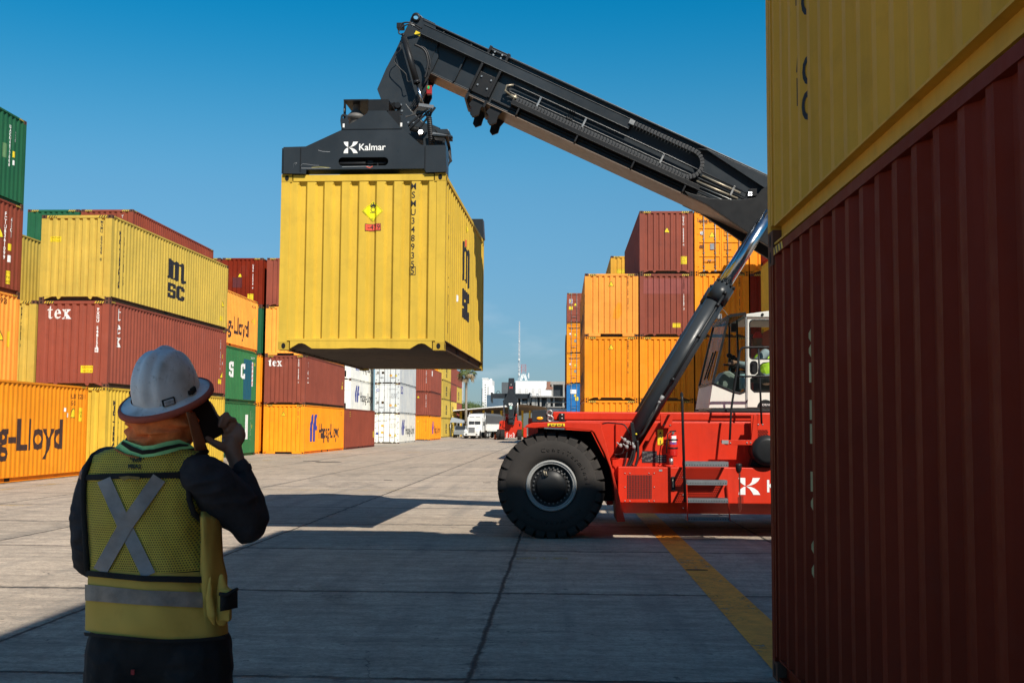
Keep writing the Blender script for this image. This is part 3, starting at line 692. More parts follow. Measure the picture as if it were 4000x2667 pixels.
for k, (cc, lb) in enumerate((('white', 'white refrigerated container with door bars on the ground, lettered Hapag-Lloyd'), ('grey', 'pale grey refrigerated container with door bars, second in its stack'), ('grey', 'pale grey refrigerated container with door bars, third in its stack'))):
    c_ = container(sh, lb, -15.6, RY, HC * k, L=12.192, c=cc, end='reefdoor', group=g4, lod=1)
    if k == 0:
        hl(c_, 'right', 1.6, .8, 2.2, 1.5, BLUEINK); word(c_, 'right', 4.6, 11.3, .97, .80, bold=.02); write(c_, 'end', -.6, 2.2, 'Hapag-Lloyd', size=.24); write(c_, 'end', -.95, .95, outlines=[rect(-.1, .1, -.13, .13)], mat=BLUEINK, name='sticker')
    else:
        write(c_, 'right', 1.6, 2.3 if k == 1 else 2.3, outlines=[rect(-.7, .7, -.35, .35)], mat=BLUEINK, name='logo_panel'); write(c_, 'right', 1.6, 2.3, 'CAI', size=.7, mat=WHITEINK, lift=.01, bold=.02)
        write(c_, 'end', -.98, 2.25, outlines=[rect(-.22, .22, -.13, .13)], mat=BLUEINK, name='logo_panel'); write(c_, 'end', -.98, 2.25, 'CAI', size=.24, mat=WHITEINK, lift=.01, bold=.01)
        write(c_, 'end', -.95, 1.05, outlines=[rect(-.11, .11, -.13, .13)], mat=plain('sticker_grey', (.2, .19, .17), .6), name='sticker')
    for (u, v) in ((-.45, 1.05), (.32, .78), (-.45, 1.7 if k == 0 else 1.06)): write(c_, 'end', u, v, outlines=[rect(-.12, .12, -.1, .1)], mat=plain('label_orange', (.75, .33, .02), .5), name='warning_label')
    triangle(c_, 'end', .82, .80, .24); write(c_, 'end', .55, 2.35, 'HLXU 879465 2', size=.13); smalls(c_, 'end', .35, 1.7, 6, INK, s=.085)
OY = 136
for k, (cc, lb) in enumerate((('orange', 'small looking orange container on the ground far down the alley'), ('brown', 'brown container on the far orange one'), ('brown', 'brown container topmost on the far orange one'))):
    c_ = container(sh, lb, -15.6, OY, HC * k, c=cc, group=g4, lod=2, under='tab')
    idcode(c_, 'end', .65, 2.5, 1.1, 'TCNU 718167', BROWNINK if k == 0 else WHITEINK)
    if k < 2: triangle(c_, 'end', -.3, 2.3, .28)
    if k == 0: hl(c_, 'right', 2.0, .75, 1.7, 1.5, plain('violet_ink', (.12, .03, .3), .6)); write(c_, 'right', 7.6, 1.25, 'Hapag-Lloyd', size=1.3, bold=.02, mat=BROWNINK)
    if k == 2: write(c_, 'right', 1.5, 2.3, outlines=[rect(-.4, .4, -.32, .32)], mat=WHITEINK, name='sticker')
container(sh, 'orange container showing as a small wedge above the far yellow stack', -18.2, 156, HC * 3, c='orange', group=g4, lod=2)
far = [(171, ('dull_yellow',) * 4), (184.4, ('dull_yellow', 'dull_yellow', 'brown', 'brown')), (197.8, ('dull_yellow', 'brown', 'dull_yellow', 'brown'))]
lv = ('on the ground', 'second up', 'third up', 'at the top')
for i, (y, cs) in enumerate(far):
    for k, cc in enumerate(cs):
        c_ = container(sh, '%s container, %s in the %s of the three farthest left stacks' % (cc.replace('dull_', ''), lv[k], ('nearest', 'middle', 'farthest')[i]), -17.75 - .25 * i, y, HC * k, c=cc, group='far stacks of msc containers', lod=2)
        if cc == 'dull_yellow': msc_logo(c_, 'right', 5.5, 2.1, 2.2, 1.5)

# --- right block
g5 = 'stacked containers on the right behind the reach stacker'
RX = 1.107; R0 = 51.566; DX = 2.505
ox = container(sh, 'orange container on the ground, left column of the right block', RX, R0, 0, c='orange', xleft=True, group=g5)
idcode(ox, 'end', .78, 2.62, 1.2, 'FAMU 869210', BROWNINK); 
oh2 = container(sh, 'orange container numbered HAMU 456 687, second up in the left column', RX, R0, HC, c='orange', xleft=True, group=g5)
oh3 = container(sh, 'pale orange container numbered HLBU 190 449 topping the left column', RX, R0, HC * 2, c='pale_orange', under='pocket', xleft=True, group=g5)
triangle(oh2, 'end', -.02, 2.42, .22); triangle(oh3, 'end', -.02, 2.42, .22)
idcode(oh2, 'end', .75, 2.68, 1.28, 'HAMU 456 687 6', BROWNINK); idcode(oh3, 'end', .75, 2.70, 1.30, 'HLBU 190 449 7', BROWNINK)
for c_ in (oh2, oh3, ox): write(c_, 'left', 4.9, 1.3, 'Hapag-Lloyd', size=1.3, bold=.02); hl(c_, 'left', 9.3, .6, 1.8, 1.5, INK)
write(oh3, 'end', .28, 1.15, outlines=[[(-.22, -.3), (.0, -.36), (.2, -.1), (.18, .4), (.0, .42), (-.15, .1)]], mat=plain('repaint_orange', (.78, .27, .01), .5), name='painted_patch')
container(sh, 'orange container on the ground, second column of the right block', RX + DX, R0, 0, c='orange', xleft=True, group=g5)
container(sh, 'orange container below the brown numbered TXGU 717757', RX + DX, R0, HC, c='orange', xleft=True, group=g5)
t3 = container(sh, 'brown dented container numbered TXGU 717757 with a caution label', RX + DX, R0, HC * 2, c='brown', xleft=True, group=g5)
t4 = container(sh, 'brown container numbered UETU 652992 at the top of the right block', RX + DX, R0, HC * 3, c='brown', xleft=True, group=g5)
idcode(t3, 'end', .78, 2.58, 1.45, 'TXGU 717757'); write(t3, 'end', .78, 1.28, '3', size=.15, mat=WHITEINK); caution(t3, 'end', .45, .53, .36, .2)
idcode(t4, 'end', .78, 2.60, 1.50, 'UETU 652992'); write(t4, 'end', .78, 1.32, '4', size=.15, mat=WHITEINK); triangle(t4, 'end', .03, 2.0, .22); caution(t4, 'end', .80, .62, .27, .36, ('CAUTION', '9 6', 'HIGH', 'CONTAINER'))
write(t3, 'end', 0, 2.25, outlines=[rect(-1.05, 1.05, -.28, .42)], mat=paint('faded_maroon', (.26, .075, .065), .6, .15), name='faded_patch')
container(sh, 'brown container on the ground, third column of the right block', RX + DX * 2, R0, 0, c='brown', xleft=True, group=g5)
container(sh, 'orange container second up in the third column behind the cylinder', RX + DX * 2, R0, HC, c='orange', xleft=True, group=g5)
h3 = container(sh, 'orange container numbered HAMU 135 633 in the third column', RX + DX * 2, R0, HC * 2, c='orange', xleft=True, group=g5)
d4 = container(sh, 'orange container with double doors and lock bars at the top of the right block', RX + DX * 2, R0, HC * 3, c='orange', end='door', xleft=True, group=g5)
triangle(d4, 'end', -.42, 1.80, .24); write(d4, 'end', -.62, 2.45, 'Hapag-Lloyd', size=.24, mat=INK, bold=.003, lift=.03)
write(d4, 'end', -.88, 1.87, outlines=[circ(0, 0, .085)], mat=WHITEINK, name='sticker', lift=.03); write(d4, 'end', -.88, 1.87, outlines=[circ(0, 0, .05, ry=.06), circ(0, 0, .03, ry=.045)[::-1]], mat=INK, name='sticker', lift=.033)
for u, v, a, b_, m_ in ((-.9, 1.25, .09, .07, BROWNINK), (-.42, 1.25, .09, .14, plain('plate_grey', (.35, .36, .36), .4, .5)), (.30, 1.9, .17, .15, plain('box_orange', (.70, .25, .01), .6)), (.30, 1.25, .17, .15, plain('box_orange', (.70, .25, .01), .6)), (.78, 1.9, .2, .16, plain('box_orange', (.70, .25, .01), .6))):
    write(d4, 'end', u, v, outlines=[rect(-a, a, -b_, b_)], mat=m_, name='sticker', lift=.03)
write(d4, 'end', .62, 1.90, '33 500\n73 856\n3 900 KG\n8 600 LBS', size=.07, mat=INK, lift=.04, align='LEFT'); write(d4, 'end', .15, 1.92, 'MAX GROSS\nTARE', size=.07, mat=INK, lift=.04, align='LEFT')
idcode(h3, 'end', .80, 2.68, 1.26, 'HAMU 135 633 2', BROWNINK)
for k, cc in enumerate(('orange', 'brown', 'maroon', 'orange')):
    container(sh, '%s container, %s in the fourth column of the right block' % (cc, lv[k]), RX + DX * 3, R0, HC * k, c=cc, xleft=True, group=g5)
for k, cc in enumerate(('orange', 'brown', 'yellow', 'red')):
    container(sh, '%s container, %s in the stack showing just behind the cab' % (cc, lv[k]), 8.72, 37.2, HC * k, c=cc, xleft=True, group=g5, lod=1)
g6 = 'container stacks far down the right of the alley'
for k in range(3): container(sh, 'lower container hidden behind the right block', 2.9, 65.3, HC * k, c='orange', xleft=True, group=g6, lod=2)
y4 = container(sh, 'yellow container showing its corner behind the top brown one', 2.9, 65.3, HC * 3, c='mustard', xleft=True, group=g6, lod=1)
caution(y4, 'end', -.62, 2.0, .5, .25)
for k, (cc, lb) in enumerate((('brown', 'brown container at the ground of the far right stack'), ('blue', 'blue container with doors in the far right stack'), ('orange', 'lower of two orange containers with doors in the far right stack'), ('orange', 'upper of two orange containers with doors in the far right stack'), ('brown', 'brown container with doors topping the far right stack'))):
    c_ = container(sh, lb, .62, 107.9, HC * k, c=cc, xleft=True, end='door', group=g6, lod=1)
    if k in (2, 3): write(c_, 'end', -.62, 2.45, 'Hapag-Lloyd', size=.24, bold=.004, lift=.03); write(c_, 'end', -.9, 1.87, outlines=[circ(0, 0, .09)], mat=WHITEINK, name='sticker', lift=.03); write(c_, 'end', -.42, 1.2, outlines=[rect(-.09, .09, -.13, .13)], mat=plain('plate_grey', (.35, .36, .36), .4, .5), name='sticker', lift=.03)
    if k == 4: write(c_, 'end', -.85, 2.1, outlines=[rect(-.16, .16, -.2, .2)], mat=WHITEINK, name='sticker', lift=.03); write(c_, 'end', -.85, 2.1, outlines=[rect(-.13, .13, -.17, .17)], mat=BLUEINK, name='sticker', lift=.034); write(c_, 'end', -.86, 2.1, 'F', size=.3, mat=YELINK, lift=.038, bold=.02); write(c_, 'end', -.85, 1.45, outlines=[rect(-.18, .18, -.16, .16)], mat=YELINK, name='sticker', lift=.03)
    if k == 1: write(c_, 'end', -.6, 2.15, outlines=[rect(-.28, .28, -.2, .2)], mat=WHITEINK, name='sticker', lift=.03); write(c_, 'end', -.42, 1.5, outlines=[rect(-.0, .3, -.2, .15)], mat=YELINK, name='sticker', lift=.03)
    triangle(c_, 'end', -.42, 1.80, .26)
for k in range(4): container(sh, '%s container of the dark sided stack beyond the far right doors' % lv[k], .55, 121.5, HC * k if k < 3 else HC * 3, c='maroon', xleft=True, group=g6, lod=2)
# ================================================================ ground
def ground_mat():
    m, t, p = _new('yard_concrete'); v, _ = coords(t, False)
    sep = t.nodes.new('ShaderNodeSeparateXYZ'); t.links.new(v, sep.inputs[0]); X, Y = sep.outputs[0], sep.outputs[1]
    wob = mth(t, 'MULTIPLY', mth(t, 'SUBTRACT', noise(t, v, 1.3, 6, .7), .5), .16)
    fine = mth(t, 'MULTIPLY', mth(t, 'SUBTRACT', noise(t, v, 9, 4, .7), .5), .045)
    wx = mth(t, 'ADD', mth(t, 'ADD', X, mth(t, 'MULTIPLY', wob, .35)), fine); wy = mth(t, 'ADD', mth(t, 'ADD', Y, mth(t, 'MULTIPLY', wob, 1.3)), fine)
    def joint(c, off, pitch, lo, hi):
        d = mth(t, 'ABSOLUTE', mth(t, 'SUBTRACT', mth(t, 'WRAP', mth(t, 'SUBTRACT', c, off), pitch), 0))
        return d
    def dist(c, off, pitch):
        n = t.nodes.new('ShaderNodeMath'); n.operation = 'PINGPONG'; n.inputs[1].default_value = pitch / 2
        t.links.new(mth(t, 'SUBTRACT', c, off), n.inputs[0]); return n.outputs[0]
    jx = ramp(t, dist(wx, -.60, 3.70), .028, .008); jy = ramp(t, dist(wy, 7.62, 3.92), .050, .018)
    j = mth(t, 'MAXIMUM', jx, mth(t, 'MULTIPLY', jy, ramp(t, noise(t, v, .6, 3), .22, .42)))
    base = mix(t, ramp(t, noise(t, v, .16, 5), .3, .7), (.48, .385, .29), (.62, .50, .385))
    # slab to slab tone
    br = t.nodes.new('ShaderNodeTexWhiteNoise'); br.noise_dimensions = '2D'; cm_ = t.nodes.new('ShaderNodeCombineXYZ')
    t.links.new(mth(t, 'FLOOR', mth(t, 'DIVIDE', mth(t, 'ADD', X, .60), 3.70)), cm_.inputs[0]); t.links.new(mth(t, 'FLOOR', mth(t, 'DIVIDE', mth(t, 'SUBTRACT', Y, 7.62), 3.92)), cm_.inputs[1])
    t.links.new(cm_.outputs[0], br.inputs[0])
    base = mix(t, mth(t, 'MULTIPLY', br.outputs[0], .35), base, (.27, .235, .185))
    base = mix(t, mth(t, 'MULTIPLY', ramp(t, noise(t, mapping(t, v, (.5, 3.2, 1)), 1.1, 9, .72), .44, .70), .75), base, (.19, .16, .128))
    base = mix(t, mth(t, 'MULTIPLY', ramp(t, noise(t, mapping(t, v, (1.2, 5, 1)), 3.4, 9, .7), .52, .68), .55), base, (.50, .44, .35))
    base = mix(t, mth(t, 'MULTIPLY', ramp(t, noise(t, v, 70, 3, .8), .54, .70), .50), base, (.10, .095, .09))
    base = mix(t, mth(t, 'MULTIPLY', ramp(t, noise(t, v, 7, 8, .8), .62, .70), .8), base, (.06, .056, .052))
    base = mix(t, mth(t, 'MULTIPLY', ramp(t, noise(t, v, 22, 6, .8), .46, .62), .50), base, (.13, .112, .095))
    base = mix(t, mth(t, 'MULTIPLY', ramp(t, noise(t, mapping(t, v, (1, 2.2, 1)), 1.9, 7, .75), .50, .60), .28), base, (.16, .14, .115))
    base = mix(t, mth(t, 'MULTIPLY', ramp(t, noise(t, mapping(t, v, (1, 1.6, 1)), 4.2, 10, .82), .47, .58), .42), base, (.15, .13, .108))
    base = mix(t, mth(t, 'MULTIPLY', ramp(t, noise(t, v, 11, 3, .6), .66, .70), .6), base, (.05, .046, .042))
    # tyre tracks along the alley
    tr = mth(t, 'MULTIPLY', ramp(t, noise(t, mapping(t, v, (1.4, .09, 1)), 1.6, 4), .5, .68), .38); base = mix(t, tr, base, (.13, .125, .115))
    def arc(cx, cy, r, w_, s):
        dx, dy = mth(t, 'SUBTRACT', wx, cx), mth(t, 'SUBTRACT', wy, cy); d_ = mth(t, 'SQRT', mth(t, 'ADD', mth(t, 'MULTIPLY', dx, dx), mth(t, 'MULTIPLY', dy, dy)))
        return mth(t, 'MULTIPLY', ramp(t, mth(t, 'ABSOLUTE', mth(t, 'SUBTRACT', d_, r)), w_, w_ * .6), s)
    am = ramp(t, noise(t, v, 3.5, 6, .75), .40, .62); big_ = ramp(t, noise(t, v, .25, 2), .42, .58)
    acc = None
    for q_ in ((-22, 4, 20, .24, .5), (-22, 4, 21.1, .22, .4), (14, 40, 21, .25, .45), (14, 40, 22.2, .2, .4), (-3, 52, 13, .25, .4), (-30, 30, 24, .2, .45), (3, 12, 5.2, .16, .35)):
        a_ = arc(*q_); acc = a_ if acc is None else mth(t, 'MAXIMUM', acc, a_)
    base = mix(t, mth(t, 'MULTIPLY', mth(t, 'MULTIPLY', acc, am), big_), base, (.06, .054, .048))
    # cracks
    vo = t.nodes.new('ShaderNodeTexVoronoi'); vo.feature = 'DISTANCE_TO_EDGE'; vo.inputs['Scale'].default_value = .42
    wv = t.nodes.new('ShaderNodeVectorMath'); wv.operation = 'ADD'; nn = t.nodes.new('ShaderNodeTexNoise'); nn.inputs['Scale'].default_value = 1.6; nn.inputs['Detail'].default_value = 7
    t.links.new(v, nn.inputs[0]); t.links.new(v, wv.inputs[0]); t.links.new(nn.outputs[1], wv.inputs[1]); t.links.new(wv.outputs[0], vo.inputs['Vector'])
    ck = mth(t, 'MULTIPLY', ramp(t, vo.outputs['Distance'], .006, .001), ramp(t, noise(t, v, .5, 3), .54, .60))
    base = mix(t, mth(t, 'MULTIPLY', ck, .7), base, (.05, .048, .045))
    base = mix(t, mth(t, 'MULTIPLY', ramp(t, noise(t, v, .9, 6, .7), .66, .76), .6), base, (.07, .062, .055))
    spl = mth(t, 'MULTIPLY', mth(t, 'MAXIMUM', ramp(t, dist(wx, -.60, 3.70), .16, .03), ramp(t, dist(wy, 7.62, 3.92), .17, .03)), ramp(t, noise(t, v, 5, 7, .8), .50, .58))
    base = mix(t, mth(t, 'MULTIPLY', spl, .65), base, (.075, .07, .063))
    base = mix(t, mth(t, 'MULTIPLY', j, .92), base, (.028, .027, .025))
    t.links.new(base, p.inputs['Base Color']); p.inputs['Roughness'].default_value = .85; p.inputs['Specular IOR Level'].default_value = .25
    b = t.nodes.new('ShaderNodeBump'); b.inputs['Distance'].default_value = .035; b.inputs['Strength'].default_value = .6
    h = mth(t, 'ADD', mth(t, 'MULTIPLY', noise(t, v, 28, 6, .7), .35), mth(t, 'MULTIPLY', j, -1)); t.links.new(h, b.inputs['Height']); t.links.new(b.outputs[0], p.inputs['Normal'])
    return m
g = MB(); g.face([(-2500, -600, 0), (2500, -600, 0), (2500, 3500, 0), (-2500, 3500, 0)])
gr = struct(g.build('ground', ground_mat()))
def line_mat(name, col, wear):
    m, t, p = _new(name); v, _ = coords(t, False)
    tr = t.nodes.new('ShaderNodeBsdfTransparent'); ms = t.nodes.new('ShaderNodeMixShader')
    c = mix(t, ramp(t, noise(t, v, 5, 8, .7), .35, .7), col, tuple(x * .62 for x in col)); t.links.new(c, p.inputs['Base Color']); p.inputs['Roughness'].default_value = .8
    f = ramp(t, mth(t, 'ADD', noise(t, v, 12, 9, .8), mth(t, 'MULTIPLY', noise(t, v, .8, 3), .5)), wear + .03, wear - .03)
    t.links.new(mth(t, 'MULTIPLY', f, .92), ms.inputs[0]); t.links.new(tr.outputs[0], ms.inputs[1]); t.links.new(p.outputs[0], ms.inputs[2]); t.links.new(ms.outputs[0], t.nodes['Material Output'].inputs[0])
    return m
YL = line_mat('worn_yellow_paint', (1.0, .37, .035), .84)
YLW = line_mat('very_worn_yellow_paint', (.55, .36, .08), .70)
def strip(pts, wd, mt, z=.004):
    b = MB(); P = [Vector((x, y, 0)) for x, y in pts]; rows = []
    for i, q in enumerate(P):
        tt = (P[min(i + 1, len(P) - 1)] - P[max(0, i - 1)]).normalized(); n = Vector((tt.y, -tt.x, 0))
        rows.append([(q - n * wd / 2) + Vector((0, 0, z)), (q + n * wd / 2) + Vector((0, 0, z))])
    b.grid(rows); return struct(b.build('painted_line', mt, recalc=False))
strip([(1.66, -10), (1.66, 60)], .37, YL)
strip([(-14.2, 18), (-14.0, 60), (-13.8, 150)], .22, YLW)
strip([(-12.2, 60), (-11.0, 66), (-9.0, 75)], .25, YLW)
strip([(-9, 29.3), (-3.5, 29.5), (4, 29.6)], .16, YLW)
strip([(-16, 22.2), (-11.5, 22.9), (-7.5, 23.4)], .2, YLW)
strip([(-.55, 14.55), (.1, 14.6)], .22, YLW); strip([(1.25, 12.9), (1.6, 12.88)], .10, YLW, .003); strip([(1.2, 12.75), (1.5, 12.73)], .05, YLW, .0035)
strip([(-13, 100), (-6, 101), (6, 101.5)], .25, YLW)
strip([(2.2, 18.9), (2.2, 24)], .3, YLW)
# flat scraps lying on the slabs
for i, (x, y, s) in enumerate(((-.35 + 1.95, 13.55, .16), (-10.6, 52.0, .9), (-11.6, 52.8, .5), (-5.3, 35, .15), (-2.2, 34, .12))):
    b = MB(); n = 9; pts = [(x + s * math.cos(2 * math.pi * k / n) * random.uniform(.6, 1.1), y + s * (.35 if s < .4 else .5) * math.sin(2 * math.pi * k / n) * random.uniform(.3, 1)) for k in range(n)]
    b.xy(pts, .002, .012); o = b.build('debris', plain('dark_scrap', (.03, .027, .025), .8))
    tag(o, ('dark flat rag lying on the yellow line in front of the machine', 'larger black scrap lying on the concrete in the alley', 'smaller black scrap beside the larger one in the alley', 'small dark scrap on the sunlit concrete, left one', 'small dark scrap on the sunlit concrete, right one')[i], 'debris', 'flat scraps on the concrete')
# ================================================================ reach stacker
BLK = paint('machine_grey', (.024, .029, .034), .30, 0, .3, .002, fade=(1.5, 1.5, 1.5), streak=.2)
BLKS = paint('machine_black', (.012, .013, .015), .42, 0, .3, .001)
RED = paint('machine_red', (.60, .030, .010), .42, 0, .42, .0015, streak=.42, fade=(1.08, 1.15, 1.1))
CHROME = plain('chrome', (.50, .52, .55), .2, 1, .04); STEEL = plain('steel', (.32, .32, .31), .4, .8); BRASS = plain('brass_fitting', (.36, .31, .23), .45, .6)
HOSE = plain('rubber_hose', (.014, .014, .015), .5, bump=.001); TYRE = paint('tyre_rubber', (.024, .022, .021), .8, 0, .5, .002, fade=(1.9, 1.8, 1.7), streak=.1)
RIMM = paint('rim_grey', (.27, .28, .29), .45, 0, .3, .001); WHT = paint('cab_white', (.66, .66, .63), .35, 0, .15, .001, streak=.15)
GLS = glass_mat('cab_glass', (.80, .85, .80), .03, fres=.45); LAMP = plain('lit_lamp', (1, 1, .95), .3, emit=9); AMB = plain('amber_lens', (.75, .33, .01), .2, emit=.25, coat=1)
TREAD = plain('tread_grey', (.16, .17, .18), .5, .3)
def P(px, py, Y):
    x, z = at(px, py, Y); return Vector((x, Y, z))
RL = Vector((2.6, 19.3, 0))
rs = thing('reach_stacker', 'red reach stacker with a long dark boom holding the hanging yellow container', 'reach stacker', RL)
def rp(b, name, mats, parent=None, bevel=0, **k):
    o = b.build(name, mats, parent or rs, bevel, **k)
    if parent is None: o.matrix_parent_inverse = Matrix.Translation(-RL)
    return o
def flat(name, outlines, mat, O, U, V, lift=0, parent=None, text=None, thick=0, **k):
    """flat mark on a plane through O with axes U, V"""
    O, U, V = Vector(O), Vector(U).normalized(), Vector(V).normalized(); N = U.cross(V)
    o = project(shape2d(outlines, text, **k), lambda u, v: O + U * u + V * v + N * lift, (), name, mat, parent or rs)
    if parent is None: o.matrix_parent_inverse = Matrix.Translation(-RL)
    if thick:
        md = o.modifiers.new('solid', 'SOLIDIFY'); md.thickness = thick; md.offset = -1
    return o
XU, ZV = (1, 0, 0), (0, 0, 1)
# ---- boom -------------------------------------------------------
O2 = Vector((-2.393, 8.681)); D2 = Vector((.904, -.4275)); N2 = Vector((.4275, .904))
def S(s, t, Y): q = O2 + D2 * s + N2 * t; return Vector((q.x, Y, q.y))
def bbox_(b, s0, s1, t0, t1, y0, y1, m=0):
    q = [(s0, t0), (s1, t0), (s1, t1), (s0, t1)]
    b.prism(q, lambda p: S(p[0], p[1], y0), lambda p: S(p[0], p[1], y1), m)
BY0, BY1 = 18.95, 19.65
b = MB(); bbox_(b, 1.28, 9.6, -.875, -.0, BY0 + .03, BY1 - .03)
bbox_(b, 1.28, 9.6, -.02, .014, BY0 - .03, BY1 + .03); bbox_(b, 1.28, 9.6, -.880, -.858, BY0 - .035, BY1 + .035)
boom = rp(b, 'outer_boom', BLK, bevel=.012)
UB = paint('boom_underside', (.19, .15, .125), .32, 0, .3, .001)  # dusty tan, lightened to stand in for sunlit ground reflected on the underside
b = MB(); bbox_(b, 1.28, 9.6, -.895, -.881, BY0 - .034, BY1 + .034); rp(b, 'bottom_plate', UB, boom)
b = MB(); bbox_(b, .1, 1.28, -.808, -.801, BY0 + .05, BY1 - .05); rp(b, 'bottom_plate', UB, boom)
b = MB(); bbox_(b, .0, 1.5, -.785, -.03, BY0 + .08, BY1 - .08); bbox_(b, .02, 3.7, -.030, .0, BY0 + .02, BY1 - .02); bbox_(b, .1, 1.5, -.80, -.775, BY0 + .05, BY1 - .05)
for s_ in (.42, .95): bbox_(b, s_, s_ + .03, -.775, -.05, BY0 + .02, BY0 + .08)
ib = rp(b, 'inner_boom', BLK, bevel=.01)
# head plate with lifting eye
hp = [(1600, 84), (1606, 66), (1616, 56), (1628, 54), (1640, 58), (1652, 69), (1700, 92), (1712, 225), (1690, 272), (1672, 300), (1672, 344), (1650, 388), (1625, 422), (1607, 434), (1560, 415), (1488, 388), (1473, 349), (1508, 268), (1545, 199), (1572, 140)]
b = MB()
for y0, y1 in ((18.98, 19.03), (19.57, 19.62)): b.prism([at(*q, 18.98) for q in hp], lambda p, y0=y0: (p[0], y0, p[1]), lambda p, y1=y1: (p[0], y1, p[1]))
inner = [(1612, 95), (1700, 100), (1700, 220), (1660, 290), (1640, 380), (1604, 420), (1500, 380), (1484, 349), (1555, 205)]
b.prism([at(*q, 19.0) for q in inner], lambda p: (p[0], 19.03, p[1]), lambda p: (p[0], 19.57, p[1]))
head = rp(b, 'boom_head', BLK, bevel=.006)
b = MB(); c0 = P(1626, 69, 18.97); b.lathe([(.045, 0), (.075, 0), (.075, .03), (.045, .03)], c0 - Vector((0, .03, 0)), 'y', 20); rp(b, 'lifting_eye', BLKS, head)
flat('hole', [circ(0, 0, .044)], plain('painted_sky', (.10, .30, .48), .9), c0 - Vector((0, .012, 0)), XU, ZV, parent=head)  # disc painted in sky colour, the head plate is not pierced
q = P(1612, 96, 18.975); flat('plate', [rect(-.02, .02, -.035, .035)], WHITEINK, q, (.85, 0, .5), (-.5, 0, .85), .004, head)
q = P(1632, 132, 18.975); flat('warning_label', [rect(-.05, .05, -.032, .032)], YELINK, q, (D2.x, 0, D2.y), (N2.x, 0, N2.y), .004, head)
# guard beam on the upper side
b = MB(); bbox_(b, .10, 4.04, -.285, -.115, BY0 - .09, BY0 - .01); bbox_(b, .10, 4.04, -.292, -.278, BY0 - .10, BY0 + .03); bbox_(b, .10, 4.04, -.122, -.108, BY0 - .10, BY0 + .03)
gb = rp(b, 'guard_beam', BLK, bevel=.006)
# collars
b = MB()
for s_ in (1.28, 1.62): bbox_(b, s_, s_ + .045, -.98, -.80, BY0 - .05, BY1 + .05); bbox_(b, s_, s_ + .045, -.80, -.30, BY0 - .09, BY0 + .03); bbox_(b, s_, s_ + .045, -.115, .05, BY0 - .05, BY1 + .05)
bbox_(b, 1.28, 1.665, .03, .055, BY0 + .02, BY1 - .02); bbox_(b, 1.30, 1.65, -.80, -.42, BY0 - .02, BY0 + .03)
for sg, off in ((1.42, 0), (1.75, .02)):
    pts = [(sg, -.86), (sg + .22, -.86), (sg + .18, -1.0), (sg + .20, -1.12), (sg + .12, -1.20), (sg + .05, -1.16), (sg + .03, -1.06), (sg - .04, -1.02)]
    for y in (BY0 + .0, BY1 - .05): b.prism(pts, lambda p, y=y: S(p[0], p[1], y), lambda p, y=y: S(p[0], p[1], y + .05))
co = rp(b, 'boom_collar', BLKS, bevel=.006)
b = MB()
for s_, t_ in ((1.38, -.50), (1.56, -.50), (1.38, -.66), (1.56, -.66), (1.40, -.02), (1.54, -.02), (1.40, -.08), (1.54, -.08)):
    q = S(s_, t_, BY0 - .02); b.cyl(q, q - Vector((0, .02, 0)), .016, 8)
rp(b, 'bolt', STEEL, co)
# lower tray and brackets
b = MB(); bbox_(b, 2.05, 5.55, -.74, -.665, BY0 - .14, BY0 - .12); bbox_(b, 2.05, 5.55, -.75, -.735, BY0 - .14, BY0 + .03)
for s_ in (2.2, 3.3, 4.35, 5.3): bbox_(b, s_, s_ + .03, -.875, -.64, BY0 - .13, BY0 + .02)
bbox_(b, 1.7, 6.2, -.80, -.77, BY0 - .02, BY0 + .03)
tr = rp(b, 'cable_tray', BLKS, bevel=.004)
# pipes along the side
for i, t_ in enumerate((-.455, -.545)):
    b = MB(); path = [S(1.95, t_ - .12 if i == 0 else t_ - .03, BY0 - .06), S(1.88, t_ - .05 if i == 0 else t_, BY0 - .06), S(1.95, t_ + (.05 if i == 0 else .0), BY0 - .05), S(2.1, t_ + (.05 if i == 0 else 0), BY0 - .04), S(4.9, t_ + (.05 if i == 0 else 0), BY0 - .04), S(7.2, t_ + .02, BY0 - .04)]
    b.tube(path, .017, 10); rp(b, 'hydraulic_pipe', plain('pipe_black', (.02, .022, .025), .35, .3))
b = MB(); b.tube([S(1.98, -.60, BY0 - .07), S(1.86, -.57, BY0 - .09), S(1.85, -.48, BY0 - .09), S(1.95, -.42, BY0 - .08)], .019, 10); b.tube([S(1.98, -.60, BY0 - .07), S(2.12, -.61, BY0 - .07)], .03, 8); b.tube([S(2.06, -.56, BY0 - .07), S(2.06, -.66, BY0 - .07)], .022, 8); rp(b, 'pipe_elbow', BRASS)
for t_ in (-.66, -.72):
    b = MB(); b.tube([S(5.5, t_, BY0 - .05), S(6.1, t_ + .02, BY0 - .05), S(6.5, t_ - .04, BY0 - .05)], .009, 6); rp(b, 'hydraulic_pipe', STEEL)
b = MB(); b.tube([S(5.5, -.475, BY0 - .042), S(6.2, -.47, BY0 - .042)], .0185, 8); b.tube([S(5.45, -.60, BY0 - .042), S(6.2, -.575, BY0 - .042)], .0185, 8); rp(b, 'pipe_sleeve', BRASS)
for s_ in (2.45, 3.3, 4.75, 6.05):
    b = MB(); bbox_(b, s_, s_ + .03, -.58, -.41, BY0 - .07, BY0 - .055)
    for t_ in (-.415, -.575): q = S(s_ + .015, t_, BY0 - .07); b.cyl(q, q - Vector((0, .012, 0)), .012, 6)
    rp(b, 'pipe_clamp', STEEL)
b = MB()
for s_ in (3.0, 3.04, 3.08):
    for t_ in (-.405, -.535): b.tube([S(s_, t_, BY0 - .04), S(s_ + .025, t_, BY0 - .04)], .03, 8)
rp(b, 'pipe_coupling', BLKS)
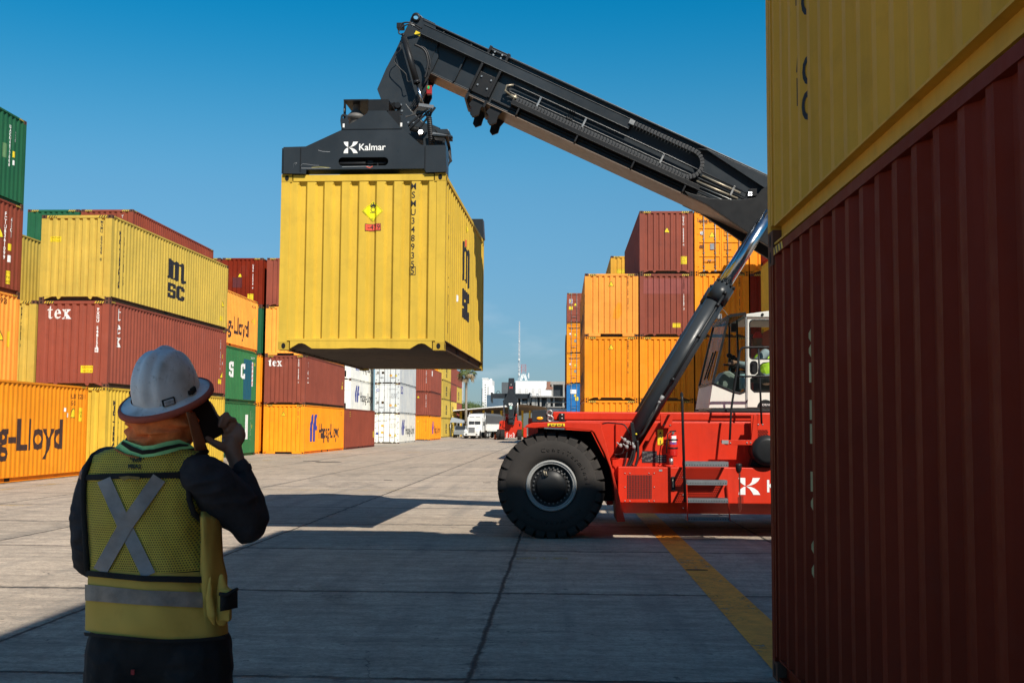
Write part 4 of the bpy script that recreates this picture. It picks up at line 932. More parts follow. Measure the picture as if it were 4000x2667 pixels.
# energy chain: lower run, loop, upper run
path = [(s_, -.63) for s_ in [2.1 + .058 * k for k in range(54)]]
cs, ct, cr_ = 5.20, -.395, .235
path += [(cs + cr_ * math.sin(a), ct - cr_ * math.cos(a)) for a in [math.pi * k / 13 for k in range(14)]]
path += [(cs - .058 * k, ct + cr_ - .012 * 0 - (.0 if k < 12 else 0)) for k in range(1, 21)]
b = MB()
for i in range(len(path) - 1):
    a_, c_ = Vector(path[i]), Vector(path[i + 1]); m_ = (a_ + c_) / 2; dd = (c_ - a_); ln = dd.length; dd.normalize(); nn = Vector((-dd.y, dd.x))
    hw, hh = ln * .47, .036
    q = [m_ + dd * x + nn * y for x, y in ((-hw * 1.05, -hh), (hw * .7, -hh), (hw * 1.05, 0), (hw * .7, hh), (-hw * 1.05, hh), (-hw * .75, 0))]
    b.prism([tuple(z_) for z_ in q], lambda p: S(p[0], p[1], BY0 - .115), lambda p: S(p[0], p[1], BY0 - .01))
rp(b, 'cable_chain', plain('chain_plastic', (.035, .036, .038), .45), bevel=.004)
b = MB(); bbox_(b, 4.0, 4.09, -.20, -.12, BY0 - .12, BY0 - .01); rp(b, 'chain_anchor', STEEL)
# mounting gussets at the lower right of the boom
b = MB(); pl = [(2672, 745), (2700, 756), (2780, 776), (2888, 781), (2950, 772), (2975, 740), (3010, 720), (3090, 760), (3120, 880), (3040, 985), (2960, 935), (2763, 800), (2690, 766)]
b.prism([at(*q, 18.86) for q in pl], lambda p: (p[0], 18.86, p[1]), lambda p: (p[0], 18.95, p[1]))
b.prism([at(*q, 18.86) for q in pl], lambda p: (p[0], 19.66, p[1]), lambda p: (p[0], 19.74, p[1])); rp(b, 'cylinder_bracket', BLKS, bevel=.006)
b = MB(); pl = [(2715, 580), (2763, 588), (2993, 738), (3060, 780), (3060, 715), (2993, 686), (2763, 583)]
b.prism([at(*q, 18.88) for q in pl], lambda p: (p[0], 18.88, p[1]), lambda p: (p[0], 18.96, p[1])); rp(b, 'gusset', BLK, bevel=.004)
b = MB()
for dx, dz in ((-.02, -.02), (.02, -.02), (-.02, .02), (.02, .02)):
    q = P(2930, 757, 18.83); b.sphere((q.x + dx, q.y, q.z + dz), .010, 0, 8, 6)
rp(b, 'work_lamp', LAMP)
b = MB(); q = P(2940, 752, 18.86); b.box(q.x - .06, q.x + .07, 18.85, 18.93, q.z - .06, q.z + .06); rp(b, 'lamp_housing', BLKS, bevel=.004)
# tilt cylinder at the head
b = MB(); a_, c_ = P(1577, 145, 18.80), P(1629, 327, 18.80); b.cyl(a_, c_, .052, 18); b.cyl(a_ - (c_ - a_).normalized() * .06, a_, .03, 12); b.cyl(c_ - (c_ - a_).normalized() * .05, c_, .058, 18)
tcy = rp(b, 'tilt_cylinder', BLKS)
b = MB(); b.cyl(c_, P(1653, 412, 18.80), .023, 12); rp(b, 'piston_rod', CHROME, tcy)
# loose hoses at the head
def hose(pts, r=.012, Y=18.8, mat=HOSE, name='hose', parent=None):
    b = MB(); pp = [P(p[0], p[1], p[2] if len(p) > 2 else Y) for p in pts]; out_ = []
    n = len(pp)
    for i in range(n - 1):
        p0, p1, p2, p3 = pp[max(0, i - 1)], pp[i], pp[i + 1], pp[min(n - 1, i + 2)]
        for k in range(6):
            u = k / 6; out_.append(.5 * ((2 * p1) + (p2 - p0) * u + (2 * p0 - 5 * p1 + 4 * p2 - p3) * u * u + (3 * p1 - p0 - 3 * p2 + p3) * u ** 3))
    out_.append(pp[-1]); b.tube(out_, r, 8); return rp(b, name, mat, parent)
hose([(1640, 118, 18.9), (1600, 96), (1565, 112), (1558, 130), (1575, 138)]); hose([(1648, 112, 18.9), (1605, 90), (1572, 92), (1560, 110)], .014)
hose([(1572, 165), (1563, 175), (1565, 195), (1545, 215), (1540, 240), (1560, 265), (1585, 290), (1592, 318), (1606, 317)], .008)
hose([(1620, 175), (1650, 190), (1665, 210), (1672, 245), (1668, 275), (1660, 305)], .02); hose([(1628, 180), (1655, 186), (1670, 205), (1680, 240), (1676, 270)], .012)
for k in range(4): hose([(1668 + k * 4, 262), (1664 + k * 5, 285), (1660 + k * 3, 310), (1640 + k * 3, 340), (1625 + k * 6, 380), (1600 + k * 8, 420)], .009, 18.9)
b = MB(); q = P(1562, 102, 18.85); b.box(q.x - .05, q.x + .07, 18.8, 18.95, q.z - .05, q.z + .04); rp(b, 'hose_block', BLKS, bevel=.004)
b = MB(); q = P(1676, 350, 18.9); b.box(q.x - .04, q.x + .05, 18.86, 18.95, q.z - .09, q.z + .06); tl = rp(b, 'tail_lamp', plain('lens_red', (.32, .02, .015), .3), bevel=.01)
flat('indicator_lens', [circ(0, 0, .02, ry=.03)], plain('lens_green', (.01, .3, .08), .2, emit=.5), P(1674, 342, 18.85), XU, ZV, 0, tl)

# ---- spreader ---------------------------------------------------
RS_ = Matrix.Translation((SUSX, SUSY, SUSZ)) @ Matrix.Rotation(SUSA, 4, 'Z')
def L2(px, py, Y=16.2):
    x, z = at(px, py, Y); return (x - SUSX, z - SUSZ)
SC0 = -W / 2
def sp(b, name, mats, parent=None, bevel=.004, **k):
    o = b.build(name, mats, parent or rs, bevel, **k)
    if parent is None: o.matrix_basis = RS_; o.matrix_parent_inverse = Matrix.Translation(-RL)
    return o
eb = [(1104, 572), (1192, 570), (1331, 507), (1433, 442), (1437, 432), (1509, 432), (1519, 445), (1559, 491), (1574, 503), (1645, 566), (1662, 568), (1741, 568), (1746, 672), (1664, 674), (1660, 659), (1194, 661), (1192, 677), (1104, 675)]
ol = [L2(*q) for q in eb]
slot = []
sxc0, sxc1 = L2(1337, 630), L2(1500, 630); rr_ = .063
for k in range(13): a_ = math.pi / 2 + math.pi * k / 12; slot.append((sxc0[0] + rr_ * math.cos(a_), sxc0[1] + rr_ * math.sin(a_)))
for k in range(13): a_ = -math.pi / 2 + math.pi * k / 12; slot.append((sxc1[0] + rr_ * math.cos(a_), sxc1[1] + rr_ * math.sin(a_)))
me = shape2d([ol, slot[::-1]]); fr = project(me, lambda u, v: (u, -.03, v), (), 'end_beam', BLK, rs); fr.matrix_basis = RS_; fr.matrix_parent_inverse = Matrix.Translation(-RL)
md = fr.modifiers.new('solid', 'SOLIDIFY'); md.thickness = .03; md.offset = 0
b = MB(); zt = STD
low = [q for q in ol if q[1] < L2(1100, 560)[1]]
zB, zT = L2(1200, 660)[1], L2(1200, 572)[1]
b.box(-W + .02, -.005, .26, .30, zB + .02, zT); b.box(-W + .02, -.02, .0, .30, zT - .03, zT - .003)
b.box(-W + .02, -.02, .0, .3, zB, zB + .03)
mid = [L2(*q) for q in ((1331, 520), (1433, 452), (1437, 440), (1505, 440), (1559, 500), (1640, 569), (1200, 571))]
b.xz(mid, .24, .28)
for s0, s1 in ((-W + .0, -W + .33), (-.31, -.004)): b.box(s0, s1, -.01, .34, STD + .012, zT - .004)
sp(b, 'end_beam_box', BLK)
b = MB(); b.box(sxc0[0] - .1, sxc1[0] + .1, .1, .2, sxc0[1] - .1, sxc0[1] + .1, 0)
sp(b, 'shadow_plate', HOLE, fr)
b = MB(); b.cyl((sxc0[0] - .1, .04, sxc0[1] - .01), (sxc0[0] + .33, .04, sxc0[1] - .01), .035, 12); b.cyl((sxc0[0] + .33, .04, sxc0[1] - .01), (sxc1[0] + .02, .04, sxc0[1] - .01), .022, 12); b.box(sxc0[0] + .36, sxc0[0] + .44, .02, .05, sxc0[1] - .03, sxc0[1] + .03); b.box(sxc0[0] + .5, sxc0[0] + .52, .0, .05, sxc0[1] - .06, sxc0[1] - .02)
sp(b, 'lock_cylinder', BLKS, fr)
# white K mark and name
def ksym(px0, px1, py0, py1): return px0, px1, py0, py1
KS = [[(.0, 1.0), (.30, 1.0), (.30, .56), (.14, .72), (.03, .88)], [(.0, 1.0), (.305, 1.0), (.305, .55), (.12, .74)], ]
K_A = [(.0, 1.0), (.03, .86), (.10, .72), (.20, .61), (.315, .535), (.315, 1.0)]
K_B = [(.35, .52), (.50, .60), (.60, .74), (.66, 1.0), (1.0, 1.0), (.90, .80), (.76, .66), (.58, .56)]
K_C = [(.0, .0), (.02, .18), (.10, .34), (.22, .45), (.315, .49), (.315, .0)]
K_D = [(.35, .50), (.58, .46), (.76, .36), (.90, .22), (1.0, .0), (.68, .0), (.62, .16), (.52, .34)]
KMARK = [K_A, K_B, K_C, K_D]
q0, q1 = L2(1341, 598), L2(1398, 553); kw, kh = q1[0] - q0[0], q1[1] - q0[1]
def onfr(o): o.matrix_basis = Matrix.Identity(4); return o
WP = plain('white_mark', (.78, .78, .76), .5)
project(shape2d([[(x * kw, y * kh) for x, y in pl] for pl in KMARK]), lambda u, v: (q0[0] + u, -.048, q0[1] + v), (), 'logo', WP, fr)
q2 = L2(1453, 575.5); project(shape2d(text='Kalmar', size=.138, bold=.0022), lambda u, v: (q2[0] + u, -.048, q2[1] + v), (), 'lettering', WP, fr)
def scratch(pts, wd, mat, y=-.0475):
    b = MB(); P_ = [Vector((L2(*p)[0], y, L2(*p)[1])) for p in pts]
    b.grid([[p + Vector((0, 0, wd)), p - Vector((0, 0, wd))] for p in P_]); sp(b, 'scratch', mat, fr, 0, recalc=False)
SCR = plain('bare_scratch', (.30, .31, .32), .5); 
scratch([(1241, 585), (1258, 590), (1272, 591), (1288, 592)], .0025, SCR); scratch([(1170, 648), (1180, 638), (1200, 640), (1225, 644), (1245, 645)], .0018, SCR); scratch([(1175, 655), (1240, 656), (1290, 655)], .003, SCR)
scratch([(1146, 652), (1144, 640), (1150, 634), (1158, 634), (1150, 642)], .0015, SCR); scratch([(1215, 653), (1250, 651), (1285, 654)], .006, plain('yellow_scuff', (.22, .20, .06), .6)); scratch([(1335, 651), (1440, 649), (1450, 653)], .003, SCR); scratch([(1430, 650), (1444, 655), (1455, 649)], .006, REDINK)
b = MB()
for u in (L2(1172, 600)[0], L2(1661, 600)[0]): b.box(u - .006, u + .006, -.052, -.044, STD + .03, zT - .01)
b.box(L2(1332, 507)[0], L2(1570, 507)[0], -.052, -.044, L2(1400, 504)[1] - .004, L2(1400, 504)[1] + .004)
sp(b, 'weld_seam', BLKS, fr, 0)
# telescopic beams and far end beam
b = MB(); b.box(SC0 - .48, SC0 - .14, .3, 5.8, STD + .14, STD + .42); b.box(SC0 + .14, SC0 + .48, .3, 5.8, STD + .14, STD + .42)
b.box(SC0 - .62, SC0 + .62, 1.2, 4.9, STD + .09, STD + .48); b.box(SC0 - .30, SC0 + .9, 1.6, 4.3, STD + .02, STD + .10)
sp(b, 'main_beam', BLK, bevel=.01)
fe = [(x, y) for x, y in ol]
b = MB(); b.prism(fe, lambda p: (p[0], 5.82, p[1]), lambda p: (p[0], 6.09, p[1])); sp(b, 'end_beam', BLK, bevel=.008)
# drive motor, hood and side plates (behind the near end beam)
def hb(x0, y0, x1, y1, ya, yb, b, m=0, Y=None):
    a_ = L2(x0, y1, Y or (SUSY + ya)); c_ = L2(x1, y0, Y or (SUSY + ya)); b.box(a_[0], c_[0], ya, yb, a_[1], c_[1], m)
b = MB(); hb(1334, 385, 1432, 391, .9, 1.8, b); hb(1431, 386, 1511, 432, .9, .93, b); hb(1331, 392, 1342, 500, 1.2, 1.22, b); hb(1431, 386, 1511, 390, .93, 1.8, b)
q = L2(1337, 455, SUSY + .9)
hood = sp(b, 'hood', BLKS, bevel=.003)
b = MB(); mx, _ = L2(1383, 450, SUSY + 1.15)
def zz(py, ya=1.15): return L2(1383, py, SUSY + ya)[1]
b.lathe([(.0, zz(392)), (.055, zz(392)), (.06, zz(402)), (.05, zz(408)), (.06, zz(414)), (.05, zz(425)), (.07, zz(432)), (.09, zz(438)), (.12, zz(446)), (.15, zz(452)), (.155, zz(456)), (.155, zz(464)), (.12, zz(468)), (.115, zz(490)), (.115, zz(520))], (mx, 1.15, 0), 'z', 22)
b.cyl((mx - .16, 1.0, zz(446)), (mx - .16, 1.0, zz(426)), .014, 8); sp(b, 'slewing_motor', plain('motor_grey', (.11, .105, .10), .55, bump=.002), bevel=0)
for cxp, cyp in ((1336, 455), (1562, 453)):
    b = MB(); c_ = L2(cxp, cyp, SUSY + .95); k = [(c_[0] + .055 * math.cos(t_), c_[1] + .055 * math.sin(t_)) for t_ in [math.pi * (j / 8) for j in range(9)]]
    out_ = k + [(c_[0] - .06, c_[1] - .06), (c_[0] - .03, c_[1] - .25), (c_[0] + .15, c_[1] - .28), (c_[0] + .07, c_[1] - .08)]
    o = project(shape2d([out_, circ(c_[0], c_[1], .026)[::-1]]), lambda u, v: (u, .95, v), (), 'lifting_lug', BLK, rs); o.matrix_basis = RS_; o.matrix_parent_inverse = Matrix.Translation(-RL)
    md = o.modifiers.new('solid', 'SOLIDIFY'); md.thickness = .03
    project(shape2d([rect(c_[0] - .015, c_[0] + .015, c_[1] - .17, c_[1] - .11)]), lambda u, v: (u, .93, v), (), 'plate', WHITEINK, o)
# rotator and damping frame
b = MB(); rcx = SC0 + .42; b.lathe([(.0, STD + .45), (.45, STD + .45), (.45, STD + .50), (.38, STD + .52), (.38, STD + .60), (.45, STD + .62), (.45, STD + .68), (.0, STD + .68)], (rcx, 3.03, 0), 'z', 40)
for k in range(40): a_ = 2 * math.pi * k / 40; b.box(rcx + .39 * math.cos(a_) - .012, rcx + .39 * math.cos(a_) + .012, 3.03 + .39 * math.sin(a_) - .012, 3.03 + .39 * math.sin(a_) + .012, STD + .52, STD + .60)
sp(b, 'rotator', BLKS, bevel=0)
b = MB(); RYl = 2.55
def rb(pts, y0, y1): b.xz([L2(p[0], p[1], SUSY + y0) for p in pts], y0, y1)
rb([(1512, 432), (1520, 408), (1545, 398), (1570, 404), (1590, 430), (1612, 452), (1640, 480), (1668, 486), (1700, 500), (1700, 545), (1520, 545)], 2.5, 2.6)
rb([(1512, 432), (1520, 408), (1545, 398), (1570, 404), (1590, 430), (1612, 452), (1640, 480), (1668, 486), (1700, 500), (1700, 545), (1520, 545)], 3.45, 3.55)
rb([(1500, 470), (1690, 500), (1690, 540), (1500, 540)], 2.6, 3.45)
rb([(1683, 504), (1735, 504), (1742, 512), (1742, 524), (1700, 522)], 2.2, 2.7); rb([(1680, 522), (1755, 530), (1755, 536), (1680, 530)], 2.0, 2.1)
rb([(1690, 536), (1725, 540), (1725, 568), (1640, 568), (1640, 540)], 2.2, 2.5)
sp(b, 'suspension_frame', BLK)
b = MB()
for p in ((1530, 403), (1551, 409), (1528, 412), (1545, 418), (1600, 478), (1580, 478), (1532, 428), (1555, 432)):
    c_ = L2(*p, SUSY + 2.48); b.cyl((c_[0], 2.5, c_[1]), (c_[0], 2.47, c_[1]), .018, 8)
sp(b, 'bolt', STEEL, bevel=0)
b = MB(); c_ = L2(1541, 414, SUSY + 2.48); b.cyl((c_[0], 2.5, c_[1]), (c_[0], 2.40, c_[1]), .05, 14); sp(b, 'hinge_pin', BLKS, bevel=0)
b = MB(); hb(1507, 432, 1556, 505, .9, .95, b); hb(1514, 438, 1548, 500, 1.6, 1.65, b); sp(b, 'valve_cover', BLKS)
Yr = SUSY + 2.2
b = MB()
for k in range(12):
    a_ = L2(1570 + k * 5, 483 + k * 1.2, Yr); b.cyl((a_[0], 2.2, a_[1]), (a_[0], 2.2, a_[1] - .1), .012, 6)
sp(b, 'cooling_fins', BLKS, bevel=0)
b = MB()
for x0, y0, x1, y1 in ((1688, 425, 1588, 512), (1672, 425, 1570, 508), (1700, 420, 1640, 500)): b.bar(P(x0, y0, Yr), P(x1, y1, Yr), .03, .03)
rp(b, 'brace', BLKS)
b = MB(); a_, c_ = P(1636, 410, Yr - .1), P(1694, 418, Yr - .1); b.bar(a_, c_, .03, .05); rp(b, 'hose_rail', TREAD); b = MB()
a_, c_ = P(1690, 522, Yr - .1), P(1755, 534, Yr - .1); b.bar(a_, c_, .03, .04); rp(b, 'hose_rail', TREAD)
for k in range(9):
    x0 = 1642 + k * 5.5
    hose([(x0, 412, Yr), (x0 - 25, 438 - k * .5, Yr), (1605 - k * 3, 452 + k, Yr), (1575, 455 + k * 1.6, Yr)], .009, name='hydraulic_hose', mat=plain('hose_grey', (.045, .044, .042), .5))
for k in range(5):
    x0 = 1660 + k * 6; hose([(x0, 415, Yr), (x0 + 2, 440, Yr), (1668 + k * 3, 462, Yr), (1672 + k * 2, 480, Yr)], .010, name='hydraulic_hose')
b = MB(); pts = [P(1676, 460, Yr - .05), P(1680, 490, Yr - .05), P(1684, 530, Yr - .05), P(1686, 568, Yr - .05)]; b.tube(pts, .042, 12)
for k in range(14):
    a_ = pts[0].lerp(pts[-1], k / 14); b.tube([a_, a_ + (pts[-1] - pts[0]) * .03], .047, 12)
rp(b, 'hose_sleeve', HOSE)
for k in range(10):
    x0 = 1692 + k * 5.5
    hose([(x0, 526, Yr), (1700 + k * 3.5, 545, Yr), (1708 + k * 1.5, 562, Yr)], .008, name='hydraulic_hose')
for k in range(6):
    hose([(1738 + k * 2, 530, Yr - .2 * k), (1748 + k * 2, 560 + k * 3, Yr), (1752 + k * 2, 600 + 4 * k, Yr), (1756 + k * 1.5, 630, Yr), (1748, 655 - k * 3, Yr)], .011, name='hydraulic_hose')
b = MB(); q = P(1643, 516, SUSY + 2.0); b.lathe([(.0, 0), (.042, 0), (.05, .02), (.052, .07), (.0, .08)], q, 'y', 20); wl = rp(b, 'work_lamp', BLKS)
b = MB()
for k in range(7):
    a_ = 2 * math.pi * k / 6; r_ = .026 if k < 6 else 0; b.sphere((q.x + r_ * math.cos(a_), q.y - .002, q.z + r_ * math.sin(a_)), .0125, 0, 10, 6)
rp(b, 'lamp_lens', LAMP, wl)
# link between head and rotator
b = MB(); b.cyl(P(1541, 414, 18.7), P(1541, 414, 19.9), .06, 14); b.bar(P(1541, 414, 19.3), P(1560, 520, 19.3), .5, .3, up=(0, 1, 0)); rp(b, 'swivel_link', BLKS)
# ---- chassis ----------------------------------------------------
def poly(b, pts, y0, y1, m=0, Y=None):
    q = [at(*p, Y or min(y0, y1)) for p in pts]; b.prism(q, lambda p: (p[0], y0, p[1]), lambda p: (p[0], y1, p[1]), m)
def pb(b, x0, y0, x1, y1, ya, yb, m=0):
    a_, c_ = at(x0, y1, min(ya, yb)), at(x1, y0, min(ya, yb)); b.box(a_[0], c_[0], ya, yb, a_[1], c_[1], m)
YL_, YUP, YR = 17.40, 17.75, 18.1
b = MB(); xa = at(2399, 1900, YL_)[0]; z1, z2, z3 = at(2500, 1823, YL_)[1], at(2500, 1962, YL_)[1], at(2500, 2004, YL_ + .2)[1]
XE = 8.6
b.prism([(YL_, z1), (YL_, z2), (YL_ + .22, z3), (38.6 - YL_ - .22, z3), (38.6 - YL_, z2), (38.6 - YL_, z1)], lambda p: (xa + (.06 if p[1] > z2 - .01 else .16), p[0], p[1]), lambda p: (XE, p[0], p[1]))
ch = rp(b, 'chassis', RED, bevel=.012)
b = MB(); zu = at(2500, 1650, YUP)[1]; xu = at(2440, 1700, YUP)[0]
sp_ = [at(*p, YUP) for p in ((2484, 1823), (2578, 1650), (2995, 1650), (2995, 1823))]; b.xz(sp_[:2] + [(4.65, zu), (4.65, z1)], YUP, YUP + .05); bk_ = [at(*p, 18.06) for p in ((2405, 1823), (2405, 1645))]; b.box(bk_[0][0], sp_[1][0] + .05, 18.06, 18.09, z1, zu); b.prism([(YUP + .05, 0), (18.06, 0), (18.06, 1), (YUP + .05, 1)], lambda p: (sp_[0][0] + (sp_[1][0] - sp_[0][0]) * p[1], p[0], z1 + (zu - z1) * p[1]), lambda p: (sp_[0][0] + .03 + (sp_[1][0] - sp_[0][0]) * p[1], p[0], z1 + (zu - z1) * p[1])); b.box(xu, XE, 38.6 - YUP - .05, 38.6 - YUP, z1, zu)
b.box(at(2440, 1700, 17.8)[0], 4.6, YUP + .05, 18.3, z1, z1 + .02)
rp(b, 'side_panel', RED, bevel=.006)
b = MB(); zr0, zr1 = at(2500, 1642, YR)[1], at(2500, 1609, YR)[1]; xr0 = at(2159, 1620, YR)[0]
for y0, y1 in ((YR, YR + .32), (38.6 - YR - .32, 38.6 - YR)): b.box(xr0, XE, y0, y1, zr0, zr1)
b.box(xr0, xr0 + .3, YR + .32, 38.6 - YR - .32, zr0 + .01, zr1 - .01); b.box(xr0 + .2, XE - .2, YR + .01, YR + .3, .55, zr0 - .002); b.box(xr0 + .2, XE - .2, 38.6 - YR - .3, 38.6 - YR - .01, .55, zr0 - .002)
rp(b, 'frame_rail', RED, bevel=.02)
for s_ in (1, -1):
    b = MB(); fl = [(2047, 1667), (2060, 1658), (2081, 1650), (2200, 1647), (2345, 1649), (2362, 1710), (2389, 1818), (2416, 1925), (2443, 2036), (2410, 2038), (2404, 1960), (2399, 1901), (2385, 1830), (2362, 1770), (2322, 1690), (2312, 1682), (2200, 1671), (2110, 1669), (2090, 1672), (2062, 1670)]
    q = [at(*p, 17.02) for p in fl]; y0, y1 = (17.02, 17.95) if s_ > 0 else (38.6 - 17.02, 38.6 - 17.95)
    b.prism(q, lambda p: (p[0], y0, p[1]), lambda p: (p[0], y1, p[1]))
    o_ = rp(b, 'fender', RED, bevel=.01); fd = o_ if s_ > 0 else fd
b = MB(); pb(b, 2139, 1653, 2206, 1664, 17.012, 17.0195); rp(b, 'warning_label', YELINK, fd, 0)
for k in range(5): flat('warning_symbol', [[(-.018, -.015), (.018, -.015), (.004, .016), (-.004, .016)]] if k % 2 == 0 else [rect(-.02, .02, -.006, .006)], BROWNINK, P(2149 + k * 12, 1659, 17.008), XU, ZV, 0, fd)
b = MB(); q = [at(*p, 17.72) for p in ((2100, 1672), (2310, 1684), (2385, 1830), (2405, 1960), (2300, 1960), (2100, 1700))]
b.prism(q, lambda p: (p[0], 17.96, p[1]), lambda p: (p[0], 18.05, p[1])); rp(b, 'wheel_house', plain('underbody_black', (.012, .012, .012), .8))
# front lamp box, horns, brackets
b = MB(); poly(b, [(2078, 1602), (2134, 1600), (2140, 1647), (2078, 1648)], 17.75, 18.5); lb = rp(b, 'lamp_box', BLK, bevel=.01)
b = MB(); q = P(2109, 1633, 17.745); b.sphere(q, (.052, .015, .024), 0, 16, 8); rp(b, 'indicator_lens', AMB, lb)
for p in ((2147, 1613), (2150, 1635)):
    b = MB(); q = P(*p, 17.74); b.lathe([(.0, .04), (.024, .03), (.026, -.0), (.05, -.012), (.054, .0), (.05, .12), (.0, .13)], q, 'y', 20); rp(b, 'horn', STEEL, lb)
b = MB(); pb(b, 2183, 1614, 2206, 1648, 18.04, 18.09); br_ = rp(b, 'bolted_plate', BLKS, bevel=.004)
b = MB()
for py in (1620, 1634): q = P(2195, py, 18.04); b.sphere(q, .02, 0, 10, 6)
rp(b, 'bolt', STEEL, br_)
b = MB(); poly(b, [(2580, 1619), (2624, 1619), (2628, 1634), (2620, 1671), (2590, 1671), (2582, 1660)], 17.62, 17.70)
for x_ in (2594, 2618): q = P(x_, 1660, 17.62); b.cyl(q, q - Vector((0, .012, 0)), .012, 8, 1)
rp(b, 'bracket', [RED, STEEL], bevel=.003)
# lower panel details
yf = YL_ - .002
b = MB()
for i in range(16):
    for j in range(11):
        x_, z_ = at(2452 + i * 6.1, 1858 + j * 8.5, YL_)
        b.box(x_ - .0075, x_ + .0075, yf - .004, yf + .004, z_ - .013, z_ + .013)
rp(b, 'grille', plain('grille_dark', (.05, .01, .008), .8), ch)
b = MB()
for p in ((2441, 1848), (2555, 1848), (2441, 1902), (2555, 1902), (2441, 1956), (2555, 1956), (2535, 1848), (2460, 1848), (2460, 1956), (2535, 1956), (2667, 1864), (2668, 1932), (2668, 1983)): q = P(*p, YL_); b.sphere(q, .011, 0, 8, 6)
rp(b, 'bolt', STEEL, ch)
b = MB(); pb(b, 2623, 1861, 2638, 1915, yf - .02, yf); rp(b, 'sight_gauge', BLKS, ch, bevel=.004)
b = MB(); pb(b, 2627, 1872, 2632, 1902, yf - .024, yf - .0205); rp(b, 'gauge_glass', plain('gauge_pale', (.5, .45, .3), .3), ch)
b = MB(); pb(b, 2574, 1833, 2587, 1840, yf - .004, yf); rp(b, 'plate', RIMM, ch)
# K mark and name on the side
q0, q1 = at(2885, 1931, YL_), at(2969, 1866, YL_); kw, kh = q1[0] - q0[0], q1[1] - q0[1]
flat('logo', [[(x * kw, y * kh) for x, y in pl] for pl in KMARK], WP, (q0[0], yf - .002, q0[1]), XU, ZV, 0, ch)
x_, z_ = at(2981, 1900, YL_); flat('lettering', None, WP, (x_ + .42, yf - .002, z_), XU, ZV, 0, ch, text='Kalmar', size=.26, bold=.004)
b = MB(); q = P(2887, 1822, 17.38); b.lathe([(.0, .09), (.045, .085), (.05, .06), (.045, .0), (.03, -.04)], (q.x, q.y + .03, q.z - .04), 'z', 14); rp(b, 'filler_cap', BLKS, bevel=0)
b = MB()
for x_, r_, h_ in ((2577, .03, .03), (2616, .085, .03), (2640, .025, .02)):
    q = P(x_, 1822, 17.55); b.cyl((q.x, 17.57, z1), (q.x, 17.57, z1 + h_), r_, 16)
rp(b, 'tank_cap', RED); b = MB(); q = P(2622, 1800, 17.55); b.cyl((q.x, 17.57, z1 + .03), (q.x, 17.57, z1 + .13), .034, 14); rp(b, 'breather_cap', STEEL)
for i_, (x_, a_, c_, w_) in enumerate(((2889, 1846, 2000, 3), (2895, 1935, 1992, 2), (2884, 1940, 1985, 1.5), (2902, 1935, 1970, 1.2))):
    flat('oil_streak', [[(-w_ * .004, 0), (w_ * .004, 0), (w_ * .0022, -(c_ - a_) * .0038), (-w_ * .0015, -(c_ - a_) * .0039)]], plain('oil_stain', (.09, .015, .008), .5), P(x_, a_, YL_), XU, ZV, .006, ch)
# decals on the upper panel
yu = YUP - .004
def decal(x0, y0, x1, y1, mat, name='label', lift=0):
    b = MB(); pb(b, x0, y0, x1, y1, yu - .002 - lift, yu + .002 - lift); return rp(b, name, mat)
decal(2569, 1677, 2590, 1737, YELINK, 'warning_label')
for k in range(3): flat('warning_symbol', [[(-.022, -.02), (.022, -.02), (.0, .022)]] if k == 0 else ([[(-.03, -.01), (.0, .012), (.03, -.005), (.03, .01), (.0, .024), (-.03, .006)]] if k == 1 else [rect(-.006, .006, -.03, .03), rect(-.025, .025, -.004, .004)][:1]), INK, P(2579.5, 1690 + 18 * k, yu - .004), XU, ZV, .002)
decal(2508, 1761, 2566, 1806, INK); decal(2567, 1776, 2604, 1807, INK)
for k in range(26):
    x_, y_ = 2512 + (k * 37) % 50, 1765 + (k * 23) % 36
    flat('print', [rect(-.012 - .01 * (k % 3), .012, -.002, .003)], plain('grey_print', (.22, .22, .22), .6), P(x_, y_, yu - .003), XU, ZV, .002)
for k in range(12): flat('print', [rect(-.01, .01, -.004, .004)], plain('grey_print', (.22, .22, .22), .6), P(2573 + (k % 4) * 8, 1781 + (k // 4) * 9, yu - .003), XU, ZV, .002)
# fire extinguisher
b = MB(); q = P(2630, 1733, 17.55); zb_, zt_ = at(2630, 1783, 17.55)[1], at(2630, 1694, 17.55)[1]
b.lathe([(.0, zb_), (.06, zb_), (.072, zb_ + .02), (.072, zt_ - .06), (.055, zt_ - .02), (.02, zt_), (.02, zt_ + .02), (.0, zt_ + .02)], (q.x, 17.62, 0), 'z', 24)
fx = rp(b, 'fire_extinguisher', plain('extinguisher_red', (.58, .02, .015), .25, coat=.6))
b = MB(); b.bar((q.x - .05, 17.62, zt_ + .035), (q.x + .05, 17.62, zt_ + .045), .02, .02); b.cyl((q.x, 17.58, zt_ + .015), (q.x, 17.55, zt_ + .015), .02, 12, 1)
b.tube([(q.x - .03, 17.6, zt_ + .03), (q.x - .08, 17.59, zt_), (q.x - .10, 17.58, zt_ - .15), (q.x - .10, 17.58, zt_ - .30)], .009, 8); rp(b, 'valve', [BLKS, STEEL], fx)
b = MB()
for z_ in (zt_ - .10, zb_ + .12): b.lathe([(.074, 0), (.078, 0), (.078, .022), (.074, .022)], (q.x, 17.62, z_), 'z', 24)
rp(b, 'strap', BLKS, fx)
b = MB(); n = 10
def arc(a0, a1, z0, z1, m): b.grid([[(q.x + .0735 * math.cos(a0 + (a1 - a0) * k / n), 17.62 + .0735 * math.sin(a0 + (a1 - a0) * k / n), z) for k in range(n + 1)] for z in (z0, z1)], m)
arc(-2.4, -.7, zb_ + .19, zt_ - .11, 0); arc(-1.9, -.9, zb_ + .22, zb_ + .32, 1); arc(-2.35, -.75, zt_ - .16, zt_ - .12, 2)
rp(b, 'label', [plain('ext_label', (.5, .08, .09), .4), WHITEINK, BLUEINK], fx, recalc=False)
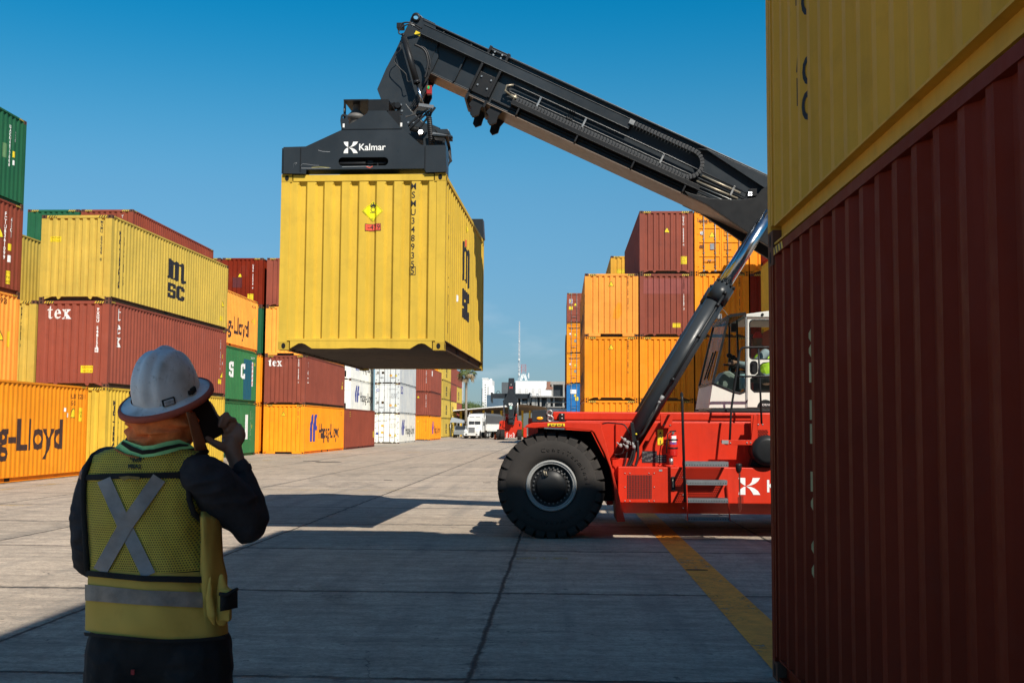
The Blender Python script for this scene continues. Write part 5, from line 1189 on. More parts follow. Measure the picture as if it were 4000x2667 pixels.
# steps with perforated treads
def perf():
    m, t, p = _new('perforated_tread'); v, _ = coords(t, False); sp_ = t.nodes.new('ShaderNodeSeparateXYZ'); t.links.new(v, sp_.inputs[0])
    def fr_(s, o): return mth(t, 'SUBTRACT', mth(t, 'FRACT', mth(t, 'ADD', mth(t, 'MULTIPLY', s, 34), o)), .5)
    a_, c_ = fr_(sp_.outputs[0], .1), fr_(sp_.outputs[1], .3)
    d_ = mth(t, 'SQRT', mth(t, 'ADD', mth(t, 'MULTIPLY', a_, a_), mth(t, 'MULTIPLY', c_, c_)))
    nz = t.nodes.new('ShaderNodeNewGeometry'); s2 = t.nodes.new('ShaderNodeSeparateXYZ'); t.links.new(nz.outputs['True Normal'], s2.inputs[0])
    up = mth(t, 'GREATER_THAN', mth(t, 'ABSOLUTE', s2.outputs[2]), .5)
    hole = mth(t, 'MULTIPLY', mth(t, 'LESS_THAN', d_, .34), up)
    tr_ = t.nodes.new('ShaderNodeBsdfTransparent'); ms = t.nodes.new('ShaderNodeMixShader'); t.links.new(hole, ms.inputs[0]); t.links.new(p.outputs[0], ms.inputs[1]); t.links.new(tr_.outputs[0], ms.inputs[2]); t.links.new(ms.outputs[0], t.nodes['Material Output'].inputs[0])
    p.inputs['Base Color'].default_value = (.15, .16, .17, 1); p.inputs['Metallic'].default_value = .3; p.inputs['Roughness'].default_value = .5
    return m
PERF = perf()
for (x0, y0, x1, y1, ya, yb) in ((2677, 1804, 2844, 1822, 17.06, 17.46), (2682, 1876, 2840, 1893, 17.08, 17.38), (2684, 1948, 2845, 1962, 17.08, 17.38), (2686, 2020, 2850, 2033, 17.10, 17.38)):
    b = MB(); (xa_, zl), (xb_, zh) = at(x0, y1, ya), at(x1, y0, ya)
    b.face([(xa_, ya, zh), (xb_, ya, zh), (xb_, yb, zh), (xa_, yb, zh)], 1); b.box(xa_, xb_, ya - .004, ya, zl, zh + .006, 0); b.box(xa_, xb_, yb, yb + .004, zl, zh, 0); b.box(xa_ - .005, xa_, ya, yb, zl, zh, 0); b.box(xb_, xb_ + .005, ya, yb, zl, zh, 0)
    for k in range(16): x_ = xa_ + (xb_ - xa_) * (k + .5) / 16; b.box(x_ - .006, x_ + .006, ya - .0075, ya - .0045, zl + .02, zl + .034, 2)
    rp(b, 'step', [TREAD, PERF, HOLE], recalc=False)
for x0, x1 in ((2682, 2686), (2840, 2851)):
    b = MB(); b.bar(P(x0, 1890, 17.10), P(x1, 2032, 17.10), .012, .05, up=(0, 1, 0)); b.bar(P(x0, 1890, 17.36), P(x1, 2032, 17.36), .012, .04, up=(0, 1, 0)); rp(b, 'step_stringer', RED)
b = MB()
for x_ in range(4): b.face([tuple(P(2690 + x_ * 0, 1900, 17.39)), tuple(P(2835, 1900, 17.39)), tuple(P(2835, 1948, 17.39)), tuple(P(2690, 1948, 17.39))]) if x_ == 0 else None
def rail(pts, r=.017, Y=17.2, mat=None):
    b = MB(); pp = []
    raw = [P(p[0], p[1], p[2] if len(p) > 2 else Y) for p in pts]
    for i, p_ in enumerate(raw):
        if 0 < i < len(raw) - 1:
            d0, d1 = (raw[i - 1] - p_), (raw[i + 1] - p_); rr = min(.08, d0.length * .4, d1.length * .4)
            A, B = p_ + d0.normalized() * rr, p_ + d1.normalized() * rr
            for k in range(5): u = k / 4; pp.append(A * (1 - u) ** 2 + p_ * 2 * u * (1 - u) + B * u * u)
        else: pp.append(p_)
    b.tube(pp, r, 10); return rp(b, 'handrail', mat or BLKS)
rail([(2662, 1545, 17.6), (2662, 1534, 17.35), (2664, 1545, 17.1), (2676, 1960, 17.06)], .02)
rail([(2994 + 60, 1356, 17.55), (2960, 1356, 17.55), (2892, 1357, 17.55), (2856, 1600, 17.5), (2850, 1730, 17.45)]); rail([(2873, 1470, 17.55), (2960, 1470, 17.55), (3050, 1470, 17.55)], .015)
rail([(2962, 1356, 17.56), (2968, 1480, 17.56), (2975, 1655, 17.5)], .016)
b = MB(); poly(b, [(2818, 1718), (2935, 1718), (2945, 1620), (2960, 1620), (2960, 1738), (2835, 1737), (2818, 1728)], 17.42, 17.48)
for p in ((2853, 1730), (2918, 1729), (2932, 1729), (2962, 1658), (2979, 1658), (2840, 1730)): q = P(*p, 17.42); b.sphere((q.x, q.y, q.z), .014, 1, 8, 6)
rp(b, 'platform_bracket', [RED, STEEL], bevel=.003)
b = MB(); pb(b, 2820, 1719, 2846, 1733, 17.38, 17.42); rp(b, 'bolted_plate', RIMM)
b = MB(); pb(b, 2935, 1618, 3100, 1737, 17.60, 17.64); rp(b, 'upper_panel', RED)
b = MB(); q = P(2998, 1759, 17.3); b.lathe([(.0, -.03), (.15, -.03), (.19, -.02), (.20, .0), (.225, .01), (.23, .03), (.225, .35), (.0, .36)], q, 'y', 40); rp(b, 'air_cleaner', BLKS)
b = MB(); poly(b, [(2930, 1820), (2950, 1760), (3050, 1690), (3050, 1825)], 17.55, 17.9); rp(b, 'cleaner_bracket', BLKS)
b = MB()
for i in range(9):
    for j in range(6):
        x_, z_ = at(2948 + i * 6 + (j % 2) * 3, 1680 + j * 6, 17.59); b.cyl((x_, 17.597, z_), (x_, 17.588, z_), .008, 6)
rp(b, 'vent_holes', HOLE)
# mirror on bent arm
rail([(2352, 1655, 17.05), (2372, 1650, 17.05), (2440, 1656, 16.98), (2458, 1690, 16.96), (2470, 1742, 17.2), (2440, 1770, 17.5), (2400, 1778, 17.6)], .010)
b = MB(); poly(b, [(2462, 1648), (2475, 1650), (2487, 1724), (2470, 1722)], 16.92, 16.96); mr = rp(b, 'mirror', BLKS, bevel=.006)
b = MB(); q = P(2485, 1695, 16.91); b.sphere(q, .015, 0, 8, 6); rp(b, 'reflector', YELINK, mr)
# ---- lift cylinders ----------------------------------------------
for Yc, nm in ((17.88, 'n'), (18.70, 'f')):
    a_, c_ = P(2428, 1785, 17.88), P(2832, 1115, 17.88); top = P(3010, 830, 17.88)
    dy = Vector((0, Yc - 17.88, 0)); a_ += dy; c_ += dy; top += dy; dd = (c_ - a_).normalized()
    b = MB(); b.cyl(a_, c_, .152, 28); b.cyl(c_ - dd * .30, c_ - dd * .02, .168, 28)
    b.cyl(a_ - dd * .18, a_, .10, 16)
    side = dd.cross(Vector((0, 1, 0))); 
    b.cyl(c_ - dd * .02, c_ + dd * .02, .15, 28)
    ly = rp(b, 'lift_cylinder', BLK)
    b = MB(); b.cyl(c_ - dd * .05, top, .09, 24); rp(b, 'piston_rod', CHROME, ly)
    b = MB()
    for k in range(12): an = 2 * math.pi * k / 12; u_ = side * math.cos(an) * .145 + Vector((0, 1, 0)) * math.sin(an) * .145; b.cyl(c_ + u_, c_ + u_ + dd * .045, .02, 6)
    rp(b, 'bolt', BLKS, ly)
    if nm == 'n':
        off = Vector((0, -.165, 0)) + side * -.05
        for u0, u1, r_, mt_ in ((.30, .96, .022, BLKS), (.16, .30, .012, HOSE)):
            b = MB(); b.tube([a_.lerp(c_, u0) + off, a_.lerp(c_, u1) + off], r_, 10); rp(b, 'hydraulic_pipe', mt_, ly)
        for u0 in (.45, .70, .88, .95): b = MB(); q = a_.lerp(c_, u0) + off; b.tube([q, q + dd * .05], .034, 10); rp(b, 'pipe_clamp', BLKS, ly)
        b = MB(); q = a_.lerp(c_, .335) + off; b.tube([q, q + dd * .09], .03, 8); b.tube([q - dd * .05, q], .024, 8); rp(b, 'hose_fitting', RIMM, ly)
        b = MB(); b.tube([a_.lerp(c_, .33) + off, a_.lerp(c_, .27) + off + Vector((.02, -.03, 0)), a_.lerp(c_, .16) + off + Vector((.02, -.04, -.03)), a_.lerp(c_, .10) + off], .02, 10); rp(b, 'hose', HOSE, ly)
b = MB(); q = P(2420, 1800, 17.88); b.box(q.x - .12, q.x + .14, 17.72, 18.05, q.z - .30, q.z + .05); rp(b, 'cylinder_mount', RED, bevel=.01)
b = MB(); q = P(3000, 846, 17.88); b.cyl((q.x, 17.8, q.z), (q.x, 20.0, q.z), .07, 16); rp(b, 'cylinder_pin', BLKS)
for pts, r_ in (([(2470, 1700), (2478, 1760), (2470, 1800), (2450, 1840), (2440, 1900)], .022), ([(2490, 1720), (2492, 1780), (2478, 1830), (2462, 1860), (2452, 1880)], .020), ([(2440, 1740), (2430, 1770), (2400, 1775)], .008), ([(2455, 1720), (2445, 1790), (2430, 1850), (2420, 1905)], .012), ([(2475, 1750), (2460, 1800), (2440, 1835), (2435, 1860)], .015)):
    hose([(p[0], p[1], 17.66) for p in pts], r_)
b = MB()
for p in ((2440, 1718), (2452, 1728), (2470, 1735), (2430, 1900), (2432, 1880), (2448, 1745), (2476, 1745), (2424, 1740)):
    q = P(*p, 17.64); b.sphere(q, (.03, .03, .035), 0, 8, 6); b.cyl(q, q + Vector((-.06, -.02, .05)), .010, 6)
rp(b, 'hose_fitting', RIMM)
# ---- wheels -------------------------------------------------------
WX, WZ = -.131, .79
def wheel(cx, yo, R_=.82, outer=True, wdt=.50, side=1, rim=.376, steer=0):
    y = lambda v: yo + side * v
    b = MB(); k = R_ / .82
    prof = [(.385 * k, .06), (.42 * k, .02), (.50 * k, .0), (.60 * k, .0), (.66 * k, .012), (.70 * k, .035), (.745 * k, .07), (.755 * k, .12), (.755 * k, wdt - .12), (.745 * k, wdt - .07), (.66 * k, wdt - .012), (.50 * k, wdt), (.40 * k, wdt - .05)]
    b.lathe([(r, side * h) for r, h in prof], (cx, yo, WZ * k), 'y', 72)
    n = 28
    for i in range(n):
        for (ya, yb, ph) in ((.025, wdt * .53, 0), (wdt * .47, wdt - .025, .5)):
            a0 = 2 * math.pi * (i + ph) / n; hw_ = math.pi / n * .80
            def pt(a, r, yy): return (cx + r * math.cos(a), y(yy), WZ * k + r * math.sin(a))
            sgn = 1 if ya < .1 else -1
            e_, c_ = (ya, yb) if sgn > 0 else (yb, ya)
            rows = [[pt(a0 - hw_, .69 * k, e_ - .0 * sgn), pt(a0 + hw_, .69 * k, e_)], [pt(a0 - hw_ * .96, .765 * k, e_ + .012 * sgn), pt(a0 + hw_ * .96, .765 * k, e_ + .012 * sgn)], [pt(a0 - hw_ * .93, .805 * k, e_ + .045 * sgn), pt(a0 + hw_ * .93, .805 * k, e_ + .045 * sgn)], [pt(a0 - hw_ * .93, R_ * .998, e_ + .12 * sgn), pt(a0 + hw_ * .93, R_ * .998, e_ + .12 * sgn)], [pt(a0 - hw_ * .9 + .04, R_, c_), pt(a0 + hw_ * .9 + .04, R_, c_)]]
            low = [[pt(a0 - hw_, .685 * k, e_ + .03 * sgn), pt(a0 + hw_, .685 * k, e_ + .03 * sgn)]] + [[pt(a0 - hw_, .74 * k, e_ + .1 * sgn), pt(a0 + hw_, .74 * k, e_ + .1 * sgn)]] * 3 + [[pt(a0 - hw_ + .04, .74 * k, c_), pt(a0 + hw_ + .04, .74 * k, c_)]]
            b.grid(rows)
            for j in range(4):
                for s_ in (0, 1): b.face([rows[j][s_], rows[j + 1][s_], low[j + 1][s_], low[j][s_]])
            b.face([rows[-1][0], rows[-1][1], low[-1][1], low[-1][0]])
            b.face([rows[0][0], rows[0][1], low[0][1], low[0][0]])
    ty = b.mesh('tyre', TYRE)
    b = MB(); rw = rim / .376
    b.lathe([(.385 * k, side * .055), (.378 * k, side * .03), (.365 * k, side * .02), (.355 * k, side * .025), (.34 * k, side * .05), (.335 * k, side * .035), (.325 * k, side * .04), (.318 * k, side * .09)], (cx, yo, WZ * k), 'y', 56)
    rm = b.mesh('rim', RIMM)
    b = MB(); b.lathe([(.318 * k, side * .09), (.30 * k, side * .10), (.232 * k, side * .10), (.225 * k, side * .075), (.21 * k, side * .055), (.10 * k, side * .035), (.0, side * .03)], (cx, yo, WZ * k), 'y', 56); hub = b.mesh('hub', BLKS)
    b = MB(); b.cyl((0, 0, 0), (0, -side * .025, 0), .013 * k, 8); bo = b.mesh('wheel_nut', plain('nut_grey', (.10, .10, .10), .5, .4))
    w_ = link('wheel', hub, rs); w_.matrix_parent_inverse = Matrix.Translation(-RL)
    for nm, me in (('tyre', ty), ('rim', rm)): link(nm, me, w_)
    for i in range(26): a = 2 * math.pi * i / 26; o_ = link('wheel_nut', bo, w_); o_.location = (cx + .268 * k * math.cos(a), y(.10), WZ * k + .268 * k * math.sin(a))
    return w_
W1 = wheel(WX, 17.10)
wheel(WX, 17.68); wheel(WX, 38.6 - 17.10, side=-1); wheel(WX, 38.6 - 17.68, side=-1)
wheel(6.1, 17.25); wheel(6.1, 38.6 - 17.25, side=-1)
# raised words on the near tyre
def arctext(txt, r, a0, step, size, flip=False):
    for i, ch_ in enumerate(txt):
        if ch_ == ' ': continue
        a = a0 - i * step if not flip else a0 + i * step
        up_ = Vector((math.cos(a), 0, math.sin(a))) * (1 if not flip else -1); rt = Vector((up_.z, 0, -up_.x))
        o = flat('raised_lettering', None, TYRE, Vector((WX + r * math.cos(a), 17.10 - .003, WZ + r * math.sin(a))), rt, up_, 0, W1, text=ch_, size=size, bold=.002)
        md = o.modifiers.new('solid', 'SOLIDIFY'); md.thickness = .008; md.offset = 0
arctext('ContiTerminal', .545, R(103), R(8.2), .095); arctext('ContiTerminal', .545, R(222), R(8.2), .08, True)
b = MB(); b.cyl((WX - .3, 19.3, WZ), (WX - .3, 19.3, WZ), .1, 8); b = MB(); b.cyl((WX, 17.5, WZ), (WX, 21.1, WZ), .28, 20); b.box(WX - .3, WX + .3, 18.3, 20.3, .45, 1.2); rp(b, 'axle', BLKS)
b = MB(); q = P(2132, 1857, 17.15); b.tube([(q.x, 17.13, q.z), (q.x - .02, 17.09, q.z + .02), (q.x - .03, 17.10, q.z + .08)], .009, 8); b.tube([(q.x + .03, 17.13, q.z), (q.x + .01, 17.09, q.z + .02), (q.x, 17.10, q.z + .07)], .009, 8); rp(b, 'tyre_valve', BRASS, W1)
# counterweight and engine hood (behind the near stack)
b = MB(); b.box(6.9, 8.7, 17.3, 21.3, .5, 2.0); b.box(5.2, 6.9, 17.7, 20.9, 1.9, 2.5); rp(b, 'counterweight', RED, bevel=.05)
b = MB(); b.bar((6.6, 18.2, 1.9), (6.6, 18.2, 4.6), .4, .25, up=(1, 0, 0)); b.bar((6.6, 20.4, 1.9), (6.6, 20.4, 4.6), .4, .25, up=(1, 0, 0)); rp(b, 'boom_support', BLKS)
# ---- cab ----------------------------------------------------------
CY0, CY1 = 18.30, 20.10
def cx_(px, py): return at(px, py, CY0)
cabp = [(2769, 1593), (2784, 1497), (2846, 1236), (2914, 1226), (3000, 1214), (3180, 1222), (3185, 1593)]
b = MB()
# lower white body
lowp = [(2769, 1593), (2784, 1497), (2868, 1532), (2905, 1536), (2917, 1526), (2917, 1593)]
for y0, y1 in ((CY0, CY0 + .03), (CY1 - .03, CY1)): b.prism([cx_(*p) for p in lowp], lambda p, y0=y0: (p[0], y0, p[1]), lambda p, y1=y1: (p[0], y1, p[1]))
p0, p1 = cx_(2769, 1593), cx_(2784, 1497); b.face([(p0[0], CY0 + .03, p0[1]), (p0[0], CY1 - .03, p0[1]), (p1[0], CY1 - .03, p1[1]), (p1[0], CY0 + .03, p1[1])])
pe = cx_(3185, 1593)[0]; b.box(p0[0] + .05, pe, CY0 + .05, CY1 - .05, p0[1] - .02, p0[1] + .02)
pt0, pt1 = cx_(3185, 1593), cx_(3180, 1222); b.box(pe, pe + .03, CY0, CY1, pt0[1], pt1[1])
cab = rp(b, 'cab', WHT, bevel=.004)
b = MB(); rf = [(2914, 1227), (3000, 1215), (3190, 1222), (3190, 1240), (2914, 1238)]
b.prism([cx_(*p) for p in rf], lambda p: (p[0], CY0 - .02, p[1]), lambda p: (p[0], CY1 + .02, p[1])); rp(b, 'roof', WHT, cab, bevel=.01)
b = MB(); q = P(2978, 1229, CY0 - .02); b.lathe([(.0, .0), (.012, .0), (.012, -.01), (.024, -.01), (.024, .01)], q, 'y', 16); rp(b, 'bolt', BLKS, cab)
# side glass in front
gp = [(2790, 1494), (2847, 1238), (2910, 1236), (2911, 1510), (2905, 1527), (2893, 1533), (2868, 1528)]
b = MB(); b.face([(lambda c: (c[0], CY0 + .012, c[1]))(cx_(*p)) for p in gp]); rp(b, 'side_window', GLS, cab, recalc=False)
b = MB(); b.face([(lambda c: (c[0], CY1 - .012, c[1]))(cx_(*p)) for p in gp]); rp(b, 'side_window', glass_mat('windscreen_glass', (.96, .97, .96), .0, fres=.12), cab, recalc=False)
b = MB(); a_, c_ = cx_(2784, 1497), cx_(2846, 1236); b.face([(a_[0], CY0 + .03, a_[1]), (a_[0], CY1 - .03, a_[1]), (c_[0], CY1 - .03, c_[1]), (c_[0], CY0 + .03, c_[1])]); rp(b, 'windscreen', glass_mat('windscreen_glass', (.96, .97, .96), .0, fres=.12), cab, recalc=False)
b = MB()
for y in (CY0, CY1):
    b.bar((a_[0], y, a_[1]), (c_[0], y, c_[1]), .035, .03, up=(0, 1, 0)); d_ = cx_(2914, 1228); b.bar((c_[0], y, c_[1]), (d_[0], y, d_[1] + .01), .035, .04, up=(0, 1, 0))
    pth = [cx_(*p) for p in ((2784, 1497), (2868, 1531), (2893, 1536), (2907, 1530), (2914, 1510), (2914, 1232))]; b.tube([(p[0], y, p[1]) for p in pth], .016, 8)
b.bar((c_[0], CY0, c_[1]), (c_[0], CY1, c_[1]), .04, .04); b.bar((a_[0], CY0, a_[1]), (a_[0], CY1, a_[1]), .03, .03)
for u in (.33, .66): 
    b.bar((a_[0] - .01, CY0 + .3 + u, a_[1] + .1), (a_[0] + .12, CY0 + .15 + u, a_[1] + .55), .02, .015)
b.bar((c_[0] + .02, CY0 + .04, c_[1] + .03), (cx_(2914, 1228)[0], CY0 + .04, cx_(2914, 1228)[1] + .03), .02, .02)
rp(b, 'window_frame', BLKS, cab)
b = MB(); b.box(c_[0], cx_(2916, 1230)[0], CY0 + .03, CY1 - .03, c_[1] - .01, c_[1] + .02); rp(b, 'roof_glass', GLS, cab)
# door with two windows
dout = [cx_(*p) for p in ((2919, 1247), (3030, 1246), (3030, 1590), (2919, 1590))]
def rrect(x0, y0, x1, y1, r=14):
    pts = []
    for cx1, cy1, a0 in ((x1 - r, y0 + r, -90), (x1 - r, y1 - r, 0), (x0 + r, y1 - r, 90), (x0 + r, y0 + r, 180)):
        for k in range(5): a = R(a0 + 90 * k / 4); pts.append(cx_(cx1 + r * math.cos(a), cy1 + r * math.sin(a)))
    return pts
w1_, w2_ = rrect(2927, 1250, 3022, 1403), rrect(2931, 1412, 3022, 1531)
hd = rrect(2930, 1411, 2957, 1460, 12)
w2b = [cx_(*p) for p in ((2963, 1430), (2980, 1418), (3022, 1412), (3022, 1531), (2945, 1531), (2932, 1518), (2931, 1480), (2950, 1468), (2961, 1458))]
dr = project(shape2d([dout, w1_, w2b]), lambda u, v: (u, CY0 - .01, v), (), 'door', WHT, cab); md = dr.modifiers.new('solid', 'SOLIDIFY'); md.thickness = .03; md.offset = 0
b = MB()
for wl_ in (w1_, w2b): b.tube([(p[0], CY0 - .02, p[1]) for p in wl_], .011, 8, closed=True)
b.tube([(p[0], CY0 - .028, p[1]) for p in hd], .008, 8, closed=True)
rp(b, 'door_seal', BLKS, cab)
b = MB()
for wl_ in (w1_, w2b): b.face([(p[0], CY0 - .01, p[1]) for p in wl_])
rp(b, 'door_window', GLS, cab, recalc=False)
b = MB(); b.face([(p[0], CY0 - .027, p[1]) for p in hd]); q = P(2943, 1436, CY0 - .05); b.box(q.x - .018, q.x + .018, q.y, q.y + .02, q.z - .08, q.z + .07); b.cyl((q.x, q.y - .01, q.z + .06), (q.x, q.y, q.z + .06), .016, 10); rp(b, 'door_handle', BLKS, cab)
b = MB(); b.bar(P(2914, 1238, CY0 - .005), P(2916, 1592, CY0 - .005), .02, .02, up=(0, 1, 0)); rp(b, 'door_pillar', RIMM, cab)
b = MB(); b.box(p0[0] - .02, pe, CY0 - .03, CY1 + .03, p0[1] - .07, p0[1] - .025); b.box(p0[0], pe, CY0 + .0, CY1, p0[1] - .12, p0[1] - .072); rp(b, 'cab_base', BLKS, cab, bevel=.006)
flat('emblem', [[(.13 * math.cos(math.pi * k / 12), .13 * math.sin(math.pi * k / 12)) for k in range(13)]], BLKS, P(2990, 1592, CY0 - .032), XU, ZV, 0, cab)
flat('lettering', None, WP, P(2994, 1581, CY0 - .036), XU, ZV, 0, cab, text='DRIVE', size=.05)
# inside
b = MB(); q = P(3010, 1500, 19.2); b.box(q.x - .25, q.x + .25, 18.9, 19.45, 2.3, 2.50); b.box(q.x + .18, q.x + .32, 18.92, 19.43, 2.5, 3.2); b.box(q.x + .2, q.x + .3, 19.05, 19.3, 3.2, 3.42); rp(b, 'seat', plain('seat_cloth', (.02, .02, .022), .9), cab, bevel=.03)
b = MB(); b.bar(P(2830, 1560, 19.2), P(2866, 1430, 19.2), .08, .08); q = P(2866, 1425, 19.2); b.lathe([(.17, -.012), (.18, 0), (.17, .012), (.16, 0)], (q.x, 19.2, q.z), 'z', 28); b.bar((q.x - .17, 19.2, q.z), (q.x + .17, 19.2, q.z), .02, .02); rp(b, 'steering_wheel', BLKS, cab)
b = MB(); poly(b, [(2795, 1500), (2830, 1450), (2850, 1448), (2895, 1480), (2900, 1525), (2870, 1525)], 18.9, 19.6); rp(b, 'dashboard', plain('dash_grey', (.16, .19, .18), .5), cab, bevel=.02)
b = MB(); b.bar(P(2878, 1250, 18.5), P(2886, 1470, 18.5), .03, .03); b.box(P(2856, 1265, 18.5).x, P(2880, 1265, 18.5).x, 18.5, 18.55, at(2860, 1296, 18.5)[1], at(2860, 1262, 18.5)[1]); rp(b, 'interior_post', BLKS, cab)
b = MB(); q = P(2900, 1490, 18.6); b.cyl((q.x, 18.6, q.z - .12), (q.x, 18.6, q.z + .12), .05, 14); rp(b, 'bottle', plain('bottle_blue', (.22, .33, .38), .3), cab)
b = MB()
for p in ((2848, 1388), (2862, 1395), (2870, 1402), (2855, 1410), (2866, 1420), (2880, 1412), (2858, 1430)): q = P(*p, 19.0); b.sphere(q, (.05, .05, .04), 0, 8, 6); 
b.bar(P(2846, 1384, 19.0), P(2885, 1425, 19.0), .04, .04); rp(b, 'control_levers', BLKS, cab)
b = MB(); pb(b, 2803, 1225, 2820, 1246, 18.7, 18.85); b2 = rp(b, 'side_camera', RIMM, bevel=.01)
hose([(2846, 1236, 18.4), (2830, 1215, 18.6), (2818, 1208, 18.7), (2808, 1228, 18.7)], .006, mat=BRASS); hose([(2812, 1246, 18.7), (2800, 1255, 18.7), (2790, 1262, 18.6)], .008)
# ================================================================ far end of the alley
def Q(cx, cy, Y):
    """point of the far-distance detail view, as (x, z)"""
    return at(1750 + cx * .28694, 1350 + cy * .28694, Y)
CONC = paint('bare_concrete', (.33, .32, .30), .85, 0, .4, 0, fade=(1.2, 1.2, 1.2)); WALLW = paint('white_wall', (.82, .82, .80), .8, 0, .1, 0, streak=.25, fade=(1.05, 1.05, 1.05)); WGREY = paint('grey_wall', (.10, .115, .13), .8, 0, .2, 0)
BLUW = paint('blue_grey_wall', (.085, .14, .20), .8, 0, .2, 0); WIN = plain('dark_window', (.03, .035, .04), .3); BRK = plain('exposed_brick', (.26, .13, .09), .9, scale=3)
YCOL = plain('yellow_column', (.62, .38, .03), .6)
def qbox(b, c0, c1, y0, y1, m=0): # c0, c1: (cx, cy) corners at depth y0
    a_, c_ = Q(*c0, y0), Q(*c1, y0); b.box(a_[0], c_[0], y0, y1, a_[1], c_[1], m)
def fpart(b, name, mats, root, loc, bevel=0):
    o = b.build(name, mats, root, bevel); o.matrix_parent_inverse = Matrix.Translation(-Vector(loc)); return o
# unfinished white building
Yb = 260; lo = (-6, Yb, 0); bd = thing('unfinished_building', 'unfinished white and concrete building behind the canopy at the end of the alley', 'building', lo)
b = MB()
x0, _ = Q(730, 500, Yb); x1, zt = Q(922, 480, Yb); b.box(x0, x1, Yb, Yb + 25, 0, Q(730, 497, Yb)[1]); fpart(b, 'side_wall', WGREY, bd, lo)
b = MB(); xr, _ = Q(1345, 480, Yb); xr2, zl = Q(1410, 686, Yb); zm = Q(1345, 600, Yb)[1]
b.xz([(x1, zl), (xr2, zl), (xr2, zm), (xr, zm), (xr, zt), (x1, zt)], Yb - .6, Yb + 22); fpart(b, 'wall', WALLW, bd, lo)
b = MB(); b.xz([Q(1345, 490, Yb), Q(1395, 490, Yb), Q(1392, 560, Yb), Q(1425, 560, Yb), Q(1425, 600, Yb), Q(1330, 596, Yb), Q(1345, 560, Yb)], Yb - .7, Yb - .3); fpart(b, 'brick_patch', BRK, bd, lo)
b = MB(); qbox(b, (1380, 485), (1640, 528), Yb, Yb + 25); qbox(b, (905, 688), (1640, 702), Yb - 1, Yb + 25); qbox(b, (905, 825), (1640, 840), Yb - .4, Yb + 25)
for c in (1410, 1565, 1630): qbox(b, (c, 528), (c + 22, 690), Yb, Yb + 1)
for c in (905, 985, 1085, 1140, 1195, 1250, 1345, 1430, 1560): qbox(b, (c, 702), (c + (50 if c in (905, 1140, 1345) else 22), 826), Yb, Yb + 1)
for c in (1010, 1160, 1330): qbox(b, (c, 756), (c + 60, 826), Yb + .3, Yb + .8)
qbox(b, (925, 840), (1640, 1100), Yb + .3, Yb + .8)
fpart(b, 'concrete_frame', CONC, bd, lo)
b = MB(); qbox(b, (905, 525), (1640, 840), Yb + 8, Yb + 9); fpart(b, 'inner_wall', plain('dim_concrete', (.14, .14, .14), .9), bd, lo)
for c0, c1 in (((1430, 540), (1560, 690)), ((1035, 735), (1085, 800)), ((1282, 735), (1330, 826)), ((1205, 740), (1248, 826)), ((1435, 740), (1500, 770))):
    b = MB(); qbox(b, c0, c1, Yb + 1.1, Yb + 1.3); fpart(b, 'window', WIN, bd, lo)
for c in (965, 1055, 1145, 1235):
    b = MB()
    for a_, c_ in (((c, 590), (c + 2, 690)), ((c + 22, 590), (c + 24, 690)), ((c, 590), (c + 24, 592)), ((c, 630), (c + 24, 632))): qbox(b, a_, c_, Yb - 1.6, Yb - 1.5)
    fpart(b, 'scaffold_frame', plain('scaffold_brown', (.12, .06, .04), .7), bd, lo)
b = MB(); qbox(b, (528, 668), (765, 900), Yb - 12, Yb + 8); o = b.build('blue_shed', BLUW); tag(o, 'blue grey windowless shed left of the unfinished building', 'building')
# silo building
lo = (-17, 300, 0); sb = thing('silo_building', 'pale tall silo building with a column of small windows and a round silo', 'building', lo)
b = MB(); Ys = 300; a_, c_ = Q(470, 455, Ys), Q(540, 455, Ys); b.box(a_[0], c_[0], Ys, Ys + 12, 0, a_[1]); c2 = Q(597, 462, Ys); b.box(c_[0], c2[0], Ys + 2, Ys + 12, 0, c2[1])
b.box(a_[0] - .1, c_[0] + .1, Ys - .1, Ys + 12.1, a_[1], a_[1] + .3); b.box(Q(565, 440, Ys)[0], Q(585, 440, Ys)[0], Ys + 3, Ys + 6, a_[1] - 1, Q(565, 440, Ys)[1]); fpart(b, 'wall', WALLW, sb, lo)
b = MB(); a_ = Q(445, 570, Ys); c_ = Q(469, 570, Ys); b.box(a_[0], c_[0] - .02, Ys + 4, Ys + 12, 0, a_[1]); fpart(b, 'dark_side', BLUW, sb, lo)  # dark blue grey block along the left side of the tower
b = MB(); m_ = Q(583, 565, Ys); r_ = (Q(628, 560, Ys)[0] - Q(538, 560, Ys)[0]) / 2; b.lathe([(r_, 0), (r_, m_[1]), (r_ * .6, m_[1] + .5), (0, m_[1] + .6)], (m_[0], Ys + .5, 0), 'z', 24); fpart(b, 'round_silo', WALLW, sb, lo)
for k in range(9): b = MB(); qbox(b, (502, 526 + 34 * k), (513, 538 + 34 * k), Ys - .05, Ys + .1); fpart(b, 'window', WIN, sb, lo)
lo = (-26, 300, 0); ct_ = thing('control_tower', 'slim white control tower beside the palm tree', 'tower', lo)
b = MB(); qbox(b, (108, 495), (186, 900), Ys, Ys + 5); fpart(b, 'shaft', WALLW, ct_, lo)
b = MB(); qbox(b, (100, 438), (190, 462), Ys - .5, Ys + 5.5); qbox(b, (103, 487), (188, 512), Ys - .4, Ys + 5.4); qbox(b, (130, 412), (160, 440), Ys + 1, Ys + 3); fpart(b, 'gallery', WALLW, ct_, lo)
b = MB(); qbox(b, (105, 462), (186, 487), Ys - .2, Ys + 5.2); fpart(b, 'window', WIN, ct_, lo)
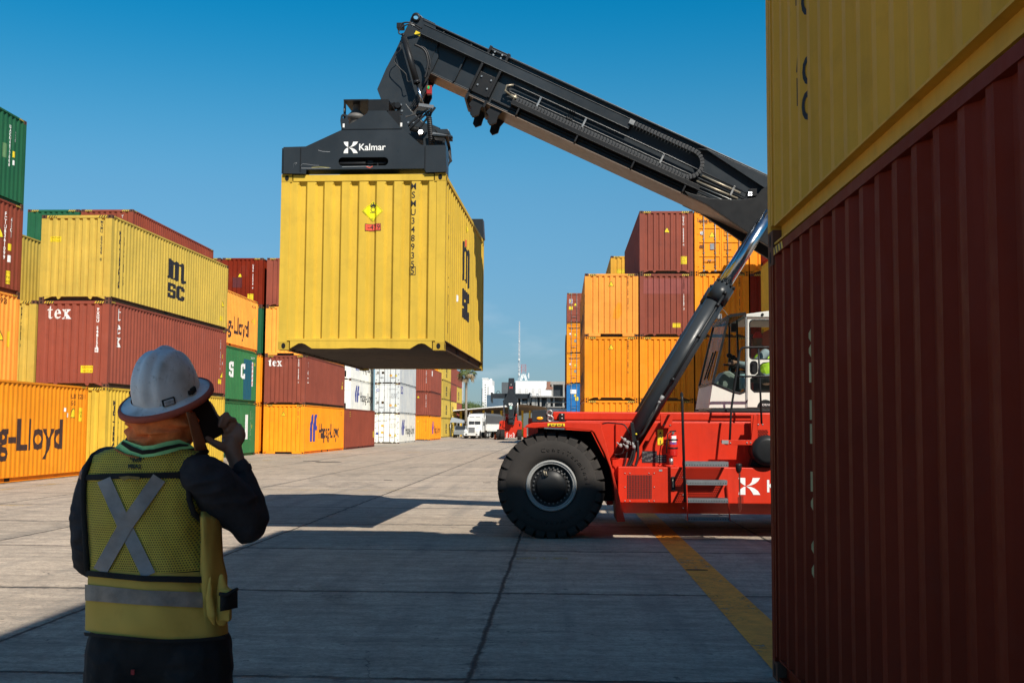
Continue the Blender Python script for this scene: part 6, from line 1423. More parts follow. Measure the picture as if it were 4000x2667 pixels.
# masts on the roof
def lattice(name, label, cx, cyt, cyb, w0, w1, Y, mats, n, cat='mast'):
    b = MB(); pb_, pt_ = Q(cx, cyb, Y), Q(cx, cyt, Y); z0, z1 = pb_[1], pt_[1]; xc = (pb_[0] + pt_[0]) / 2
    cs = [(-1, -1), (1, -1), (1, 1), (-1, 1)]
    def c(k, u): w_ = w0 + (w1 - w0) * u; return Vector((xc + cs[k % 4][0] * w_ / 2, Y + cs[k % 4][1] * w_ / 2, z0 + (z1 - z0) * u))
    for i in range(n):
        u0, u1 = i / n, (i + 1) / n
        for k in range(4):
            m_ = (i // max(1, n // 7)) % 2 if len(mats) > 1 else 0
            b.bar(c(k, u0), c(k, u1), .05, .05, m_); b.bar(c(k, u0), c(k + 1, u1), .03, .03, m_); b.bar(c(k, u1), c(k + 1, u1), .03, .03, m_)
    o = b.build('lattice', mats); 
    return o, (xc, Y, z0)
MW = plain('mast_white', (.5, .52, .54), .6); MR = plain('mast_red', (.42, .10, .09), .6)
ms, lo = lattice('mast', '', 970, -330, 472, .42, .16, 262, [MW], 42)
mt_ = thing('radio_mast', 'tall thin lattice radio mast with white dishes on the roof', 'mast', lo); ms.parent = mt_; ms.matrix_parent_inverse = Matrix.Translation(-Vector(lo))
for cy, s_ in ((190, 12), (290, 7), (380, 9), (395, 13), (120, 6), (-60, 8), (60, 5), (330, 8)):
    b = MB(); q = Q(970 + (cy % 7) - 3, cy, 261.4); r_ = s_ * .0150; b.lathe([(0, 0), (r_, -.12), (r_, .1), (0, .2)], (q[0], 261.4, q[1]), 'y', 14); fpart(b, 'dish_antenna', WALLW, mt_, lo)
ms, lo = lattice('tower', '', 1030, 258, 372, 1.05, 1.0, 262, [MR], 3)
mt_ = thing('red_lattice_tower', 'short red lattice tower on white legs beside the tall mast', 'tower', lo); ms.parent = mt_; ms.matrix_parent_inverse = Matrix.Translation(-Vector(lo))
b = MB(); 
for cx0, cx1 in ((1010, 985), (1028, 1002), (1032, 1058), (1050, 1076)): a_, c_ = Q(cx0, 385, 262), Q(cx1, 473, 262); b.bar((a_[0], 262, a_[1]), (c_[0], 262, c_[1]), .16, .16)
a_, c_ = Q(995, 430, 262), Q(1062, 430, 262); b.bar((a_[0], 262, a_[1]), (c_[0], 262, c_[1]), .1, .1); fpart(b, 'leg', WALLW, mt_, lo)
b = MB(); qbox(b, (1095, 372), (1104, 440), 262, 262.3); qbox(b, (1078, 405), (1096, 409), 262, 262.2); fpart(b, 'panel_antenna', WALLW, mt_, lo)
# canopy
Yc = 190; lo = (-12, Yc, 0); cn_ = thing('canopy', 'long low canopy with a white curved roof edge on yellow columns', 'canopy', lo)
tp = [(60, 878), (120, 871), (250, 860), (400, 846), (600, 830), (770, 814), (900, 803), (960, 800)]
b = MB(); top = [Q(x, y, Yc) for x, y in tp]; bot = [Q(x, y + (12 if x < 700 else 20), Yc) for x, y in tp]
b.grid([[(p[0], Yc, p[1]) for p in bot], [(p[0], Yc, p[1]) for p in top], [(p[0] + .6, Yc + 25, p[1] + .15) for p in top]]); fpart(b, 'roof', WALLW, cn_, lo)
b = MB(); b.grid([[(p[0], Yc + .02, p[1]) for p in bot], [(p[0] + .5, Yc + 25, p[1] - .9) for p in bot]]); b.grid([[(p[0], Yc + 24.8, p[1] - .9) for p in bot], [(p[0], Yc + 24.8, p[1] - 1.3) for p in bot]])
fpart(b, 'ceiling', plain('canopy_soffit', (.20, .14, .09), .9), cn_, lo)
tp2 = [(900, 806), (960, 800), (1040, 801), (1130, 808), (1230, 820), (1345, 838)]
b = MB(); b.grid([[(Q(x, y, Yc - 4)[0], Yc - 4, Q(x, y, Yc - 4)[1]) for x, y in tp2], [(Q(x, y, Yc)[0], Yc + 20, Q(x, y, Yc)[1] + .1) for x, y in tp2]]); fpart(b, 'roof', WALLW, cn_, lo)
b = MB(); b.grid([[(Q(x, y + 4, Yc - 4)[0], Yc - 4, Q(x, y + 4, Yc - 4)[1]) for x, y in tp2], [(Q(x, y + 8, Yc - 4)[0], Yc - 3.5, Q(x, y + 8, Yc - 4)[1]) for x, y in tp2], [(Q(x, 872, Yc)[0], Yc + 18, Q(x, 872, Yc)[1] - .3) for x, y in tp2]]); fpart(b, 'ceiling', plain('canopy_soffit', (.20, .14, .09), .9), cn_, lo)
for cx in (160, 300, 470, 590, 712, 1000, 1100):
    b = MB(); qbox(b, (cx, 880), (cx + 24, 1230), Yc + 2, Yc + 2.8); fpart(b, 'column', YCOL, cn_, lo)
b = MB(); qbox(b, (-60, 900), (1640, 1240), Yc + 60, Yc + 61); o = b.build('long_wall', plain('dim_wall', (.10, .12, .12), .9)); tag(o, 'dark low wall seen under the canopy roof', 'wall')
# second reach stacker seen from the front
RX2, RY2 = at(1993, 1716, 147)[0], 147.; lo = (RX2, RY2, 0)
r2 = thing('reach_stacker', 'distant red reach stacker facing the camera with its dark boom up', 'reach stacker', lo)
def p2(b, name, mats, bevel=0, parent=None): 
    o = b.build(name, mats, parent or r2, bevel); return o
b = MB(); b.xz([(-1.5, 1.35), (-1.42, 2.35), (-1.1, 2.5), (-.45, 2.42), (-.3, 2.0), (.42, 2.0), (.55, 2.42), (1.2, 2.5), (1.48, 2.35), (1.5, 1.35), (.95, 1.15), (.8, .28), (-.68, .28), (-.85, 1.15)], 0, 1.2); b.box(-1.1, 1.2, 1.2, 7, .5, 1.8); p2(b, 'front_body', RED, .05)
b = MB(); b.xz([(-.75, 2.0), (-.7, 3.3), (-.35, 3.35), (-.25, 2.2), (.5, 2.2), (.65, 3.35), (.95, 3.3), (1.0, 2.0)], 1.0, 2.2); b.box(1.55, 1.95, 4.5, 7.5, .3, 1.6); p2(b, 'boom_support', RED, .04)
for x0 in (-1.72, -1.25, .93, 1.5):
    b = MB(); yy = -.2 if abs(x0) < 1.4 else (.1 if x0 < 0 else 5.6); w_ = .55 if x0 != 1.5 else .42
    b.lathe([(.2, 0), (.55, .0), (.66, .07), (.66, w_ - .07), (.55, w_), (.2, w_)], (x0, yy, .66), 'x', 30)
    for k in range(22):
        a = 2 * math.pi * k / 22; c_, s_ = math.cos(a), math.sin(a)
        b.bar((x0 + .03, yy + .67 * c_, .66 + .67 * s_), (x0 + w_ * .48, yy + .67 * math.cos(a + .12), .66 + .67 * math.sin(a + .12)), .10, .03, up=(0, c_, s_)); b.bar((x0 + w_ * .52, yy + .67 * math.cos(a + .02), .66 + .67 * math.sin(a + .02)), (x0 + w_ - .03, yy + .67 * math.cos(a + .14), .66 + .67 * math.sin(a + .14)), .10, .03, up=(0, c_, s_))
    p2(b, 'wheel', TYRE)
b = MB(); fpoly = [(-.12, 2.2), (-.16, 3.4), (-.3, 4.2), (-.9, 4.75), (-.95, 5.0), (-.5, 5.6), (-.3, 6.2), (-.22, 7.95), (.50, 7.95), (.58, 6.2), (.66, 5.6), (1.0, 5.0), (.98, 4.75), (.62, 4.3), (.45, 3.4), (.42, 2.2)]
b.xz(fpoly, -1.0, -.3); b.box(-.2, .45, -.3, 1.5, 6.5, 7.9); p2(b, 'boom', BLK, .03)
b = MB(); b.box(-.02, .50, 1.5, 9, 2.4, 3.0); b.bar((.14, 8.5, 3.0), (.14, -.2, 7.3), .7, .7); p2(b, 'boom_beam', BLK)
b = MB(); b.box(-2.35, 2.45, -.2, .4, 5.35, 5.98); b.box(-2.55, -2.3, -.5, .6, 4.95, 6.1); b.box(2.4, 2.6, -.5, .6, 4.95, 6.1); b.box(-2.45, -2.3, -.6, .6, 4.75, 5.0); b.box(2.45, 2.6, -.6, .6, 4.75, 5.0); b.tube([(-1.9, 0, 5.95), (-1.7, 0, 6.3), (-1.5, 0, 6.3), (-1.3, 0, 5.95)], .04, 6); p2(b, 'spreader', BLK, .02)
for x_ in (-.82, .95): b = MB(); b.cyl((x_, .4, 1.7), (x_, -.6, 4.8), .09, 10); p2(b, 'lift_cylinder', STEEL)
b = MB(); b.xz([(-.25, 1.95), (-.3, 2.6), (-.1, 2.9), (.38, 2.9), (.58, 2.6), (.5, 1.95)], -.3, .9); p2(b, 'cab', WIN)
for x_ in (-1.25, 1.22): b = MB(); b.box(x_ - .07, x_ + .07, -.02, .0, 1.75, 2.1); p2(b, 'headlight', [BLKS])
b = MB(); b.tube([(-.65, -.4, 3.1), (-.3, -1.2, 2.95), (.1, -1.25, 2.9), (.5, -1.2, 2.95), (.85, -.4, 3.1)], .05, 8); p2(b, 'hose', HOSE)
def mark(name, ol, mat, x, z, y=-.004, **k): o = project(shape2d(ol, **k), lambda u, v: (x + u, y, z + v), (), name, mat, r2); return o
for s_ in (-1, 1):
    for k in range(4): mark('warning_stripe', [[(0, 0), (.26 * s_, -.2), (.26 * s_, -.13), (0, .07)]], WP, (-.30 if s_ < 0 else .32), .9 - .17 * k)
mark('logo', [[((x - .5) * .34, (y - .5) * .34) for x, y in pl] for pl in KMARK], WP, .05, .52)
mark('logo', [[((y - .5) * .42, (x - .5) * .26) for x, y in pl] for pl in KMARK], plain('mark_red', (.6, .03, .02), .5), .10, 6.72, -1.004); mark('lettering', None, WP, .12, 7.1, -1.004, text='K', size=.22)
for i, ch_ in enumerate('almar'): mark('lettering', None, WP, .12, 7.2 + .0 * i, -1.004, text='', size=.2) if False else None
mark('lettering', None, WP, .08, 4.55, -1.004, text='92', size=.42, bold=.02, sx=1.3); mark('sticker', [rect(-.15, .15, -.2, .2)], plain('sticker_mint', (.35, .55, .5), .5), .10, 4.15, -1.004)
# white truck with a tarpaulin trailer
tx_, ty_ = at(1842, 1713, 157)[0], 157.; tk = thing('truck', 'white long nosed truck with a grey tarpaulin trailer facing the camera', 'truck', (tx_, ty_, 0), R(-8))
def p3(b, name, mats, bevel=0, parent=None): return b.build(name, mats, parent or tk, bevel)
TW = paint('truck_white', (.78, .78, .76), .35, 0, .2, 0, streak=.1)
b = MB(); b.box(-1.05, 1.05, 1.9, 3.9, .9, 3.0); b.prism([(1.9, 2.5), (2.4, 3.35), (3.9, 3.5), (3.9, 2.5)], lambda p: (-.98, p[0], p[1]), lambda p: (.98, p[0], p[1])); p3(b, 'cab', TW, .06)
b = MB(); b.prism([(.1, .75), (.05, 1.55), (.5, 1.78), (1.9, 1.9), (1.9, .75)], lambda p: (-.58, p[0], p[1]), lambda p: (.58, p[0], p[1])); p3(b, 'bonnet', TW, .08)
for s_ in (-1, 1):
    b = MB(); b.prism([(.0, .75), (.05, 1.05), (.35, 1.3), (1.2, 1.3), (1.7, .8), (1.5, .75), (1.1, 1.05), (.5, 1.05), (.25, .75)], lambda p: (s_ * .58, p[0], p[1]), lambda p: (s_ * 1.08, p[0], p[1])); p3(b, 'mudguard', TW, .04)
    b = MB(); b.box(s_ * .66, s_ * 1.0, -.02, .1, .86, 1.04); p3(b, 'headlight', plain('lamp_glass', (.6, .62, .62), .15))
    b = MB(); b.cyl((s_ * 1.12, 3.7, .9), (s_ * 1.12, 3.7, 3.7), .08, 10); p3(b, 'exhaust_stack', STEEL)
    b = MB(); b.lathe([(.0, 0), (.25, .02), (.46, .0), (.5, .05), (.5, .3), (.46, .34), (0, .34)], (s_ * 1.0 - (.17 if s_ > 0 else .17), .75, .5), 'x', 24); p3(b, 'wheel', TYRE)
    b = MB(); b.bar((s_ * 1.05, 2.0, 2.3), (s_ * 1.35, 1.9, 2.3), .04, .04); b.box(s_ * 1.25, s_ * 1.4, 1.88, 1.95, 1.8, 2.4); p3(b, 'mirror', BLKS)
b = MB(); b.box(-.42, .42, .03, .08, .85, 1.52); p3(b, 'grille', plain('grille_grey', (.22, .23, .24), .5))
b = MB()
for k in range(12): x_ = -.4 + .8 * k / 11; b.box(x_ - .012, x_ + .012, .01, .03, .85, 1.52)
b.box(-.46, .46, .0, .05, 1.52, 1.58); p3(b, 'grille_bars', STEEL)
b = MB(); b.box(-1.1, 1.1, -.15, .05, .42, .78); p3(b, 'bumper', TW, .03)
for s_ in (-1, 1): b = MB(); b.box(s_ * .62, s_ * .85, -.16, -.14, .52, .68); p3(b, 'fog_lamp', BLKS)
for x0, x1, z0, z1, yy in ((-.82, -.03, 1.98, 2.42, 1.88), (.03, .82, 1.98, 2.42, 1.88), (-.78, -.08, 2.78, 3.08, 2.02), (.08, .78, 2.78, 3.08, 2.02)):
    b = MB(); b.box(x0, x1, yy, yy + .2, z0, z1); p3(b, 'windscreen', WIN)
TARP = plain('grey_tarpaulin', (.085, .085, .085), .85, bump=.03, scale=3)
b = MB(); b.prism([(-1.27, 2.0), (-1.27, 3.25), (-.8, 3.55), (0, 3.65), (.8, 3.55), (1.27, 3.25), (1.27, 2.0)], lambda p: (p[0], 4.4, p[1]), lambda p: (p[0], 16.5, p[1])); p3(b, 'tarpaulin', TARP)
b = MB(); b.box(-1.25, 1.25, 4.4, 16.5, 1.15, 2.0)
for k in range(26):
    y_ = 4.5 + 12 * k / 26; b.box(1.25, 1.30, y_, y_ + .14, 1.0, 2.1)
p3(b, 'side_boards', TW)
b = MB(); b.box(-.5, .5, 3.9, 16.4, .85, 1.15); p3(b, 'trailer_frame', BLKS)
for y_ in (4.9, 6.2, 12.8, 14.0, 15.2):
    for s_ in (-1, 1):
        b = MB(); b.lathe([(.0, 0), (.24, .04), (.26, .0), (.46, .0), (.5, .05), (.5, .4), (0, .4)], (s_ * 1.2, y_, .5), 'x', 24, 0) if s_ < 0 else b.lathe([(.0, 0), (.24, -.04), (.26, .0), (.46, .0), (.5, -.05), (.5, -.4), (0, -.4)], (s_ * 1.2, y_, .5), 'x', 24, 0); wl_ = p3(b, 'wheel', TYRE)
        b = MB(); b.lathe([(.0, .05 * s_), (.24, .01 * s_)], (s_ * 1.2, y_, .5), 'x', 20); p3(b, 'rim', TW, 0, wl_)
# nearer truck whose roof shows above the fender
ax, ay = at(2182, 1650, 112)[0], 112.; t2 = thing('truck', 'white truck cab with an open roof fairing showing just above the red fender', 'truck', (ax, ay, 0))
b = MB(); zr_ = at(2182, 1594, 112)[1]; b.box(-1.15, 1.15, 1.2, 3.2, .8, zr_); o = b.build('cab', TW, t2, .08)
b = MB(); zt_ = at(2182, 1572, 112)[1]; ws = 1.2
prof = [(-ws, zr_ - .1), (-ws * .98, zt_ - .2), (-ws * .85, zt_), (ws * .75, zt_ + .05), (ws * .95, zt_ - .1), (ws, zr_ - .1)]
b.grid([[(p[0], .9, p[1]) for p in prof], [(p[0] * .97, 3.0, p[1] + .1) for p in prof]]); b.tube([(p[0], .88, p[1]) for p in prof], .05, 8); b.build('roof_fairing', paint('fairing_cream', (.42, .40, .34), .6, 0, .4, 0), t2)
b = MB(); b.box(-1.0, 1.0, 1.15, 1.19, zr_ - 1.1, zr_ - .35); b.build('windscreen', WIN, t2); b = MB(); b.box(-1.1, 1.1, .0, 1.2, .5, 1.7); b.build('bonnet', TW, t2, .1)
for s_ in (-1, 1): b = MB(); b.lathe([(.0, 0), (.25, .02), (.46, .0), (.5, .05), (.5, .3), (0, .34)], (s_ * 1.0 - .17, .7, .5), 'x', 20); b.build('wheel', TYRE, t2)
# small far items
def simple_far(name, label, cat, cx, Y, fn, group=None, rz=0):
    x_ = Q(cx, 1240, Y)[0]; t = thing(name, label, cat, (x_, Y, 0), rz, group); fn(t); return t
def rc(t):
    b = MB(); b.box(-.0, 1.6, 0, 6, 0, 2.6); b.build('body', cpaint('red'), t)
    b = MB()
    for k in range(7): b.box(.1 + k * .22, .2 + k * .22, -.04, .0, .2, 2.4)
    b.build('ribs', cpaint('red'), t)
simple_far('shipping_container', 'faded red container end just left of the dark lamp box of the machine', 'container', 1090, 118, rc)
b = MB()
fe_ = thing('fence', 'thin white wire fence between the yellow stacks and the truck', 'fence', (Q(120, 1240, 176)[0], 176, 0))
for k in range(8): b.bar((k * .45, 0, 0), (k * .45, 0, 2.3), .05, .05)
for z_ in (.6, 1.4, 2.25): b.bar((0, 0, z_), (3.2, 0, z_), .03, .03)
b.build('wire_panel', MW, fe_)
pk = thing('pickup_truck', 'grey pickup parked by the fence left of the white truck', 'pickup truck', (Q(158, 1240, 168)[0], 168, 0))
b = MB(); b.prism([(0, .45), (0, 1.05), (.9, 1.15), (1.4, 1.75), (2.9, 1.75), (3.1, 1.1), (5, 1.1), (5, .45)], lambda p: (-.9, p[0], p[1]), lambda p: (.9, p[0], p[1])); b.build('body', paint('pickup_grey', (.25, .27, .28), .35, 0, .1, 0), pk, .06)
b = MB(); b.box(-.75, .75, 1.0, 1.02, 1.2, 1.65); b.prism([(.92, 1.17), (1.4, 1.73), (1.38, 1.76), (.88, 1.2)], lambda p: (-.75, p[0], p[1]), lambda p: (.75, p[0], p[1])); b.build('windscreen', WIN, pk)
for s_ in (-1, 1):
    for y_ in (.8, 4.1): b = MB(); b.lathe([(0, 0), (.36, 0), (.36, .22), (0, .22)], (s_ * .9 - .11, y_, .36), 'x', 18); b.build('wheel', TYRE, pk)
sh_ = thing('marquee', 'pale grey tent roof beyond the fence, left of the truck', 'tent', (Q(150, 1240, 180)[0], 180, 0))
b = MB(); z1_, z2_ = Q(150, 975, 180)[1], Q(150, 1045, 180)[1]; b.prism([(-1.5, z2_), (-1.2, z1_ + .0), (0.3, z1_ - .4), (1.6, z2_)], lambda p: (p[0], 0, p[1]), lambda p: (p[0], 6, p[1])); b.build('roof', plain('tent_grey', (.32, .36, .40), .7), sh_)
b = MB()
for x_ in (-1.4, 1.5): b.cyl((x_, .1, 0), (x_, .1, z2_), .06, 8)
b.build('pole', STEEL, sh_)
co_ = thing('traffic_cone', 'orange traffic cone between the truck trailer and the far reach stacker', 'cone', (Q(644, 1240, 150)[0], 150, 0))
b = MB(); b.lathe([(.20, .04), (.03, .85), (.0, .86)], (0, 0, 0), 'z', 14); b.build('cone', plain('cone_orange', (.75, .16, .02), .5), co_); b = MB(); b.box(-.24, .24, -.24, .24, 0, .04); b.build('base', BLKS, co_)
fk = thing('forklift', 'dark forklift parked behind the trailer, right of the truck', 'forklift', (Q(660, 1240, 172)[0], 172, 0))
b = MB(); b.box(-.8, .8, 0, 2.6, .4, 1.4); b.build('body', BLKS, fk, .05); b = MB(); b.box(-.8, .8, .4, 2.0, 2.4, 2.5)
for s_ in (-1, 1): b.bar((s_ * .7, .5, 1.4), (s_ * .7, .6, 2.4), .08, .08); b.bar((s_ * .7, 1.9, 1.4), (s_ * .7, 1.9, 2.4), .08, .08)
b.build('overhead_guard', BLKS, fk); b = MB(); b.box(-.5, -.4, -.2, 0, .1, 2.9); b.box(.4, .5, -.2, 0, .1, 2.9); b.build('lift_mast', STEEL, fk)
for s_ in (-1, 1):
    for y_ in (.5, 2.1): b = MB(); b.lathe([(0, 0), (.35, 0), (.35, .25), (0, .25)], (s_ * .75 - .12, y_, .35), 'x', 16); b.build('wheel', TYRE, fk)
# trees
BARKM = plain('bark', (.14, .11, .085), .9, bump=.02); PALMT = plain('palm_trunk', (.27, .235, .19), .9, bump=.02)
def leafm(name, c0, c1):
    m, t, p = _new(name); v, _ = coords(t, False); t.links.new(mix(t, ramp(t, noise(t, v, 1.1, 4), .35, .65), c0, c1), p.inputs['Base Color']); p.inputs['Roughness'].default_value = .6; p.inputs['Specular IOR Level'].default_value = .3
    return m
LEAF = leafm('tree_leaves', (.035, .062, .016), (.09, .12, .035)); FROND = leafm('palm_frond', (.06, .09, .025), (.13, .15, .05)); DRY = plain('dry_frond', (.26, .20, .12), .9)
def tree(label, x, y, h, r, seed, sq=.8):
    rng = random.Random(seed); t = thing('broadleaf_tree', label, 'tree', (x, y, 0), 0, 'trees behind the canopy')
    b = MB(); b.tube([(0, 0, 0), (.1, 0, h * .3), (0, .1, h * .6)], [.3, .22, .12], 8)
    cl = []
    for k in range(11):
        a = rng.uniform(0, 6.3); rr = r * rng.uniform(.1, .75); c = Vector((rr * math.cos(a), rr * math.sin(a), h * .62 + rng.uniform(-.3, .42) * r * sq)); cl.append((c, r * rng.uniform(.28, .5))); b.tube([(0, .05, h * .45), tuple(c * .6 + Vector((0, 0, h * .2))), tuple(c)], [.1, .06, .02], 5)
    b.build('trunk', BARKM, t)
    b = MB()
    for c, cr_ in cl:
        for k in range(420):
            d = Vector((rng.gauss(0, 1), rng.gauss(0, 1), rng.gauss(0, .8))).normalized() * cr_ * rng.uniform(.55, 1.08); p_ = c + d
            u = Vector((rng.gauss(0, 1), rng.gauss(0, 1), rng.gauss(0, 1))).normalized(); w_ = u.orthogonal().normalized(); s_ = rng.uniform(.07, .15)
            b.face([p_ - u * s_, p_ + w_ * s_ * .6, p_ + u * s_, p_ - w_ * s_ * .6])
    b.build('crown', LEAF, t, weld=False)
for i, (cx, cyt, Y, r) in enumerate(((150, 740, 215, 3.2), (235, 760, 220, 3.2), (350, 752, 212, 2.6), (300, 790, 218, 2.4), (40, 730, 225, 3.5))):
    x_, zt_ = Q(cx, cyt, Y); tree(('dark bushy tree just right of the yellow stack, behind the canopy', 'middle bushy tree behind the canopy at the palm trunk', 'rounded tree with the palm on its left, behind the canopy', 'small low tree between the two taller ones behind the canopy', 'tree mostly hidden behind the far yellow stack')[i], x_, Y, (zt_ - .72 * r) / .62, r, i)
for i in range(4): tree('dark bush seen under the canopy roof, number along the fence'.replace(', number along the fence', ''), Q(130 + i * 45, 1000, 205)[0], 205 + i * 2, 4.2, 1.6, 20 + i)
xp, zp = Q(252, 385, 180); pt_ = thing('palm_tree', 'tall fan palm with a drooping crown below the hanging container', 'palm tree', (Q(245, 930, 180)[0], 180, 0))
b = MB(); hx = xp - pt_.location.x; b.tube([(0, 0, 0), (0, 0, zp * .5), (hx * .6, 0, zp * .85), (hx, 0, zp)], [.24, .2, .19, .24], 10); b.build('trunk', PALMT, pt_)
b = MB(); rng = random.Random(5)
for k in range(52):
    a = rng.uniform(0, 6.3); el = rng.uniform(-.8, 1.1); ln = rng.uniform(1.3, 2.0); dr = 0 if el > -.1 else 1
    d0 = Vector((math.cos(a) * math.cos(el), math.sin(a) * math.cos(el), math.sin(el))); o0 = Vector((hx, 0, zp + .1)); mid_ = o0 + d0 * ln * .55
    b.tube([o0, mid_], .02, 4, dr)
    for j in range(16):
        f = -1.2 + 2.4 * j / 15; sd_ = d0.cross(Vector((0, 0, 1))).normalized(); dd = (d0 * math.cos(f) + sd_ * math.sin(f)).normalized(); tip = mid_ + dd * ln * .5 + Vector((0, 0, -.35 * ln * rng.uniform(.5, 1.2))); nm = dd.cross(Vector((0, 0, 1))).normalized() * .05
        b.face([mid_, mid_ + dd * ln * .3 + nm, tip, mid_ + dd * ln * .3 - nm], dr)
for k in range(60):
    a = rng.uniform(0, 6.3); p0_ = Vector((hx + .15 * math.cos(a), .15 * math.sin(a), zp - rng.uniform(-.1, .5))); tip = p0_ + Vector((.5 * math.cos(a) * rng.uniform(.3, 1), .5 * math.sin(a), -rng.uniform(.7, 1.7))); s_ = Vector((-math.sin(a), math.cos(a), 0)) * .06
    b.face([p0_ + s_, p0_ - s_, tip], 1)
b.build('crown', [FROND, DRY], pt_, weld=False)
# ================================================================ people
SKIN = plain('skin', (.26, .135, .09), .55, var=.12, scale=30, bump=.0006); CLOTH_D = plain('dark_sweatshirt', (.028, .027, .033), .9, var=.25, scale=40, bump=.003)
DENIM = plain('black_denim', (.010, .012, .015), .9, var=.3, scale=60, bump=.002)
def capsule(b, p0, p1, r0, r1=None, n=14):
    p0, p1 = Vector(p0), Vector(p1); r1 = r0 if r1 is None else r1; d = (p1 - p0)
    if d.length < 1e-5: d = Vector((0, 0, 1e-4))
    t = d.normalized(); u = t.orthogonal().normalized(); w_ = t.cross(u); rows = []
    for k in range(5): a = math.pi / 2 * k / 5; rows.append((p0 - t * r0 * math.cos(a), max(r0 * math.sin(a), 1e-4)))
    rows.append((p0, r0)); rows.append((p1, r1))
    for k in range(1, 6): a = math.pi / 2 * k / 5; rows.append((p1 + t * r1 * math.sin(a), max(r1 * math.cos(a), 1e-4)))
    g_ = [[c + (u * math.cos(2 * math.pi * j / n) + w_ * math.sin(2 * math.pi * j / n)) * r for j in range(n)] for c, r in rows]
    b.grid(g_, 0, True, True); b.face(g_[0][::-1]); b.face(g_[-1])
def chain(b, pts, rs_):
    for i in range(len(pts) - 1): capsule(b, pts[i], pts[i + 1], rs_[i], rs_[i + 1])
def ellip(b, c, r, rot=None):
    n, k = 20, 14; rows = []
    for i in range(k + 1):
        th = math.pi * i / k; rows.append([])
        for j in range(n):
            v = Vector((r[0] * max(math.sin(th), 1e-3) * math.cos(2 * math.pi * j / n), r[1] * max(math.sin(th), 1e-3) * math.sin(2 * math.pi * j / n), r[2] * math.cos(th)))
            if rot is not None: v = rot @ v
            rows[-1].append(Vector(c) + v)
    b.grid(rows, 0, True, True); b.face(rows[0][::-1]); b.face(rows[-1])
from mathutils import noise as mnoise
def fuse(b, name, mat, parent, voxel=.006, smooth=6, off=None, wr=None):
    """grow one continuous skin over the overlapping volumes"""
    me = b.mesh(name + '_raw', mat, False); o = bpy.data.objects.new('tmp', me); COL.objects.link(o)
    m = o.modifiers.new('r', 'REMESH'); m.mode = 'VOXEL'; m.voxel_size = voxel; m.use_smooth_shade = True
    s = o.modifiers.new('s', 'SMOOTH'); s.iterations = smooth; s.factor = .6
    dg = bpy.context.evaluated_depsgraph_get(); dg.update(); me2 = bpy.data.meshes.new_from_object(o.evaluated_get(dg)); me2.name = name
    COL.objects.unlink(o); bpy.data.objects.remove(o); bpy.data.meshes.remove(me)
    me2.materials.clear(); me2.materials.append(mat)
    for p in me2.polygons: p.use_smooth = True
    if wr:
        nn = [v.normal.copy() for v in me2.vertices]
        for v, q in zip(me2.vertices, nn):
            c = v.co; f = 1 - abs(mnoise.noise(Vector((c.x * wr[1], c.y * wr[1] * .7, c.z * wr[2])))) * 2.2; g_ = mnoise.noise(Vector((c.x * 9 + 5, c.y * 9, c.z * 7)))
            v.co = c + q * wr[0] * (f * max(0, .45 + g_) + .6 * g_)
    o = link(name, me2, parent)
    if off is not None: o.matrix_parent_inverse = Matrix.Translation(-Vector(off))
    return o
YP = 3.55; SP = YP / F_PX        # metres per photo pixel at the worker
def H(px, py, Y=YP):
    x, z = at(px, py, Y); return Vector((x, Y, z))
WL = (H(600, 2000).x, YP, 0)
wk = thing('person', 'worker in white hard hat, orange neck cloth and yellow mesh vest, seen from behind, phoning', 'person', WL)
# ---- body
b = MB(); hc = H(650, 1562, 3.58)
ellip(b, hc, (.078, .098, .115)); ellip(b, hc + Vector((0, .035, -.07)), (.055, .06, .06))
capsule(b, hc + Vector((0, .105, -.02)), hc + Vector((0, .115, -.035)), .012)           # nose
for s_ in (-1, 1): ellip(b, hc + Vector((s_ * .08, 0, -.01)), (.01, .02, .032))
nb = H(600, 1790, 3.57); capsule(b, hc + Vector((-.01, -.01, -.08)), nb, .058, .066)
ls, rs_h = H(372, 1860, 3.58), H(785, 1850, 3.56); ellip(b, (nb + Vector((-.02, 0, -.16))), (.165, .095, .20)); ellip(b, H(590, 2200, 3.56), (.15, .095, .2)); ellip(b, H(612, 2470, 3.56), (.165, .105, .14))
capsule(b, ls, nb, .05, .05); capsule(b, rs_h, nb, .05, .05)
le, lw, lh = H(350, 2160, 3.62), H(430, 2222, 3.84), H(475, 2212, 3.92)
chain(b, [ls, le, lw, lh], [.05, .042, .028, .035])
re, rw = H(972, 2048, 3.66), H(925, 1800, 3.66)
chain(b, [rs_h, re], [.052, .043]); chain(b, [re, re.lerp(rw, .35), rw], [.042, .042, .027])
def F(px, py, Y=3.66): return H(px, py, Y)
pc = F(906, 1722)
chain(b, [rw, F(912, 1765), F(905, 1730)], [.027, .030, .030]); ellip(b, F(905, 1715, 3.66), (.034, .018, .045)); ellip(b, F(925, 1700, 3.665), (.030, .017, .038))
